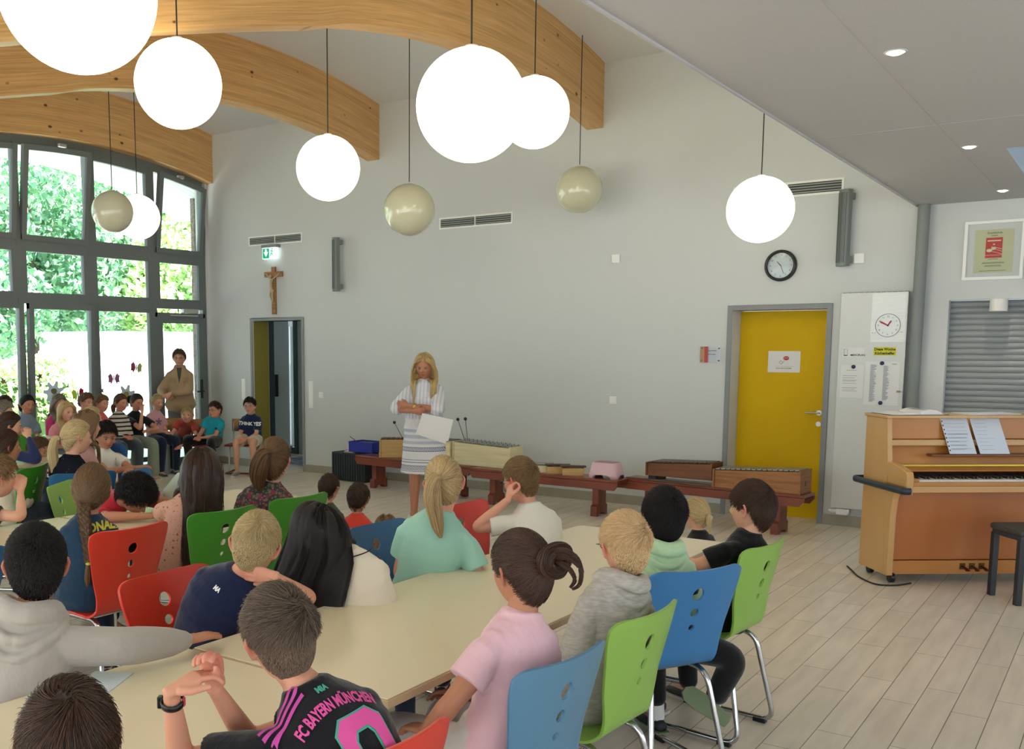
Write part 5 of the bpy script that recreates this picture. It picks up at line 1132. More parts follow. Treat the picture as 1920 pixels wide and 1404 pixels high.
    if st == 'braid':
        Tw = toW(skull_push(np.array([spec['tie']]), np.array([.012])))[0]; path = smooth_path([tuple(Tw)]+[tuple(Tw+V3(p)*hs) for p in spec['tail']], 6); nB = len(path)
        a = unit(RH[:, 0]); rr = lambda t: float(np.interp(t, [0, .15, .7, .8, 1], [.024, .026, .017, .010, .014]))*hs
        for i in range(nB-3):
            t = i/(nB-1)
            if t > 0.72: break
            s_ = 1 if i % 2 else -1; p0 = V3(path[i]); p1 = V3(path[min(i+3, nB-1)]); d = unit(p1-p0); bk = unit(np.cross(d, a))
            bundle([p0+a*s_*rr(t)*0.9, (p0+p1)/2+a*s_*rr(t)*0.35-bk*rr(t)*0.45, p1-a*s_*rr(t)*0.35], [rr(t)*.45, rr(t)*.85, rr(t)*.4], int(70*det)+20, rad*hs, 0, .9)
        k0 = int(nB*0.72); bundle([V3(path[i]) for i in (k0, (k0+nB)//2, nB-1)], [.008*hs, .014*hs, .015*hs, .004*hs], int(250*det)+40, rad*hs)
        g = MB(); g.ball(tuple(path[k0]), (.013*hs, .013*hs, .008*hs), 12, 8); put(g, 'hair_tie', mat('tie_yellow', '#b7c243', 0.5), pr)
    if st == 'bun':
        Tw = toW(skull_push(np.array([spec['tie']]), np.array([.03])))[0]; X, Y, Z = RH[:, 0], RH[:, 1], RH[:, 2]
        g = MB(); g.ball(tuple(Tw), (.030*hs, .024*hs, .030*hs), 16, 10); Fq = np.array([f if len(f) == 4 else f+[f[-1]] for f in g.f]); blocks.append((np.array(g.v), Fq, np.full(len(g.v), .1)))
        for j in range(7):
            a0 = j*1.15; rr = (.030+.006*(j % 3))*hs; pts = [Tw+(X*math.cos(a0+q)*rr*1.15+Z*math.sin(a0+q)*rr)-Y*(.006*math.sin(q*2+j)+.004*j)*hs for q in np.linspace(0, 4.2, 7)]
            bundle(pts, [.010*hs, .015*hs, .015*hs, .008*hs], int(220*det)+30, rad*hs, 3)
        for pts in spec.get('wisps', []): bundle([Tw]+[Tw+V3(p)*hs for p in pts], [.010*hs, .009*hs, .007*hs, .006*hs, .004*hs], 110, rad*hs*.55, 2, .05)
    return join_mesh('hair', blocks, spec['mat'], pr)
SKIN = {}
def skin_mat(key):
    c = {'fair': ('#d9a58a', '#c4614f'), 'pink': ('#d59a80', '#bf5546'), 'tan': ('#b98063', '#a04d3c'), 'olive': ('#a86f50', '#8f4433'), 'brown': ('#8f5a40', '#7b3c2e'), 'red': ('#b57c60', '#a04c3c')}[key]
    return mat('skin_'+key, c[0], 0.48, spec=0.35, attr=('tint', c[1]), bump=(260, .12, .001))
CLOTH = {}
def cloth(c, kind='jersey', name=None):
    nm = name or ('cloth_'+kind+'_'+c.lstrip('#'))
    return mat(nm, c, 0.85, spec=0.15, sheen=0.25, bump=(13, 0.55, 0.02, (1, 1, .6)))
def person(label, pos, H, haz, P, taz, hp=0, ht=0, hs=1.0, bs=1.0, skin='fair', hair=None, top=None, arms=(None, None), legs='sit', laz=None, bottom=('#2b3440', 'long'), shoes='#333333', det=1.0, vox=None, face=True, glasses=None, slouch=0.03, shrug=0.0, headlen=0.0, socks=None, knee=None, seat=0.45, extra=None, sleeve_c=None, voxc=None):
    """H head centre, P pelvis centre, world metres; azimuths in degrees from +y towards +x; hs/bs scale head and body"""
    pr = root('person', (P[0], P[1], 0), 0, label, 'person'); H = V3(H); P = V3(P); vox = vox or (.0045 if det > .6 else .007); voxc = voxc or max(vox*1.3, .0055)
    RH = np.array(Matrix.Rotation(R(-haz), 3, 'Z') @ Matrix.Rotation(R(-hp), 3, 'X') @ Matrix.Rotation(R(ht), 3, 'Y'))
    ta = R(taz); F0 = np.array([math.sin(ta), math.cos(ta), 0.0])
    neck_top = H+RH @ np.array([0, -.020, -.070])*hs; Nb = neck_top+unit(P+np.array([0, 0, .25])-neck_top)*0.060*bs+F0*-0.01
    U = unit(Nb-P); Fw = unit(F0-U*np.dot(F0, U)); Rt = np.cross(Fw, U); Lt = np.linalg.norm(Nb-P)
    C = lambda t: P+(Nb-P)*t-Fw*slouch*math.sin(PI*min(max(t, 0), 1))
    def torso(mb, e, t0=-.16, t1=1.0, loose=1.0, dn=1.0):
        T = [(-.16, .125, .100), (-.05, .142, .112), (.12, .132, .104), (.35, .124, .096), (.58, .134, .098), (.76, .142, .094), (.87, .122, .080), (.95, .088, .066), (.99, .064, .056), (1.04, .052, .050)]
        rg = []
        for t, rx, ry in T:
            if t < t0-1e-6 or t > t1+.01: continue
            k = 1+(loose-1)*float(np.interp(t, [0, .7], [1, 0])); rg.append((C(t), Rt, Fw, (rx*bs+e)*k, (ry*bs+e)*k))
        loft(mb, rg, 28, .5)
    SH_ = {}; ARM = {}
    for sd in (1, -1):
        S = C(.80)+Rt*sd*.128*bs+U*shrug*(1 if shrug else 0); a = arms[0 if sd == 1 else 1] or {}
        Wt = a.get('w'); 
        if Wt is None: Wt = P+F0*.24*bs+Rt*sd*.05*bs+np.array([0, 0, .10]); 
        Wt = V3(Wt); la, lb = .245*bs, .215*bs
        if 'e' in a: E_ = V3(a['e'])
        else:
            v = Wt-S; dd = np.linalg.norm(v)
            if dd > (la+lb)*.985: Wt = S+v/dd*(la+lb)*.985; v = Wt-S; dd = np.linalg.norm(v)
            x = (la*la-lb*lb+dd*dd)/(2*dd); h = math.sqrt(max(la*la-x*x, 0)); hint = V3(a.get('hint', Rt*sd*.5-Fw*.5-np.array([0, 0, 1.0]))); vd = v/dd; hint = unit(hint-vd*np.dot(hint, vd)); E_ = S+vd*x+hint*h
        hd = a.get('d'); hd = unit(hd) if hd is not None else unit(unit(Wt-E_)*.8+F0*.2-Rt*sd*.25); hn = a.get('n'); hn = V3(hn) if hn is not None else np.array([0, 0, -1.0])-Rt*sd*.4
        ARM[sd] = dict(S=S, E=E_, W=Wt, d=hd, n=hn, curl=a.get('curl', .45), spread=a.get('spread', .04), thumb=a.get('thumb', .3))
    # ---- body
    mb = MB(); hv = (_HP*hs) @ RH.T+H; mb.add(hv, _HF)
    for sd in (1, -1):     # ears
        q = lambda x, y, z: tuple((np.array([sd*x, y, z])*hs) @ RH.T+H)
        mb.tube([q(.066, .006, -.032), q(.077, -.004, -.027), q(.087, -.014, -.006), q(.092, -.015, .012), q(.087, -.006, .025), q(.073, .006, .020)], [.006*hs, .0065*hs, .006*hs, .006*hs, .006*hs, .004*hs], 8)
        mb.tube([q(.068, .002, -.004), q(.084, -.008, .002)], [(.018*hs, .014*hs), (.014*hs, .005*hs)], 10)
    loft(mb, [(neck_top+(H-neck_top)*.25, RH[:, 0], RH[:, 1], .046*hs, .046*hs), (neck_top, RH[:, 0], RH[:, 1], .047*hs, .046*hs), (neck_top*.45+Nb*.55, Rt, Fw, .047*bs, .046*bs), (Nb-U*.02, Rt, Fw, .062*bs, .052*bs)], 20)
    torso(mb, -.004, t1=.985)
    for sd in (1, -1):
        A = ARM[sd]; mb.ball(tuple(A['S']-Rt*sd*.016), .040*bs, 14, 10); limb(mb, [A['S']-Rt*sd*.02, A['E'], A['W']], [(0, .045*bs), (.15, .041*bs), (.42, .034*bs), (.52, .032*bs), (.62, .034*bs), (.8, .027*bs), (1, .019*bs)], 14, .035)
        hand(mb, A['W'], A['d'], A['n'], sd, A['curl'], hs*.95 if hs < 1.02 else hs*1.0, A['spread'], A['thumb'])
    la_ = R(laz if laz is not None else taz); LF = np.array([math.sin(la_), math.cos(la_), 0.0]); LR = np.array([math.cos(la_), -math.sin(la_), 0.0]); LEG = {}
    for sd in (1, -1):
        hip = P+LR*sd*.078*bs+np.array([0, 0, -.01])
        kn = (knee or {}).get(sd)
        if legs == 'sit':
            K_ = V3(kn[0]) if kn else hip+LF*.36*bs+LR*sd*.04; 
            if not kn: K_[2] = min(seat+.075*bs, P[2]+.02)
            A_ = V3(kn[1]) if kn else K_+LF*-.04+LR*sd*.01; 
            if not kn: A_[2] = .075*bs
            LEG[sd] = (hip, K_, A_)
        elif legs == 'floor':
            K_ = hip+LF*.25*bs+LR*sd*.22*bs; K_[2] = .16; A_ = hip+LF*.30*bs-LR*sd*.06*bs; A_[2] = .06; LEG[sd] = (hip, K_, A_)
        else:
            K_ = hip+LF*.02; K_[2] = P[2]*.54; A_ = hip+LF*-.01+LR*sd*.01; A_[2] = .085; LEG[sd] = (hip, K_, A_)
        fd = unit(LF+LR*sd*.12) if legs != 'floor' else unit(-LR*sd*.8+LF*.5); 
        if kn and len(kn) > 2: fd = unit(kn[2])
        fup = V3(kn[3]) if kn and len(kn) > 3 else None
        limb(mb, LEG[sd], [(0, .080*bs), (.3, .070*bs), (.5, .050*bs), (.62, .052*bs), (.8, .040*bs), (1, .030*bs)], 16, .05); LEG[sd] += (fd, fup)
        ank = LEG[sd][2]; dz_ = np.array([0, 0, 1.0]) if fup is None else unit(fup); mb.tube([tuple(ank+fd*-.02), tuple(ank+fd*.05-dz_*.03), tuple(ank+fd*.13*bs-dz_*.045*bs)], [.030*bs, .030*bs, .020*bs], 12)
    def tint(c):
        p = (c-H) @ RH/hs; g = lambda cx, cy, cz, s: np.exp(-(((np.abs(p[:, 0])-cx)**2+(p[:, 1]-cy)**2+(p[:, 2]-cz)**2)/s**2))
        v = .75*g(.088, -.010, .004, .020)+.35*g(.042, .075, -.03, .02)+.35*g(0, .108, -.026, .012)
        v = v+.95*np.exp(-((p[:, 0]/.024)**2+((p[:, 2]+.054)/.009)**2))*(p[:, 1] > .06)
        for sd in (1, -1): v = v+.35*np.exp(-((c-ARM[sd]['W']-ARM[sd]['d']*.11)**2).sum(1)/.05**2)+.3*np.exp(-((c-ARM[sd]['E'])**2).sum(1)/.03**2)
        return np.clip(v, 0, 1)
    body = remesh(mb, 'body', skin_mat(skin), vox, 3 if vox < .006 else 2, pr, ('tint', tint))
    toW = lambda *p: tuple((np.array(p)*hs) @ RH.T+H)
    # ---- face parts
    if face:
        hm = hair['mat'] if hair else M_ink
        for sd in (1, -1):
            g = MB(); c0 = toW(sd*.031, .0735, .003); Mx = Matrix([list(r_) for r_ in RH]); g.ball(c0, .0098*hs, 14, 10, 0)
            f = unit(RH[:, 1]); g.ball(tuple(V3(c0)+f*.0050*hs), .0057*hs, 12, 8, 1); g.ball(tuple(V3(c0)+f*.0086*hs), .0026*hs, 8, 6, 2); put(g, 'eye', [mat('eye_white', '#bdb2a8', .35), mat('iris'+('_light' if hair and hair.get('lighteye') else ''), '#4a6a7a' if hair and hair.get('lighteye') else '#3a2417', .2), M_black], pr)
            g = MB(); g.tube([toW(sd*.014, .0885, .020), toW(sd*.030, .0865, .0265), toW(sd*.046, .076, .021)], [(.0028*hs, .0018*hs)]*3, 6); put(g, 'eyebrow', hm, pr)
            g = MB(); g.tube([toW(sd*.019, .0835, .004), toW(sd*.031, .0855, .0115), toW(sd*.044, .0775, .004)], .0016*hs, 6); put(g, 'eyelid', M_ink, pr)
    if glasses:
        g = MB()
        for sd in (1, -1):
            g.tube([toW(sd*.031+.021*math.cos(a), .097-.16*abs(.021*math.cos(a)*sd+.0)**1.2*(1), .002+.017*math.sin(a)) for a in [2*PI*k/20 for k in range(21)]], .0016*hs, 6, False)
            g.tube([toW(sd*.052, .094, .006), toW(sd*.076, .075, .008), toW(sd*.083, .0, .012), toW(sd*.083, -.015, .0)], .0016*hs, 6)
        g.tube([toW(-.011, .098, .006), toW(0, .101, .009), toW(.011, .098, .006)], .0016*hs, 6); put(g, 'glasses', mat('frame'+glasses[1:], glasses, .3), pr)
    # ---- clothes
    kind, cl = top[0], top[1]; cm = cl if not isinstance(cl, str) else cloth(cl); e = {'tee': .010, 'hoodie': .018, 'long': .010, 'jacket': .024, 'dress': .014}[kind]
    def wr(c):  # soft folds
        return c
    mb = MB(); torso(mb, e, t0=-.16, t1=.985, loose=top[2] if len(top) > 2 else 1.06)
    for sd in (1, -1):
        A = ARM[sd]; S, E_, W_ = A['S'], A['E'], A['W']; f = {'tee': top[3] if len(top) > 3 else .62}.get(kind)
        mb.ball(tuple(S-Rt*sd*.020), .043*bs+e*.6, 14, 10)
        if f: mb.tube([tuple(S-Rt*sd*.03), tuple(S+(E_-S)*.15), tuple(S+(E_-S)*f*.6), tuple(S+(E_-S)*f)], [.044*bs+e*.4, .047*bs+e*.5, .047*bs+e, .047*bs+e*1.2], 18)
        elif kind == 'dress': limb(mb, [S-Rt*sd*.02, E_, E_+(W_-E_)*.12], [(0, .056*bs), (.5, .064*bs), (.85, .066*bs), (1, .050*bs)], 18, .05)
        else:
            lw = W_+(W_-E_)/max(np.linalg.norm(W_-E_), .01)*-.012; k = e
            limb(mb, [S-Rt*sd*.02, E_, lw], [(0, .050*bs+k*.7), (.45, .040*bs+k), (.6, .040*bs+k), (.85, .030*bs+k*.9), (.93, .027*bs+k*.8), (.97, .026*bs+k*.35), (1, .025*bs+k*.3)], 18, .04)
    if kind == 'hoodie':
        # hood: a rolled collar round the back of the neck and a pouch falling on the shoulder blades
        N0 = Nb; cp_ = [N0+Fw*.062*bs+Rt*.030*bs+U*-.035*bs, N0+Fw*.035*bs+Rt*.074*bs+U*.0, N0-Fw*.030*bs+Rt*.082*bs+U*.022*bs, N0-Fw*.082*bs+Rt*.04*bs+U*.022*bs, N0-Fw*.092*bs+U*.018*bs]
        full = cp_+[p-Rt*2*np.dot(p-N0, Rt) for p in cp_[-2::-1]]
        mb.tube(smooth_path([tuple(p) for p in full], 4), [(.016*bs, .024*bs)]*3+[(.024*bs, .036*bs)]*27+[(.016*bs, .024*bs)]*3, 12)
        for (w_, b_, dz, tr_) in ((.098, .098, .055, .017), (.112, .112, .105, .017)):
            cp2 = [N0+Fw*.03*bs+Rt*w_*.86*bs-U*.0*bs, N0-Fw*.035*bs+Rt*w_*bs-U*dz*.25*bs, N0-Fw*b_*.8*bs+Rt*w_*.74*bs-U*dz*.62*bs, N0-Fw*(b_+.012)*bs+Rt*w_*.3*bs-U*dz*.95*bs, N0-Fw*(b_+.014)*bs-U*dz*bs]
            full = cp2+[p-Rt*2*np.dot(p-N0, Rt) for p in cp2[-2::-1]]; mb.tube(smooth_path([tuple(p) for p in full], 4), tr_*bs, 10)
        loft(mb, [(N0-Fw*.058*bs+U*.005*bs, Rt, Fw, .078*bs, .026*bs), (N0-Fw*.080*bs-U*.05*bs, Rt, Fw, .088*bs, .028*bs), (N0-Fw*.092*bs-U*.09*bs, Rt, Fw, .070*bs, .026*bs), (N0-Fw*.088*bs-U*.14*bs, Rt, Fw, .03*bs, .016*bs)], 20)
    if kind in ('tee', 'long'):
        cpn = [Nb+Rt*.056*bs*math.cos(a)+Fw*.052*bs*math.sin(a)+U*(.012-.022*(.5+.5*math.sin(a)))*bs for a in [2*PI*k/16 for k in range(17)]]; mb.tube([tuple(p) for p in cpn], .010*bs, 8, False)
    if kind == 'jacket':
        cp_ = [Nb+Fw*.075*bs+Rt*.02*bs-U*.06*bs, Nb+Fw*.04*bs+Rt*.062*bs+U*.01*bs, Nb-Fw*.035*bs+Rt*.060*bs+U*.035*bs, Nb-Fw*.060*bs+U*.036*bs]; full = cp_+[p-Rt*2*np.dot(p-Nb, Rt) for p in cp_[-2::-1]]; mb.tube(smooth_path([tuple(p) for p in full], 4), [(.008*bs, .022*bs)]*25, 10)
    if extra and 'skirt' in extra:
        zs = extra['skirt']; rg = []
        for k, (dz, rx, ry) in enumerate(zs): rg.append((P*np.array([1, 1, 0])+np.array([0, 0, dz]), LR, LF, rx, ry))
        loft(mb, rg[::-1], 36, .05)
    rsn = np.random.RandomState(int(abs(P[0])*1000) % 9999); ka = rsn.normal(size=(6, 3))*28+np.array([0, 0, 20]); pa = rsn.rand(6)*6
    amp = .0022 if kind in ('tee', 'long') else .0035
    def fold(c):
        rel = (c-P) @ U/Lt; w = sum(np.sin(c @ ka[i]*1.3+pa[i]+1.5*np.sin(c @ ka[(i+1) % 6]*.5)) for i in range(6))/6; d = c-C(.5); d = d/(np.linalg.norm(d, axis=1)[:, None]+1e-9)
        return c+d*(w*amp*1.6*smst(1.05, .8, rel))[:, None]
    nm = {'tee': 't_shirt', 'hoodie': 'hoodie', 'long': 'shirt', 'jacket': 'jacket', 'dress': 'dress'}[kind]
    shirt = remesh(mb, nm, cm, .0045 if kind == 'hoodie' else voxc, 1 if kind == 'hoodie' else 3, pr, fn=fold)
    if kind != 'dress':
        mb = MB(); bc, bl = bottom; bm_ = cloth(bc, 'denim') if isinstance(bc, str) else bc
        loft(mb, [(P+np.array([0, 0, .07*bs]), Rt, Fw, .132*bs, .106*bs), (P, Rt, Fw, .148*bs, .118*bs), (P-np.array([0, 0, .055*bs]) if legs != 'stand' else P-np.array([0, 0, .07]), Rt, Fw, .135*bs, .110*bs)], 26)
        for sd in (1, -1):
            hip, K_, A_, fd, _u = LEG[sd]
            if bl == 'long': limb(mb, [hip, K_, A_+(np.array([0, 0, .02]) if not socks else unit(K_-A_)*.075)], [(0, .092*bs), (.3, .084*bs), (.5, .066*bs), (.65, .062*bs), (1, .050*bs)], 18, .055)
            elif bl == 'wide': limb(mb, [hip, K_, A_+np.array([0, 0, .02])], [(0, .095*bs), (.3, .09*bs), (.5, .082*bs), (.65, .085*bs), (1, .090*bs)], 18, .06)
            else: mb.tube([tuple(hip), tuple(hip+(K_-hip)*.5), tuple(hip+(K_-hip)*bl)], [.095*bs, .090*bs, .088*bs], 18)
        remesh(mb, 'trousers' if bl in ('long', 'wide') else 'shorts', bm_, max(voxc, .008), 2, pr)
    if shoes:
        for sd in (1, -1):
            hip, K_, A_, fd, fu = LEG[sd]; f = unit(fd*np.array([1, 1, 1.0]) if abs(fd[2]) > .2 else fd*np.array([1, 1, 0])); rt = unit(np.cross(f, [0, 0, 1] if fu is None else fu));
            if socks:
                gs = MB(); gs.tube([tuple(A_+unit(K_-A_)*.09), tuple(A_+unit(K_-A_)*.04), tuple(A_-unit(K_-A_)*.01)], [.040*bs, .038*bs, .036*bs], 14); put(gs, 'sock', cloth(socks, 'sock'), pr)
            up = np.cross(rt, f); b0 = A_-up*(.075*bs)+f*.0
            g = MB(); loft(g, [(b0-f*.045*bs+up*.035*bs, rt, up, .030*bs, .030*bs), (b0+up*.038*bs, rt, up, .036*bs, .036*bs), (b0+f*.07*bs+up*.032*bs, rt, up, .042*bs, .028*bs), (b0+f*.14*bs+up*.025*bs, rt, up, .036*bs, .020*bs)], 16)
            g2 = MB(); sole = [(-.075, .03), (-.08, 0), (-.075, -.03), (0, -.037), (.08, -.046), (.15, -.040), (.178, -.015), (.178, .015), (.15, .040), (.08, .046), (0, .037)]
            g2.prism([(a*bs, b*bs) for a, b in sole], tuple(b0), tuple(f), tuple(rt), -.016*bs)
            so = put(g, 'shoe', mat('shoe'+shoes[1:], shoes, .6), pr)
            for p_ in so.data.polygons: p_.use_smooth = True
            L0 = Vector(pr.location); g2.v = [tuple(Vector(v)-L0) for v in g2.v]; g2.build('sole', mat('sole_pale' if not extra or 'sole' not in extra else 'sole'+extra['sole'][1:], '#c9c5bd' if not extra or 'sole' not in extra else extra['sole'], .7), so)
    # ---- hair
    def tpush(q, off):
        rel = q-P; t = rel @ U/Lt; x = rel @ Rt; y = rel @ Fw+slouch*np.sin(PI*np.clip(t, 0, 1)); rx = np.interp(t, [-.1, .2, .6, .8, .92, 1.03], [.15, .14, .145, .195, .17, .06])*bs+off+e; ry = np.interp(t, [-.1, .2, .6, .8, .92, 1.03], [.12, .11, .105, .10, .085, .055])*bs+off+e
        d = np.sqrt((x/rx)**2+(y/ry)**2); ins = (d < 1) & (t < 1.03) & (t > -.2); yy = np.where(y >= -.01, 1, -1)*ry*np.sqrt(np.maximum(1-(x/rx)**2, .02)); x2 = x; y2 = np.where(ins, yy, y); return q+np.outer(x2-x, Rt)+np.outer(y2-y, Fw)
    if hair: make_hair(pr, hs, H, RH, hair, det, tpush)
    pr_info = dict(root=pr, H=H, RH=RH, hs=hs, P=P, U=U, Fw=Fw, Rt=Rt, C=C, shirt=shirt, body=body, toW=toW, ARM=ARM, LEG=LEG, bs=bs, Nb=Nb, Lt=Lt)
    return pr_info
def decal(pi, name, polys_mesh, o, U, V, m, target='shirt', lift=.0025, maxd=.2, cut=.008):
    """print lying on a garment: mesh in (u, v) metres pushed onto the surface along U x V"""
    me = polys_mesh; bm = bmesh.new(); bm.from_mesh(me); bmesh.ops.triangulate(bm, faces=bm.faces)
    for _ in range(5):
        ed = [e_ for e_ in bm.edges if e_.calc_length() > cut]
        if not ed: break
        bmesh.ops.subdivide_edges(bm, edges=ed, cuts=1, use_grid_fill=False); bmesh.ops.triangulate(bm, faces=bm.faces)
    sh = pi[target]; L0 = Vector(pi['root'].location); vs = [v.co+L0 for v in sh.data.vertices]; t = BVHTree.FromPolygons(vs, [tuple(p.vertices) for p in sh.data.polygons])
    U = Vector(unit(U)); V = Vector(unit(V)); Nn = U.cross(V).normalized(); o = Vector(o); bad = []
    for v in bm.verts:
        p = o+U*v.co.x+V*v.co.y; h = t.ray_cast(p+Nn*maxd, -Nn, maxd*2)
        if h[0] is None: bad.append(v); continue
        v.co = h[0]+Nn*lift*.6+h[1]*lift*(1 if h[1].dot(Nn) > 0 else -1)-L0
    bmesh.ops.delete(bm, geom=bad, context='VERTS'); me2 = bpy.data.meshes.new(name); bm.to_mesh(me2); bm.free(); me2.materials.clear(); me2.materials.append(m)
    ob = bpy.data.objects.new(name, me2); COL.objects.link(ob); ob.parent = pi['root']; return ob
def poly_mesh(polys):
    me = bpy.data.meshes.new('poly'); vs = []; fs = []
    for p in polys: fs.append(tuple(range(len(vs), len(vs)+len(p)))); vs += [(a, b, 0) for a, b in p]
    me.from_pydata(vs, [], fs); return me
# ------------------------------------------------------------------ the people
TEACH = (-5.6, 7.9)
H_DK = hair_mat('hair_dark_brown', '#1c1310', '#5e4232'); H_BK = hair_mat('hair_black', '#0d0b0c', '#2a2322', .58); H_BR = hair_mat('hair_brown', '#3a281b', '#8a6a48')
H_AS = hair_mat('hair_ash_brown', '#33261f', '#a08a74'); H_BL = hair_mat('hair_blond', '#a08556', '#dfcb9c'); H_SB = hair_mat('hair_strawberry', '#cc9c68', '#f6dfb0'); H_FB = hair_mat('hair_fair', '#a98c5c', '#e3cf9d')
H_LB = hair_mat('hair_light_brown', '#5a4330', '#a9865a'); H_GY = hair_mat('hair_greyish', '#5d5348', '#a39a8a'); H_PT = hair_mat('hair_chestnut', '#33221a', '#8f6a48')
def seated(label, H, top, hair, haz=None, taz=None, P=None, **kw):
    az = math.degrees(math.atan2(TEACH[0]-H[0], TEACH[1]-H[1])); haz = az if haz is None else haz; taz = haz if taz is None else taz
    if P is None: P = (H[0]-0.03*math.sin(R(taz)), H[1]-0.03*math.cos(R(taz)), 0.54)
    kw.setdefault('bs', 0.88); H = (H[0], H[1], H[2]-.010); return person(label, None, H, haz, P, taz, top=top, hair=hair, **kw)
short = lambda m, **k: dict(style='short', mat=m, **k)
# --- foreground
p1 = seated('boy with glossy dark brown hair at the bottom left corner, seen from behind', (-1.46, .98, 1.015), ('tee', '#3a3f4a'),
    short(H_DK, n=14000, rad=.0008, top=.018, side=.012, ls=.045, lt=.085, swirl=1.2, mess=.07, lift=.05, crown=(-.004, -.035, .092), hi=.35, seed=3), haz=-46, hp=4, P=(-1.44, .93, .54), face=False, vox=.004, hs=.90)
p2 = seated('boy in black and magenta football shirt with clasped hands and black wristband', (-1.50, 1.56, 1.06), ('tee', '#15151a', 1.10, .70),
    short(H_AS, n=14000, rad=.0008, top=.020, side=.003, ls=.006, lt=.055, swirl=.9, mess=.13, lift=.16, crown=(.018, -.045, .086), comb=(-.35, .7, 0), hi=.8, fade=.55, seed=5), haz=-62, hp=2, ht=-8, taz=-74, P=(-1.26, 1.62, .53),
    arms=(dict(e=(-1.60, 1.55, .79), w=(-1.565, 1.415, .965), d=(.02, -.12, .9), n=(.3, -.9, .1), curl=.95, thumb=.5), dict(e=(-1.64, 1.38, .79), w=(-1.575, 1.305, .985), d=(.30, .85, .33), n=(.1, .3, -1), curl=.55, thumb=.2)), skin='pink', vox=.0036, slouch=.06, hs=.93, face=False)
p3 = seated('black haired boy in beige grey hoodie, right arm stretched along the table', (-2.565, 1.64, 1.065), ('hoodie', '#a8a29a'),
    short(H_BK, n=12000, rad=.0008, top=.020, side=.008, ls=.008, lt=.016, swirl=.4, mess=.3, lift=.5, seed=7), haz=-52, taz=-40, P=(-2.60, 1.55, .52), arms=(dict(e=(-2.36, 1.79, .815), w=(-2.335, 2.01, .785), d=(.02, 1, -.03), n=(0, 0, -1), curl=.12, thumb=.1, spread=.06), None), skin='tan', vox=.004, hs=1.0, bs=.98, face=False)
p4 = seated('blond boy in a navy T-shirt leaning his cheek on his hand', (-2.47, 2.44, 1.005), ('tee', '#17203f', 1.06, .6),
    short(H_BL, n=12000, rad=.0008, top=.016, side=.003, ls=.006, lt=.030, swirl=.8, mess=.12, lift=.25, crown=(0, -.05, .085), seed=11), haz=-34, hp=10, ht=10, taz=-8, P=(-2.72, 2.40, .54),
    arms=(dict(e=(-2.365, 2.62, .785), w=(-2.365, 2.43, .905), d=(-.8, -.55, .12), n=(-.5, .75, .25), curl=.3, thumb=.2), dict(w=(-2.62, 2.66, .64))), skin='pink', vox=.004, slouch=.06, face=False, glasses='#2a2a30')
p5 = seated('girl in a cream top bending forward under her long black hair', (-2.50, 2.83, .99), ('tee', '#e0d5c2', 1.08, .62),
    dict(style='long', mat=H_BK, n=7500, top=.016, side=.012, len=.46, seed=13, part=.25, fall=(-.30, -.22, 0)), haz=-62, hp=26, ht=-34, taz=-42, P=(-2.38, 3.06, .50), arms=(dict(w=(-2.62, 3.08, .62)), None), skin='pink', vox=.0045, slouch=.10, face=False)
p6 = seated('girl in a mint green T-shirt with a blonde ponytail', (-2.43, 3.57, 1.105), ('tee', '#9ccbba', 1.05, .60),
    dict(style='pony', mat=hair_mat('hair_honey', '#8a6a45', '#dfc594'), n=7000, top=.014, side=.008, tie=(-.012, -.10, .03), tail=[(.0, -.035, .0), (.006, -.055, -.06), (.016, -.05, -.13), (.026, -.04, -.20), (.034, -.03, -.25)], tr=(.014, .026, .034, .032, .024, .006), tn=1500, wave=5, seed=17, tiec='#b89a72'), haz=-30, hp=4, ht=-8, taz=-38, P=(-2.52, 3.50, .54),
    skin='pink', vox=.0045, bs=.98, arms=(dict(w=(-2.35, 3.78, .62)), dict(w=(-2.68, 3.66, .62))), face=False, bottom=('#15171c', 'long'))
p7 = seated('boy in white T-shirt and thin glasses resting his cheek on his fist', (-2.48, 4.33, 1.03), ('tee', '#dcd8ce', 1.07, .62),
    short(H_LB, n=7500, rad=.0009, top=.014, side=.003, ls=.006, lt=.026, swirl=.7, mess=.12, lift=.2, comb=(0, .8, 0), seed=19), haz=-82, hp=6, taz=-62, P=(-2.38, 4.33, .54), arms=(None, dict(e=(-2.60, 4.09, .80), w=(-2.475, 4.20, .945), d=(-.1, .35, .6), n=(.5, .5, -.2), curl=1.25, thumb=.6)), skin='pink', vox=.0045, glasses='#4a4c52', bottom=('#3a4658', 'long'))
p8 = seated('girl in a pale pink T-shirt with dark hair pinned up in a loose bun', (-1.40, 2.45, 1.06), ('tee', '#e4b9c2', 1.02, .58),
    dict(style='bun', mat=H_DK, n=9000, top=.018, side=.014, tie=(.012, -.085, .035), wisps=[[(.04, -.03, .02), (.075, -.03, .02), (.105, -.025, -.01), (.10, -.02, -.055), (.075, -.015, -.075)], [(.045, -.03, .0), (.075, -.03, -.015), (.085, -.02, -.045), (.07, -.02, -.07)], [(.03, -.03, .035), (.065, -.03, .04), (.095, -.025, .02), (.11, -.02, -.02)]], seed=23), haz=-74, hp=4, taz=-78, P=(-1.42, 2.36, .54),
    skin='tan', vox=.004, bs=.95, arms=(dict(w=(-1.62, 2.50, .62)), dict(e=(-1.45, 2.15, .72), w=(-1.56, 2.20, .615), d=(-.9, .3, -.1), n=(0, 0, -1))), bottom=('#cfc8c3', 'long'), hs=.95)
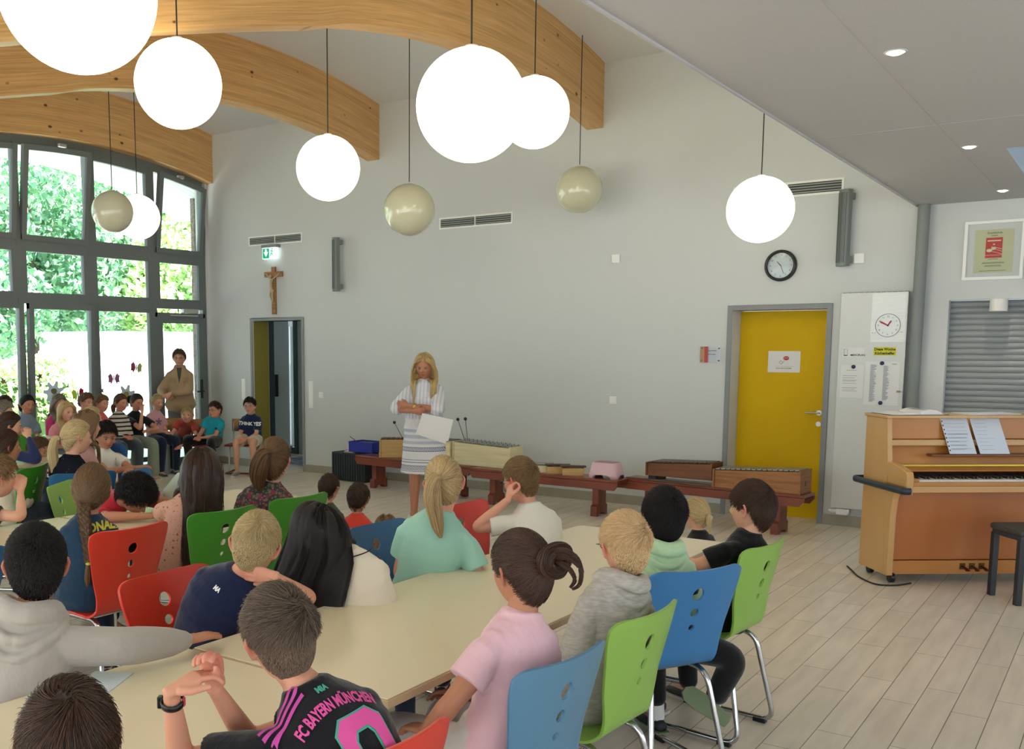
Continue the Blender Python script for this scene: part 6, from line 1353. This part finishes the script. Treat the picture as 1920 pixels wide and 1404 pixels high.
p9 = seated('very blond boy in a light grey hoodie, seen from behind', (-1.36, 3.09, 1.03), ('hoodie', mat('heather_grey', '#bdb7af', .9, spec=.1, vary=(34, '#a39e97', 1.3, (1, 1, 4)), bump=(14, .5, .02))),
    short(H_SB, n=14000, rad=.0008, top=.014, side=.003, ls=.006, lt=.045, swirl=.9, mess=.18, lift=.16, crown=(.014, -.06, .072), comb=(-.5, .5, 0), seed=29), haz=-50, hp=4, taz=-60, P=(-1.44, 2.98, .53), hs=.97, skin='pink', vox=.004, glasses='#6a5a48', face=False, bottom=('#35506e', .92), arms=(dict(w=(-1.52, 3.20, .62)), dict(w=(-1.58, 2.92, .62))))
p10 = seated('black haired boy in a mint hoodie with a dark back print', (-1.50, 3.78, 1.02), ('hoodie', '#b3d0a6'),
    short(H_BK, n=9000, rad=.0009, top=.024, side=.010, ls=.014, lt=.045, swirl=.7, mess=.14, lift=.14, seed=31), haz=-36, taz=-42, P=(-1.56, 3.76, .53), hs=.96, skin='brown', vox=.0045, face=False, bottom=('#131315', 'long'), arms=(dict(w=(-1.52, 3.96, .60)), dict(w=(-1.70, 3.85, .60))),
    knee={1: ((-1.24, 3.93, .44), (-1.35, 3.96, .185), (-.61, -.35, .50), (-.25, .80, -.45)), -1: ((-1.62, 3.98, .46), (-1.60, 4.02, .085), (-.4, .3, 0))}, shoes='#16181a', socks='#dcdad6', extra=dict(sole='#6c7a5a'))
p11 = seated('boy in a black T-shirt on the lime chair at the right, in profile', (-1.33, 4.36, 1.0), ('tee', '#101113', 1.04, .68),
    short(H_DK, n=9000, rad=.0009, top=.016, side=.010, ls=.016, lt=.04, swirl=.6, mess=.08, lift=.06, comb=(0, .7, 0), seed=37), haz=-80, taz=-72, P=(-1.42, 4.32, .53), skin='fair', vox=.0045, bottom=('#141416', 'long'), arms=(dict(w=(-1.56, 4.46, .62)), dict(e=(-1.50, 4.16, .745), w=(-1.70, 4.24, .765), d=(-1, .1, 0), n=(0, 0, -1))))
# --- second table row
M_floral = mat('floral_print', '#4a4145', .85, spec=.15)
def print_mat(m, base, cols, scale, thr):
    nt = m.node_tree; b = nt.nodes['Principled BSDF']; tc = N(nt, 'ShaderNodeTexCoord'); prev = None
    for i, (c, sc_, th_) in enumerate(zip(cols, scale, thr)):
        mp = N(nt, 'ShaderNodeMapping'); mp.inputs['Location'].default_value = (i*3.1, i*1.7, i*.9); nt.links.new(tc.outputs['Object'], mp.inputs[0])
        v = N(nt, 'ShaderNodeTexVoronoi'); v.inputs['Scale'].default_value = sc_; v.inputs['Randomness'].default_value = 1; nt.links.new(mp.outputs[0], v.inputs['Vector'])
        g = mathn(nt, 'LESS_THAN', v.outputs['Distance'], th_); mx = N(nt, 'ShaderNodeMix', data_type='RGBA'); nt.links.new(g, mx.inputs[0])
        if prev: nt.links.new(prev, mx.inputs[6])
        else: mx.inputs[6].default_value = lin(base)
        mx.inputs[7].default_value = lin(c); prev = mx.outputs[2]
    nt.links.new(prev, b.inputs['Base Color']); return m
print_mat(M_floral, '#443f44', ['#777050', '#8a3a52', '#5d6a4a', '#a5596f'], [38, 26, 52, 44], [.35, .36, .33, .25])
M_peach = print_mat(mat('peach_print', '#c79a86', .85, spec=.15), '#cfa18c', ['#9c5a48', '#b5806c'], [34, 60], [.22, .2])
def stripes_mat(name, c1, c2, freq, duty, axis=2):
    m = mat(name, c1, .85, spec=.15); nt = m.node_tree; b = nt.nodes['Principled BSDF']; tc = N(nt, 'ShaderNodeTexCoord'); sx = N(nt, 'ShaderNodeSeparateXYZ'); nt.links.new(tc.outputs['Object'], sx.inputs[0])
    g = mathn(nt, 'LESS_THAN', mathn(nt, 'FRACT', mathn(nt, 'MULTIPLY', sx.outputs[axis], freq)), duty); mx = N(nt, 'ShaderNodeMix', data_type='RGBA'); nt.links.new(g, mx.inputs[0]); mx.inputs[6].default_value = lin(c1); mx.inputs[7].default_value = lin(c2); nt.links.new(mx.outputs[2], b.inputs['Base Color']); return m
p17 = seated('person with a chestnut ponytail in a dark floral blouse', (-3.88, 4.0, 1.065), ('tee', M_floral, 1.04, .75),
    dict(style='pony', mat=H_PT, n=6000, top=.020, side=.014, tie=(0, -.095, .055), tail=[(0, -.035, 0), (-.015, -.05, -.05), (-.03, -.045, -.11), (-.04, -.03, -.17), (-.035, -.02, -.20)], tr=(.016, .034, .045, .045, .03, .008), tn=1500, wave=4, seed=41, tiec='#c98a6a'), haz=-25, hp=-4, taz=-48, P=(-4.0, 3.98, .54), skin='fair', bs=.95, hs=1.02, face=False, bottom=('#2a2c35', 'long'), voxc=.007)
p18 = seated('girl in a peach patterned top with very long dark hair', (-3.92, 3.49, 1.05), ('tee', M_peach, 1.05, .60),
    dict(style='long', mat=H_DK, n=7500, top=.020, side=.020, len=.47, seed=43, part=-.01, wave=4, fall=(-.12, .0, 0)), haz=-22, ht=8, taz=-66, P=(-4.07, 3.46, .54), arms=(None, dict(e=(-4.22, 3.44, .79), w=(-4.30, 3.62, .79))), skin='tan', bs=.92, vox=.005, face=False, bottom=('#8f7a72', 'long'))
p19 = seated('girl with a brown braid in a dark teal football shirt with yellow letters', (-3.93, 2.82, 1.035), ('tee', '#1e3a52', 1.10, .65),
    dict(style='braid', mat=H_BR, n=6500, top=.016, side=.012, tie=(-.01, -.085, -.045), tail=[(.035, -.03, -.05), (.055, -.035, -.13), (.06, -.03, -.22), (.055, -.03, -.31), (.045, -.03, -.39)], seed=47), haz=-42, hp=8, ht=4, taz=-62, P=(-3.97, 2.80, .54), skin='pink', vox=.005, slouch=.06, face=False, bottom=('#141c30', 'long'))
p20 = seated('boy with black curls laying his head on his folded arms', (-4.56, 3.56, .86), ('tee', '#b52a38', 1.04, .6),
    short(H_BK, n=5000, top=.034, side=.022, ls=.03, lt=.04, swirl=.4, mess=.55, lift=.5, seed=53), haz=70, hp=48, ht=18, taz=78, P=(-5.14, 3.64, .50), arms=(dict(e=(-4.52, 3.34, .765), w=(-4.34, 3.50, .765), d=(.1, 1, 0), n=(0, 0, -1), curl=.2), dict(e=(-4.54, 3.90, .765), w=(-4.36, 3.66, .775), d=(.1, -1, 0), n=(0, 0, -1), curl=.2)), skin='tan', vox=.005, slouch=.05)
p24 = seated('blond child with a black sleeve leaning an elbow at the left edge', (-5.01, 2.99, .985), ('tee', '#141416', 1.05, .45),
    short(H_LB, n=2500, top=.024, side=.014, ls=.03, lt=.04, seed=59), haz=12, taz=20, P=(-5.06, 2.86, .54), arms=(dict(e=(-4.78, 2.98, .785), w=(-4.94, 3.08, .90), d=(-.3, .3, .8), n=(-.5, .3, 0), curl=.6), None), skin='fair', det=.6)
# --- third table row
p21 = seated('boy in a white V neck T-shirt looking down to the right', (-6.94, 5.14, .955), ('tee', '#dedbd2', 1.06, .6), short(H_BK, n=3000, top=.026, side=.014, ls=.02, lt=.035, seed=61), haz=108, hp=14, taz=118, P=(-6.98, 5.12, .50), skin='tan', det=.7, arms=(dict(e=(-6.72, 4.98, .68), w=(-6.50, 5.10, .72)), dict(e=(-6.72, 5.22, .68), w=(-6.52, 5.06, .70))))
M_speck = print_mat(mat('speckled_knit', '#1b1e28', .9, spec=.1), '#191c26', ['#5a5f70'], [30], [.12])
p22 = seated('girl with a long blonde ponytail and dark speckled jumper, turned away', (-6.10, 4.27, 1.05), ('long', M_speck, 1.05),
    dict(style='pony', mat=H_FB, n=3500, top=.018, side=.012, tie=(-.01, -.098, .0), tail=[(-.01, -.03, -.01), (-.014, -.05, -.08), (-.01, -.045, -.17), (0, -.04, -.27), (0, -.03, -.34)], tr=(.014, .026, .032, .032, .026, .008), tn=900, seed=67, tiec='#d8c8c0'), haz=20, hp=4, taz=-20, P=(-6.12, 4.20, .54), skin='fair', det=.7, bs=.96, hs=1.03)
p23 = seated('dark haired girl in a cream jumper at the left edge', (-6.34, 3.86, 1.0), ('long', '#cfc3ac', 1.05), dict(style='pony', mat=H_DK, n=3500, top=.020, side=.014, tie=(0, -.09, -.05), tail=[(0, -.03, -.01), (0, -.04, -.06), (0, -.03, -.12)], seed=71), haz=14, taz=-10, skin='tan', det=.7)
pb = seated('brown haired girl just behind the blonde ponytail girl', (-6.52, 4.66, 1.09), ('tee', '#b58e88'), dict(style='long', mat=H_LB, n=1800, top=.018, side=.014, len=.24, seed=73), det=.45, taz=10)
pb = seated('fair haired girl in front of the striped jumper girl', (-8.15, 5.88, 1.0), ('tee', '#9fa29b'), dict(style='pony', mat=H_BL, n=1800, top=.016, side=.012, tie=(0, -.09, 0), tail=[(0, -.03, 0), (0, -.04, -.07), (0, -.03, -.14)], seed=79), det=.45)
pb = seated('dark haired girl at the left edge leaning her chin on her hand', (-7.6, 4.67, 1.03), ('long', '#26305a'), dict(style='pony', mat=H_DK, n=1800, top=.018, side=.012, tie=(0, -.09, -.02), tail=[(0, -.03, 0), (0, -.04, -.07), (0, -.03, -.14)], seed=83), det=.45, hp=6, arms=(dict(e=(-7.3, 4.72, .76), w=(-7.44, 4.74, .94), d=(-.3, .1, .6), curl=.8), None))
pb = seated('grey brown haired child at the left edge above the girl resting her chin', (-8.75, 5.32, 1.06), ('tee', '#5b6a80'), short(H_GY, n=900, top=.022, side=.014, seed=87), det=.4)
pb = seated('small brown haired child low behind the pale table at the left', (-7.75, 5.02, .80), ('tee', '#c7a59c'), short(H_BR, n=900, top=.022, side=.014, ls=.03, seed=89), P=(-7.8, 5.0, .36), det=.4, haz=60, hp=20, legs='floor', bs=.7, hs=.95)
# --- the row along the window wall (facing into the room)
back = [
 ('dark haired girl in a dark top, farthest left by the window', (-10.28, 6.27, 1.03), ('tee', '#3a3a46'), dict(style='pony', mat=H_DK, n=900, top=.016, side=.012, tie=(0, -.09, 0), tail=[(0, -.03, 0), (0, -.03, -.07)], seed=90), 'tan', ('#2d3340', 'long')),
 ('black haired girl in a grey blue T-shirt before the window', (-10.2, 6.5, 1.03), ('tee', '#77889a'), dict(style='pony', mat=H_BK, n=900, top=.016, side=.012, tie=(0, -.09, -.02), tail=[(0, -.03, 0), (0, -.03, -.07)], seed=91), 'tan', ('#2b2f5a', 'long')),
 ('grey brown haired child in a bright pink top before the window', (-10.1, 6.84, 1.03), ('long', '#c43f73'), dict(style='long', mat=H_GY, n=900, top=.016, side=.014, len=.2, seed=92), 'tan', ('#5b3a78', 'long')),
 ('blonde girl with hair pulled back in a pink T-shirt', (-9.40, 6.46, .985), ('tee', '#d98f98'), dict(style='long', mat=H_FB, n=1200, top=.016, side=.012, len=.26, seed=93), 'fair', ('#7d879a', 'long')),
 ('brown haired boy with a fringe in a grey top before the window', (-10.08, 7.2, 1.03), ('tee', '#6a6f7c'), short(H_BR, n=900, top=.024, side=.018, ls=.03, lt=.04, seed=94), 'pink', ('#33506f', 'long')),
 ('light brown haired boy in a coral T-shirt', (-10.12, 7.45, 1.0), ('tee', '#d4656a'), short(H_LB, n=900, top=.02, side=.014, ls=.03, lt=.04, seed=95), 'pink', ('#2f5d9a', 'long')),
 ('girl in a black and cream striped jumper', (-10.26, 7.84, .985), ('long', stripes_mat('striped_knit', '#d8d3c6', '#33333c', 19, .38)), dict(style='pony', mat=H_BR, n=900, top=.016, side=.012, tie=(0, -.09, -.04), tail=[(0, -.03, 0), (0, -.03, -.07), (0, -.02, -.12)], seed=96), 'pink', ('#4a5560', 'long')),
 ('dark haired girl in black T-shirt and sage trousers, hand at her chin', (-10.34, 8.15, .97), ('tee', '#20232b'), dict(style='bun', mat=H_DK, n=900, top=.018, side=.012, tie=(0, -.08, .02), seed=97), 'pink', ('#8f9c8a', 'wide')),
 ('blonde girl in a pink printed T-shirt and navy leggings', (-10.42, 8.55, .955), ('tee', '#dba9b3'), dict(style='pony', mat=H_BL, n=900, top=.014, side=.010, tie=(0, -.09, .01), tail=[(0, -.03, 0), (0, -.03, -.06)], seed=98), 'fair', ('#1f2a44', 'long'))]
bk = []
for i, (lb, H, top, hair, sk, bt) in enumerate(back):
    az = 100+6*math.sin(i*2.1); kw = {}
    if i == 3: P = (-9.45, 6.42, .52)
    else: P = (H[0]-.03, H[1]-.02, .48)
    if i == 7: kw['arms'] = (dict(e=(-10.10, 8.0, .66), w=(-10.20, 8.12, .87), d=(-.2, .1, .8), curl=.7), dict(e=(-10.12, 8.3, .64), w=(-10.05, 8.1, .64)))
    bk.append(person(lb, None, H, 88+8*math.sin(i), P, az, top=top, hair=hair, skin=sk, bottom=bt, det=.4, bs=.86, hs=.95, seat=.40, shoes=['#4a3c40', '#33363c', '#5a4a4a', '#777777', '#6a6a66', '#2f5d9a', '#3c3634', '#c9a398', '#2a2024'][i], hp=6, **kw))
bpi = bk[8]
decal(bpi, 'shirt_print', poly_mesh([[(.055*math.cos(a)*(.7+.3*math.sin(5*a)), .055*math.sin(a)*(.7+.3*math.sin(5*a))) for a in [2*PI*k/40 for k in range(40)]]]), bpi['C'](.62)+bpi['Fw']*.1, -bpi['Rt'], bpi['U'], mat('print_mauve', '#8d6a8f', .8))
b1 = person('small blond boy in a rust red T-shirt leaning forward', None, (-10.16, 8.83, .775), 142, (-10.42, 8.98, .46), 140, hp=-8, top=('tee', '#b3473a', 1.05, .6), hair=short(H_FB, n=1200, top=.018, side=.010, seed=101), skin='fair', det=.4, bs=.80, hs=.95, seat=.38, bottom=('#3a4a4c', 'long'), shoes='#3a4a60', arms=(dict(e=(-10.34, 8.70, .52), w=(-10.15, 8.62, .42)), dict(e=(-10.02, 8.86, .50), w=(-10.08, 8.66, .40))), slouch=.05)
b2 = person('boy in a turquoise T-shirt and glasses with folded hands', None, (-9.74, 8.94, .86), 178, (-9.90, 9.02, .46), 150, top=('tee', '#22a3b5', 1.05, .6), hair=short(H_DK, n=1200, top=.014, side=.006, seed=102), skin='pink', det=.4, bs=.86, hs=.97, seat=.38, bottom=('#17181c', 'long'), shoes='#1c1e22', glasses='#2a2c30', arms=(dict(w=(-9.86, 8.74, .52)), dict(w=(-9.80, 8.76, .51))),
    knee={1: ((-10.02, 8.68, .47), (-10.00, 8.74, .08), (.3, -1, 0)), -1: ((-9.62, 8.74, .46), (-9.52, 8.72, .08), (.4, -.9, 0))})
b3 = person('boy in a navy lettered T-shirt and glasses beside the open doorway', None, (-9.44, 9.28, .905), 152, (-9.50, 9.36, .47), 152, top=('tee', '#1e2b4e', 1.12, .72), hair=short(H_BK, n=1200, top=.020, side=.007, seed=103), skin='fair', det=.4, bs=.90, hs=.97, seat=.38, bottom=('#cfc6b4', .75), shoes='#868f8f', glasses='#8a3a4a', arms=(dict(w=(-9.42, 9.10, .50)), dict(w=(-9.36, 9.12, .48))))
tm = text_mesh('THINK YES', .062, 0, 'CENTER', .0025); decal(b3, 'lettering', tm, b3['C'](.66)+b3['Fw']*.1, -b3['Rt'], b3['U'], M_white, cut=.02)
decal(b2, 'logo', poly_mesh([[(-.015, -.015), (.015, -.015), (.015, .015), (-.015, .015)]]), b2['C'](.62)+b2['Fw']*.1-b2['Rt']*.06, -b2['Rt'], b2['U'], mat('logo_navy', '#27306a', .7), cut=.02)
# --- children on the floor in front of the benches
fl = [('boy with short brown hair in an olive T-shirt on the floor', (-5.12, 5.89, .57), ('tee', '#4b5145'), short(H_DK, n=1800, top=.016, side=.007, ls=.012, lt=.03, seed=111), 'fair'),
 ('boy in a bright red T-shirt sitting on the floor', (-4.76, 5.82, .53), ('tee', '#d8473b'), short(H_DK, n=1800, top=.022, side=.013, ls=.02, lt=.035, seed=112), 'fair'),
 ('child with straight brown hair low on the floor beside mint shirt girl', (-4.32, 5.60, .36), ('tee', '#7d6a60'), dict(style='long', mat=H_LB, n=1400, top=.016, side=.012, len=.16, seed=113), 'fair'),
 ('child with greyish hair hidden low behind the far red chair', (-3.92, 6.03, .38), ('tee', '#50545a'), short(H_GY, n=1200, top=.018, side=.012, ls=.02, lt=.03, seed=114), 'fair'),
 ('small blonde girl with a ponytail on the floor beyond the tables', (-2.39, 6.58, .55), ('tee', '#16171a'), dict(style='pony', mat=H_FB, n=2200, top=.014, side=.010, tie=(.02, -.10, .0), tail=[(.004, -.03, -.01), (.008, -.03, -.06), (.01, -.025, -.12)], tr=(.012, .02, .018, .012, .004), tn=500, seed=115, tiec='#c9b8c8'), 'fair')]
for lb, H, top, hair, sk in fl:
    az = math.degrees(math.atan2(TEACH[0]-H[0], TEACH[1]-H[1])); sc_ = min(1, (H[2]-.02)/.55); person(lb, None, H, az, (H[0]-.04*math.sin(R(az)), H[1]-.04*math.cos(R(az)), .13*sc_), az, top=top, hair=hair, skin=sk, det=.55, bs=.82*max(sc_, .72), hs=.97, legs='floor', face=False, shoes='#333333')
# --- the two adults
M_dress = mat('striped_dress', '#dad9dc', .85, spec=.15)
def dress_mat():
    nt = M_dress.node_tree; b = nt.nodes['Principled BSDF']; tc = N(nt, 'ShaderNodeTexCoord'); sx = N(nt, 'ShaderNodeSeparateXYZ'); nt.links.new(tc.outputs['Object'], sx.inputs[0]); z = sx.outputs[2]
    xy = mathn(nt, 'ADD', sx.outputs[0], mathn(nt, 'MULTIPLY', sx.outputs[1], .5)); prev = None
    def over(mask, col):
        nonlocal prev
        mx = N(nt, 'ShaderNodeMix', data_type='RGBA'); nt.links.new(mask, mx.inputs[0])
        if prev: nt.links.new(prev, mx.inputs[6])
        else: mx.inputs[6].default_value = lin('#dedde0')
        mx.inputs[7].default_value = lin(col); prev = mx.outputs[2]
    band = lambda a, b_: mathn(nt, 'MULTIPLY', mathn(nt, 'GREATER_THAN', z, a), mathn(nt, 'LESS_THAN', z, b_))
    v = mathn(nt, 'LESS_THAN', mathn(nt, 'FRACT', mathn(nt, 'MULTIPLY', xy, 26)), .45)
    over(mathn(nt, 'MULTIPLY', band(1.0, 1.45), v), '#c3c8d6'); 
    for a, b_ in ((.755, .785), (.81, .845), (.87, .90)): over(band(a, b_), '#b7bdcc')
    for a, b_ in ((.69, .72), (.50, .545)):
        zz = mathn(nt, 'LESS_THAN', mathn(nt, 'FRACT', mathn(nt, 'ADD', mathn(nt, 'MULTIPLY', xy, 60), mathn(nt, 'MULTIPLY', z, 40))), .5); over(mathn(nt, 'MULTIPLY', band(a, b_), zz), '#5d6784')
    for a, b_ in ((.683, .69), (.72, .727), (.575, .583), (.60, .606), (.49, .496), (.545, .551)): over(band(a, b_), '#7b84a0')
    nt.links.new(prev, b.inputs['Base Color'])
dress_mat()
H_TB = hair_mat('hair_teacher_blonde', '#a88850', '#e6d29c')
wm = person('woman in a white and blue patterned dress with folded arms, holding paper', None, (-5.60, 7.87, 1.497), 156, (-5.60, 7.87, .92), 148, hp=12, hs=1.09, bs=1.14, skin='red', legs='stand', det=.7, vox=.005, voxc=.008, slouch=.0, top=('dress', M_dress, 1.15),
    hair=dict(style='long', mat=H_TB, n=4500, top=.010, side=.006, len=.30, seed=121, part=0, lighteye=True), extra=dict(skirt=[(.47, .235, .19), (.52, .225, .18), (.65, .215, .17), (.8, .205, .16), (.95, .19, .145), (1.1, .175, .125), (1.2, .165, .12)]), shoes='#c9c2b8',
    arms=(dict(e=(-5.78, 7.66, 1.095), w=(-5.54, 7.60, 1.085), d=(.9, .42, .0), n=(-.3, 1, 0), curl=.9), dict(e=(-5.40, 7.80, 1.09), w=(-5.60, 7.60, 1.135), d=(-.95, -.1, .05), n=(.2, 1, 0), curl=.4)))
r = root('paper_sheets', (-5.31, 7.60, .975), 0, 'white sheets of paper held by the woman in the patterned dress', 'paper')
rect = lambda a, w_, h_, ox=0, oy=0: [(ox+x*math.cos(R(a))-y*math.sin(R(a)), oy+x*math.sin(R(a))+y*math.cos(R(a))) for x, y in ((0, -h_), (w_, -h_), (w_, 0), (0, 0))]
for a_, y_, t_ in ((-12, 0.0, .002), (-18, .006, .001)): MB().prism(rect(a_, .30, .21, -.10, .10), (0, y_, 0), Vector((.80, .59, 0)), Vector((.05, -.06, 1)), t_).build('sheet', M_paper, r)
A = wm['ARM'][-1]; a_ = unit(A['W']-A['E']); c0 = A['E']+(A['W']-A['E'])*.78; b_ = unit(np.cross(a_, [0, 0, 1])); c_ = np.cross(a_, b_)
g = MB(); g.tube([tuple(c0+(b_*math.cos(x)+c_*math.sin(x))*.033) for x in [2*PI*k/18 for k in range(19)]], (.004), 8, False); g.cyl(tuple(c0+b_*.0-unit([-.58, .81, 0])*.034), tuple(c0-unit([-.58, .81, 0])*.042), .015, seg=16); put(g, 'wristwatch', mat('gold_watch', '#c9a85a', .3, metal=.8), wm['root'])
mn = person('man in a tan jacket and glasses standing in front of the garden door', None, (-10.64, 9.13, 1.53), 138, (-10.64, 9.13, .92), 136, hp=2, hs=1.04, bs=1.06, skin='fair', legs='stand', det=.55, vox=.006, voxc=.009, slouch=0, top=('jacket', '#ad9270', 1.22), bottom=('#6e727a', 'long'), hair=short(H_BR, n=1500, top=.020, side=.010, seed=123), glasses='#4a3a34', shoes='#40362e',
    arms=(dict(e=(-10.82, 8.95, 1.09), w=(-10.66, 8.86, 1.03), d=(.75, .3, -.3), n=(-.1, 1, 0), curl=.5), dict(e=(-10.42, 9.10, 1.09), w=(-10.55, 8.90, 1.06), d=(-.6, -.3, -.5), n=(.1, 1, 0), curl=.5)))
g = MB(); Cc = mn['C']; P_ = mn['P']; 
decal(mn, 'dark_undershirt', poly_mesh([[(-.035, .10), (.035, .10), (.022, -.02), (.0, -.12), (-.018, -.02)]]), Cc(.80)+mn['Fw']*.12, -mn['Rt'], mn['U'], mat('undershirt', '#3a3a40', .8), cut=.02)
for s_ in (-1, 1): decal(mn, 'chest_pocket', poly_mesh([[(-.045, -.05), (.045, -.05), (.045, .03), (-.045, .03)]]), Cc(.66)+mn['Fw']*.12+mn['Rt']*s_*.085, -mn['Rt'], mn['U'], mat('pocket_tan', '#9e8463', .85), cut=.02, lift=.006)

# ------------------------------------------------------------------ prints and small wearables of the foreground children
back_o = lambda p, t, dx=0: p['C'](t)-p['Fw']*.10+p['Rt']*dx
M_mag2 = mat('shirt_magenta', '#c4479f', .7); M_pk2 = mat('shirt_pink_print', '#d8509a', .7); M_tl2 = mat('shirt_teal_print', '#4aa78f', .7); M_pr2 = mat('shirt_violet', '#8c3ca6', .7)
def arc_text(txt, size, rad, bold=.002):
    me = text_mesh(txt, size, 0, 'CENTER', bold)
    for v in me.vertices:
        a = v.co.x/rad; rr = rad+v.co.y; v.co.x, v.co.y = rr*math.sin(a), rr*math.cos(a)-rad
    return me
def squeeze(me, k):
    for v in me.vertices: v.co.x *= k
    return me
decal(p2, 'club_lettering', squeeze(arc_text('FC BAYERN MÜNCHEN', .031, .36, .0012), .62), back_o(p2, .91), p2['Rt'], p2['U'], M_pk2, cut=.006)
def digit0(w_, h_, t_):
    o_ = [(-w_*.6, h_), (w_*.6, h_), (w_, h_*.7), (w_, -h_*.7), (w_*.6, -h_), (-w_*.6, -h_), (-w_, -h_*.7), (-w_, h_*.7)]; k = (w_-t_)/w_; k2 = (h_-t_)/h_
    i_ = [(a*k, b*k2) for a, b in o_]; return [[o_[j], o_[(j+1) % 8], i_[(j+1) % 8], i_[j]] for j in range(8)]
decal(p2, 'number_border', poly_mesh(digit0(.062, .092, .040)), back_o(p2, .64, .022), p2['Rt'], p2['U'], M_tl2, lift=.0022)
decal(p2, 'shirt_number', poly_mesh(digit0(.058, .088, .031)), back_o(p2, .64, .022), p2['Rt'], p2['U'], M_pk2, lift=.0036)
decal(p2, 'collar_mark', arc_text('MIA', .016, .5, .0008), back_o(p2, .985), p2['Rt'], p2['U'], M_tl2, cut=.006)
decal(p2, 'side_wedge', poly_mesh([[(-.018, -.14), (.020, -.14), (-.004, .05)]]), back_o(p2, .55, -.095), p2['Rt'], p2['U'], M_mag2)
for k in range(3):
    A = p2['ARM'][-1]; decal(p2, 'shoulder_stripe', poly_mesh([[(-.07, -.004), (.045, -.004), (.045, .004), (-.07, .004)]]), A['S']+p2['Fw']*(.018-.016*k)+p2['U']*.05+p2['Rt']*.03, p2['Rt'], p2['Fw'], M_mag2, maxd=.14)
def band_on(p, sd, t, m, r_, w_, name):
    A = p['ARM'][sd]; a_ = unit(A['W']-A['E']); c0 = A['E']+(A['W']-A['E'])*t; b_ = unit(np.cross(a_, [0.1, 0.3, 1])); c_ = np.cross(a_, b_)
    g = MB(); n = 24; vs = []
    for r2, h_ in ((r_, -w_), (r_+.003, -w_*.8), (r_+.0035, 0), (r_+.003, w_*.8), (r_, w_)): vs += [tuple(c0+a_*h_+(b_*math.cos(x)+c_*math.sin(x))*r2) for x in [2*PI*k/n for k in range(n)]]
    g.add(vs, [(i*n+k, i*n+(k+1) % n, (i+1)*n+(k+1) % n, (i+1)*n+k) for i in range(4) for k in range(n)], 0, True); return put(g, name, m, p['root']), c0, a_, b_, c_
wb, c0, a_, b_, c_ = band_on(p2, -1, .86, M_black, .0225, .008, 'wristband')
g = MB(); vd = unit(np.array([.55, -.75, .2])); g.box(tuple(c0-unit(np.array([.80, .6, 0]))*.025), (.012, .018, .026), M=Matrix.Rotation(R(37), 3, 'Z')); put(g, 'tracker_screen', mat('screen_dark', '#1c2420', .2), p2['root'], bevel=.003)
g = MB(); g.box(tuple(c0+unit(np.array([.80, .6, 0]))*.024), (.006, .012, .019), M=Matrix.Rotation(R(37), 3, 'Z')); put(g, 'red_clasp', mat('clasp_red', '#c02a3c', .4), p2['root'], bevel=.002)
decal(p19, 'lettering', arc_text('RONALDO', .046, .40, .0020), back_o(p19, .92, .07), p19['Rt'], p19['U'], mat('print_yellow', '#c2b53a', .7), cut=.012)
decal(p10, 'back_print', text_mesh('NARUTO', .075, 0, 'CENTER', .006), back_o(p10, .64, 0), p10['Rt'], p10['U'], M_black, cut=.012)
decal(p10, 'back_print_low', text_mesh('GO', .11, 0, 'CENTER', .008), back_o(p10, .36, 0), p10['Rt'], p10['U'], M_black, cut=.012)
decal(p4, 'neck_logo', text_mesh('MA', .018, 0, 'CENTER', .001), back_o(p4, .90), p4['Rt'], p4['U'], M_white, cut=.008)
g = MB(); T = p8['toW']; g.ball(T(.008, -.118, .0), (.012, .008, .006), 10, 6); put(g, 'hair_clip', mat('clip_pearl', '#c4b5b0', .3), p8['root'])
# cream shirt tie at the bending girl's collar
g = MB(); g.tube(smooth_path([tuple(p5['Nb']+p5['Rt']*.02-p5['Fw']*.055), tuple(p5['Nb']+p5['Rt']*.09-p5['Fw']*.045-p5['U']*.008), tuple(p5['Nb']+p5['Rt']*.12+p5['Fw']*.0-p5['U']*.01)]), .0025, 6); put(g, 'collar_cord', H_DK, p5['root'])
# bag on the back of a chair in the second row
r = root('shoulder_bag', (-4.55, 3.92, .0), R(20), 'pale green canvas bag with a tan strap beside the long haired girl', 'bag')
M_bag = mat('bag_canvas', '#b3c2b2', .85, bump=(20, .4, .01))
g = MB(); loft(g, [(V3((0, 0, .60)), V3((1, 0, 0)), V3((0, 1, 0)), .10, .06), (V3((0, 0, .72)), V3((1, 0, 0)), V3((0, 1, 0)), .15, .09), (V3((0, 0, .84)), V3((1, 0, 0)), V3((0, 1, 0)), .14, .08), (V3((.02, 0, .93)), V3((1, 0, 0)), V3((0, 1, 0)), .08, .05)], 24); o = g.build('bag_body', M_bag, r)
for p_ in o.data.polygons: p_.use_smooth = True
MB().tube(smooth_path([(.02, -.09, .60), (.04, -.12, .74), (.09, -.10, .86), (.13, -.04, .94)]), [(.016, .004)]*19, 10).build('strap', mat('tan_leather', '#a8733f', .5), r)
tag(MB().bx(-.06, .06, -.09, .09, 0, .001).build('paper_sheet', mat('sheet_bluish', '#cfd6e2'), loc=(-2.36, 1.70, TZ+.0005), rz=R(28)), 'white sheet of paper on the front table by the grey hoodie sleeve', 'paper')
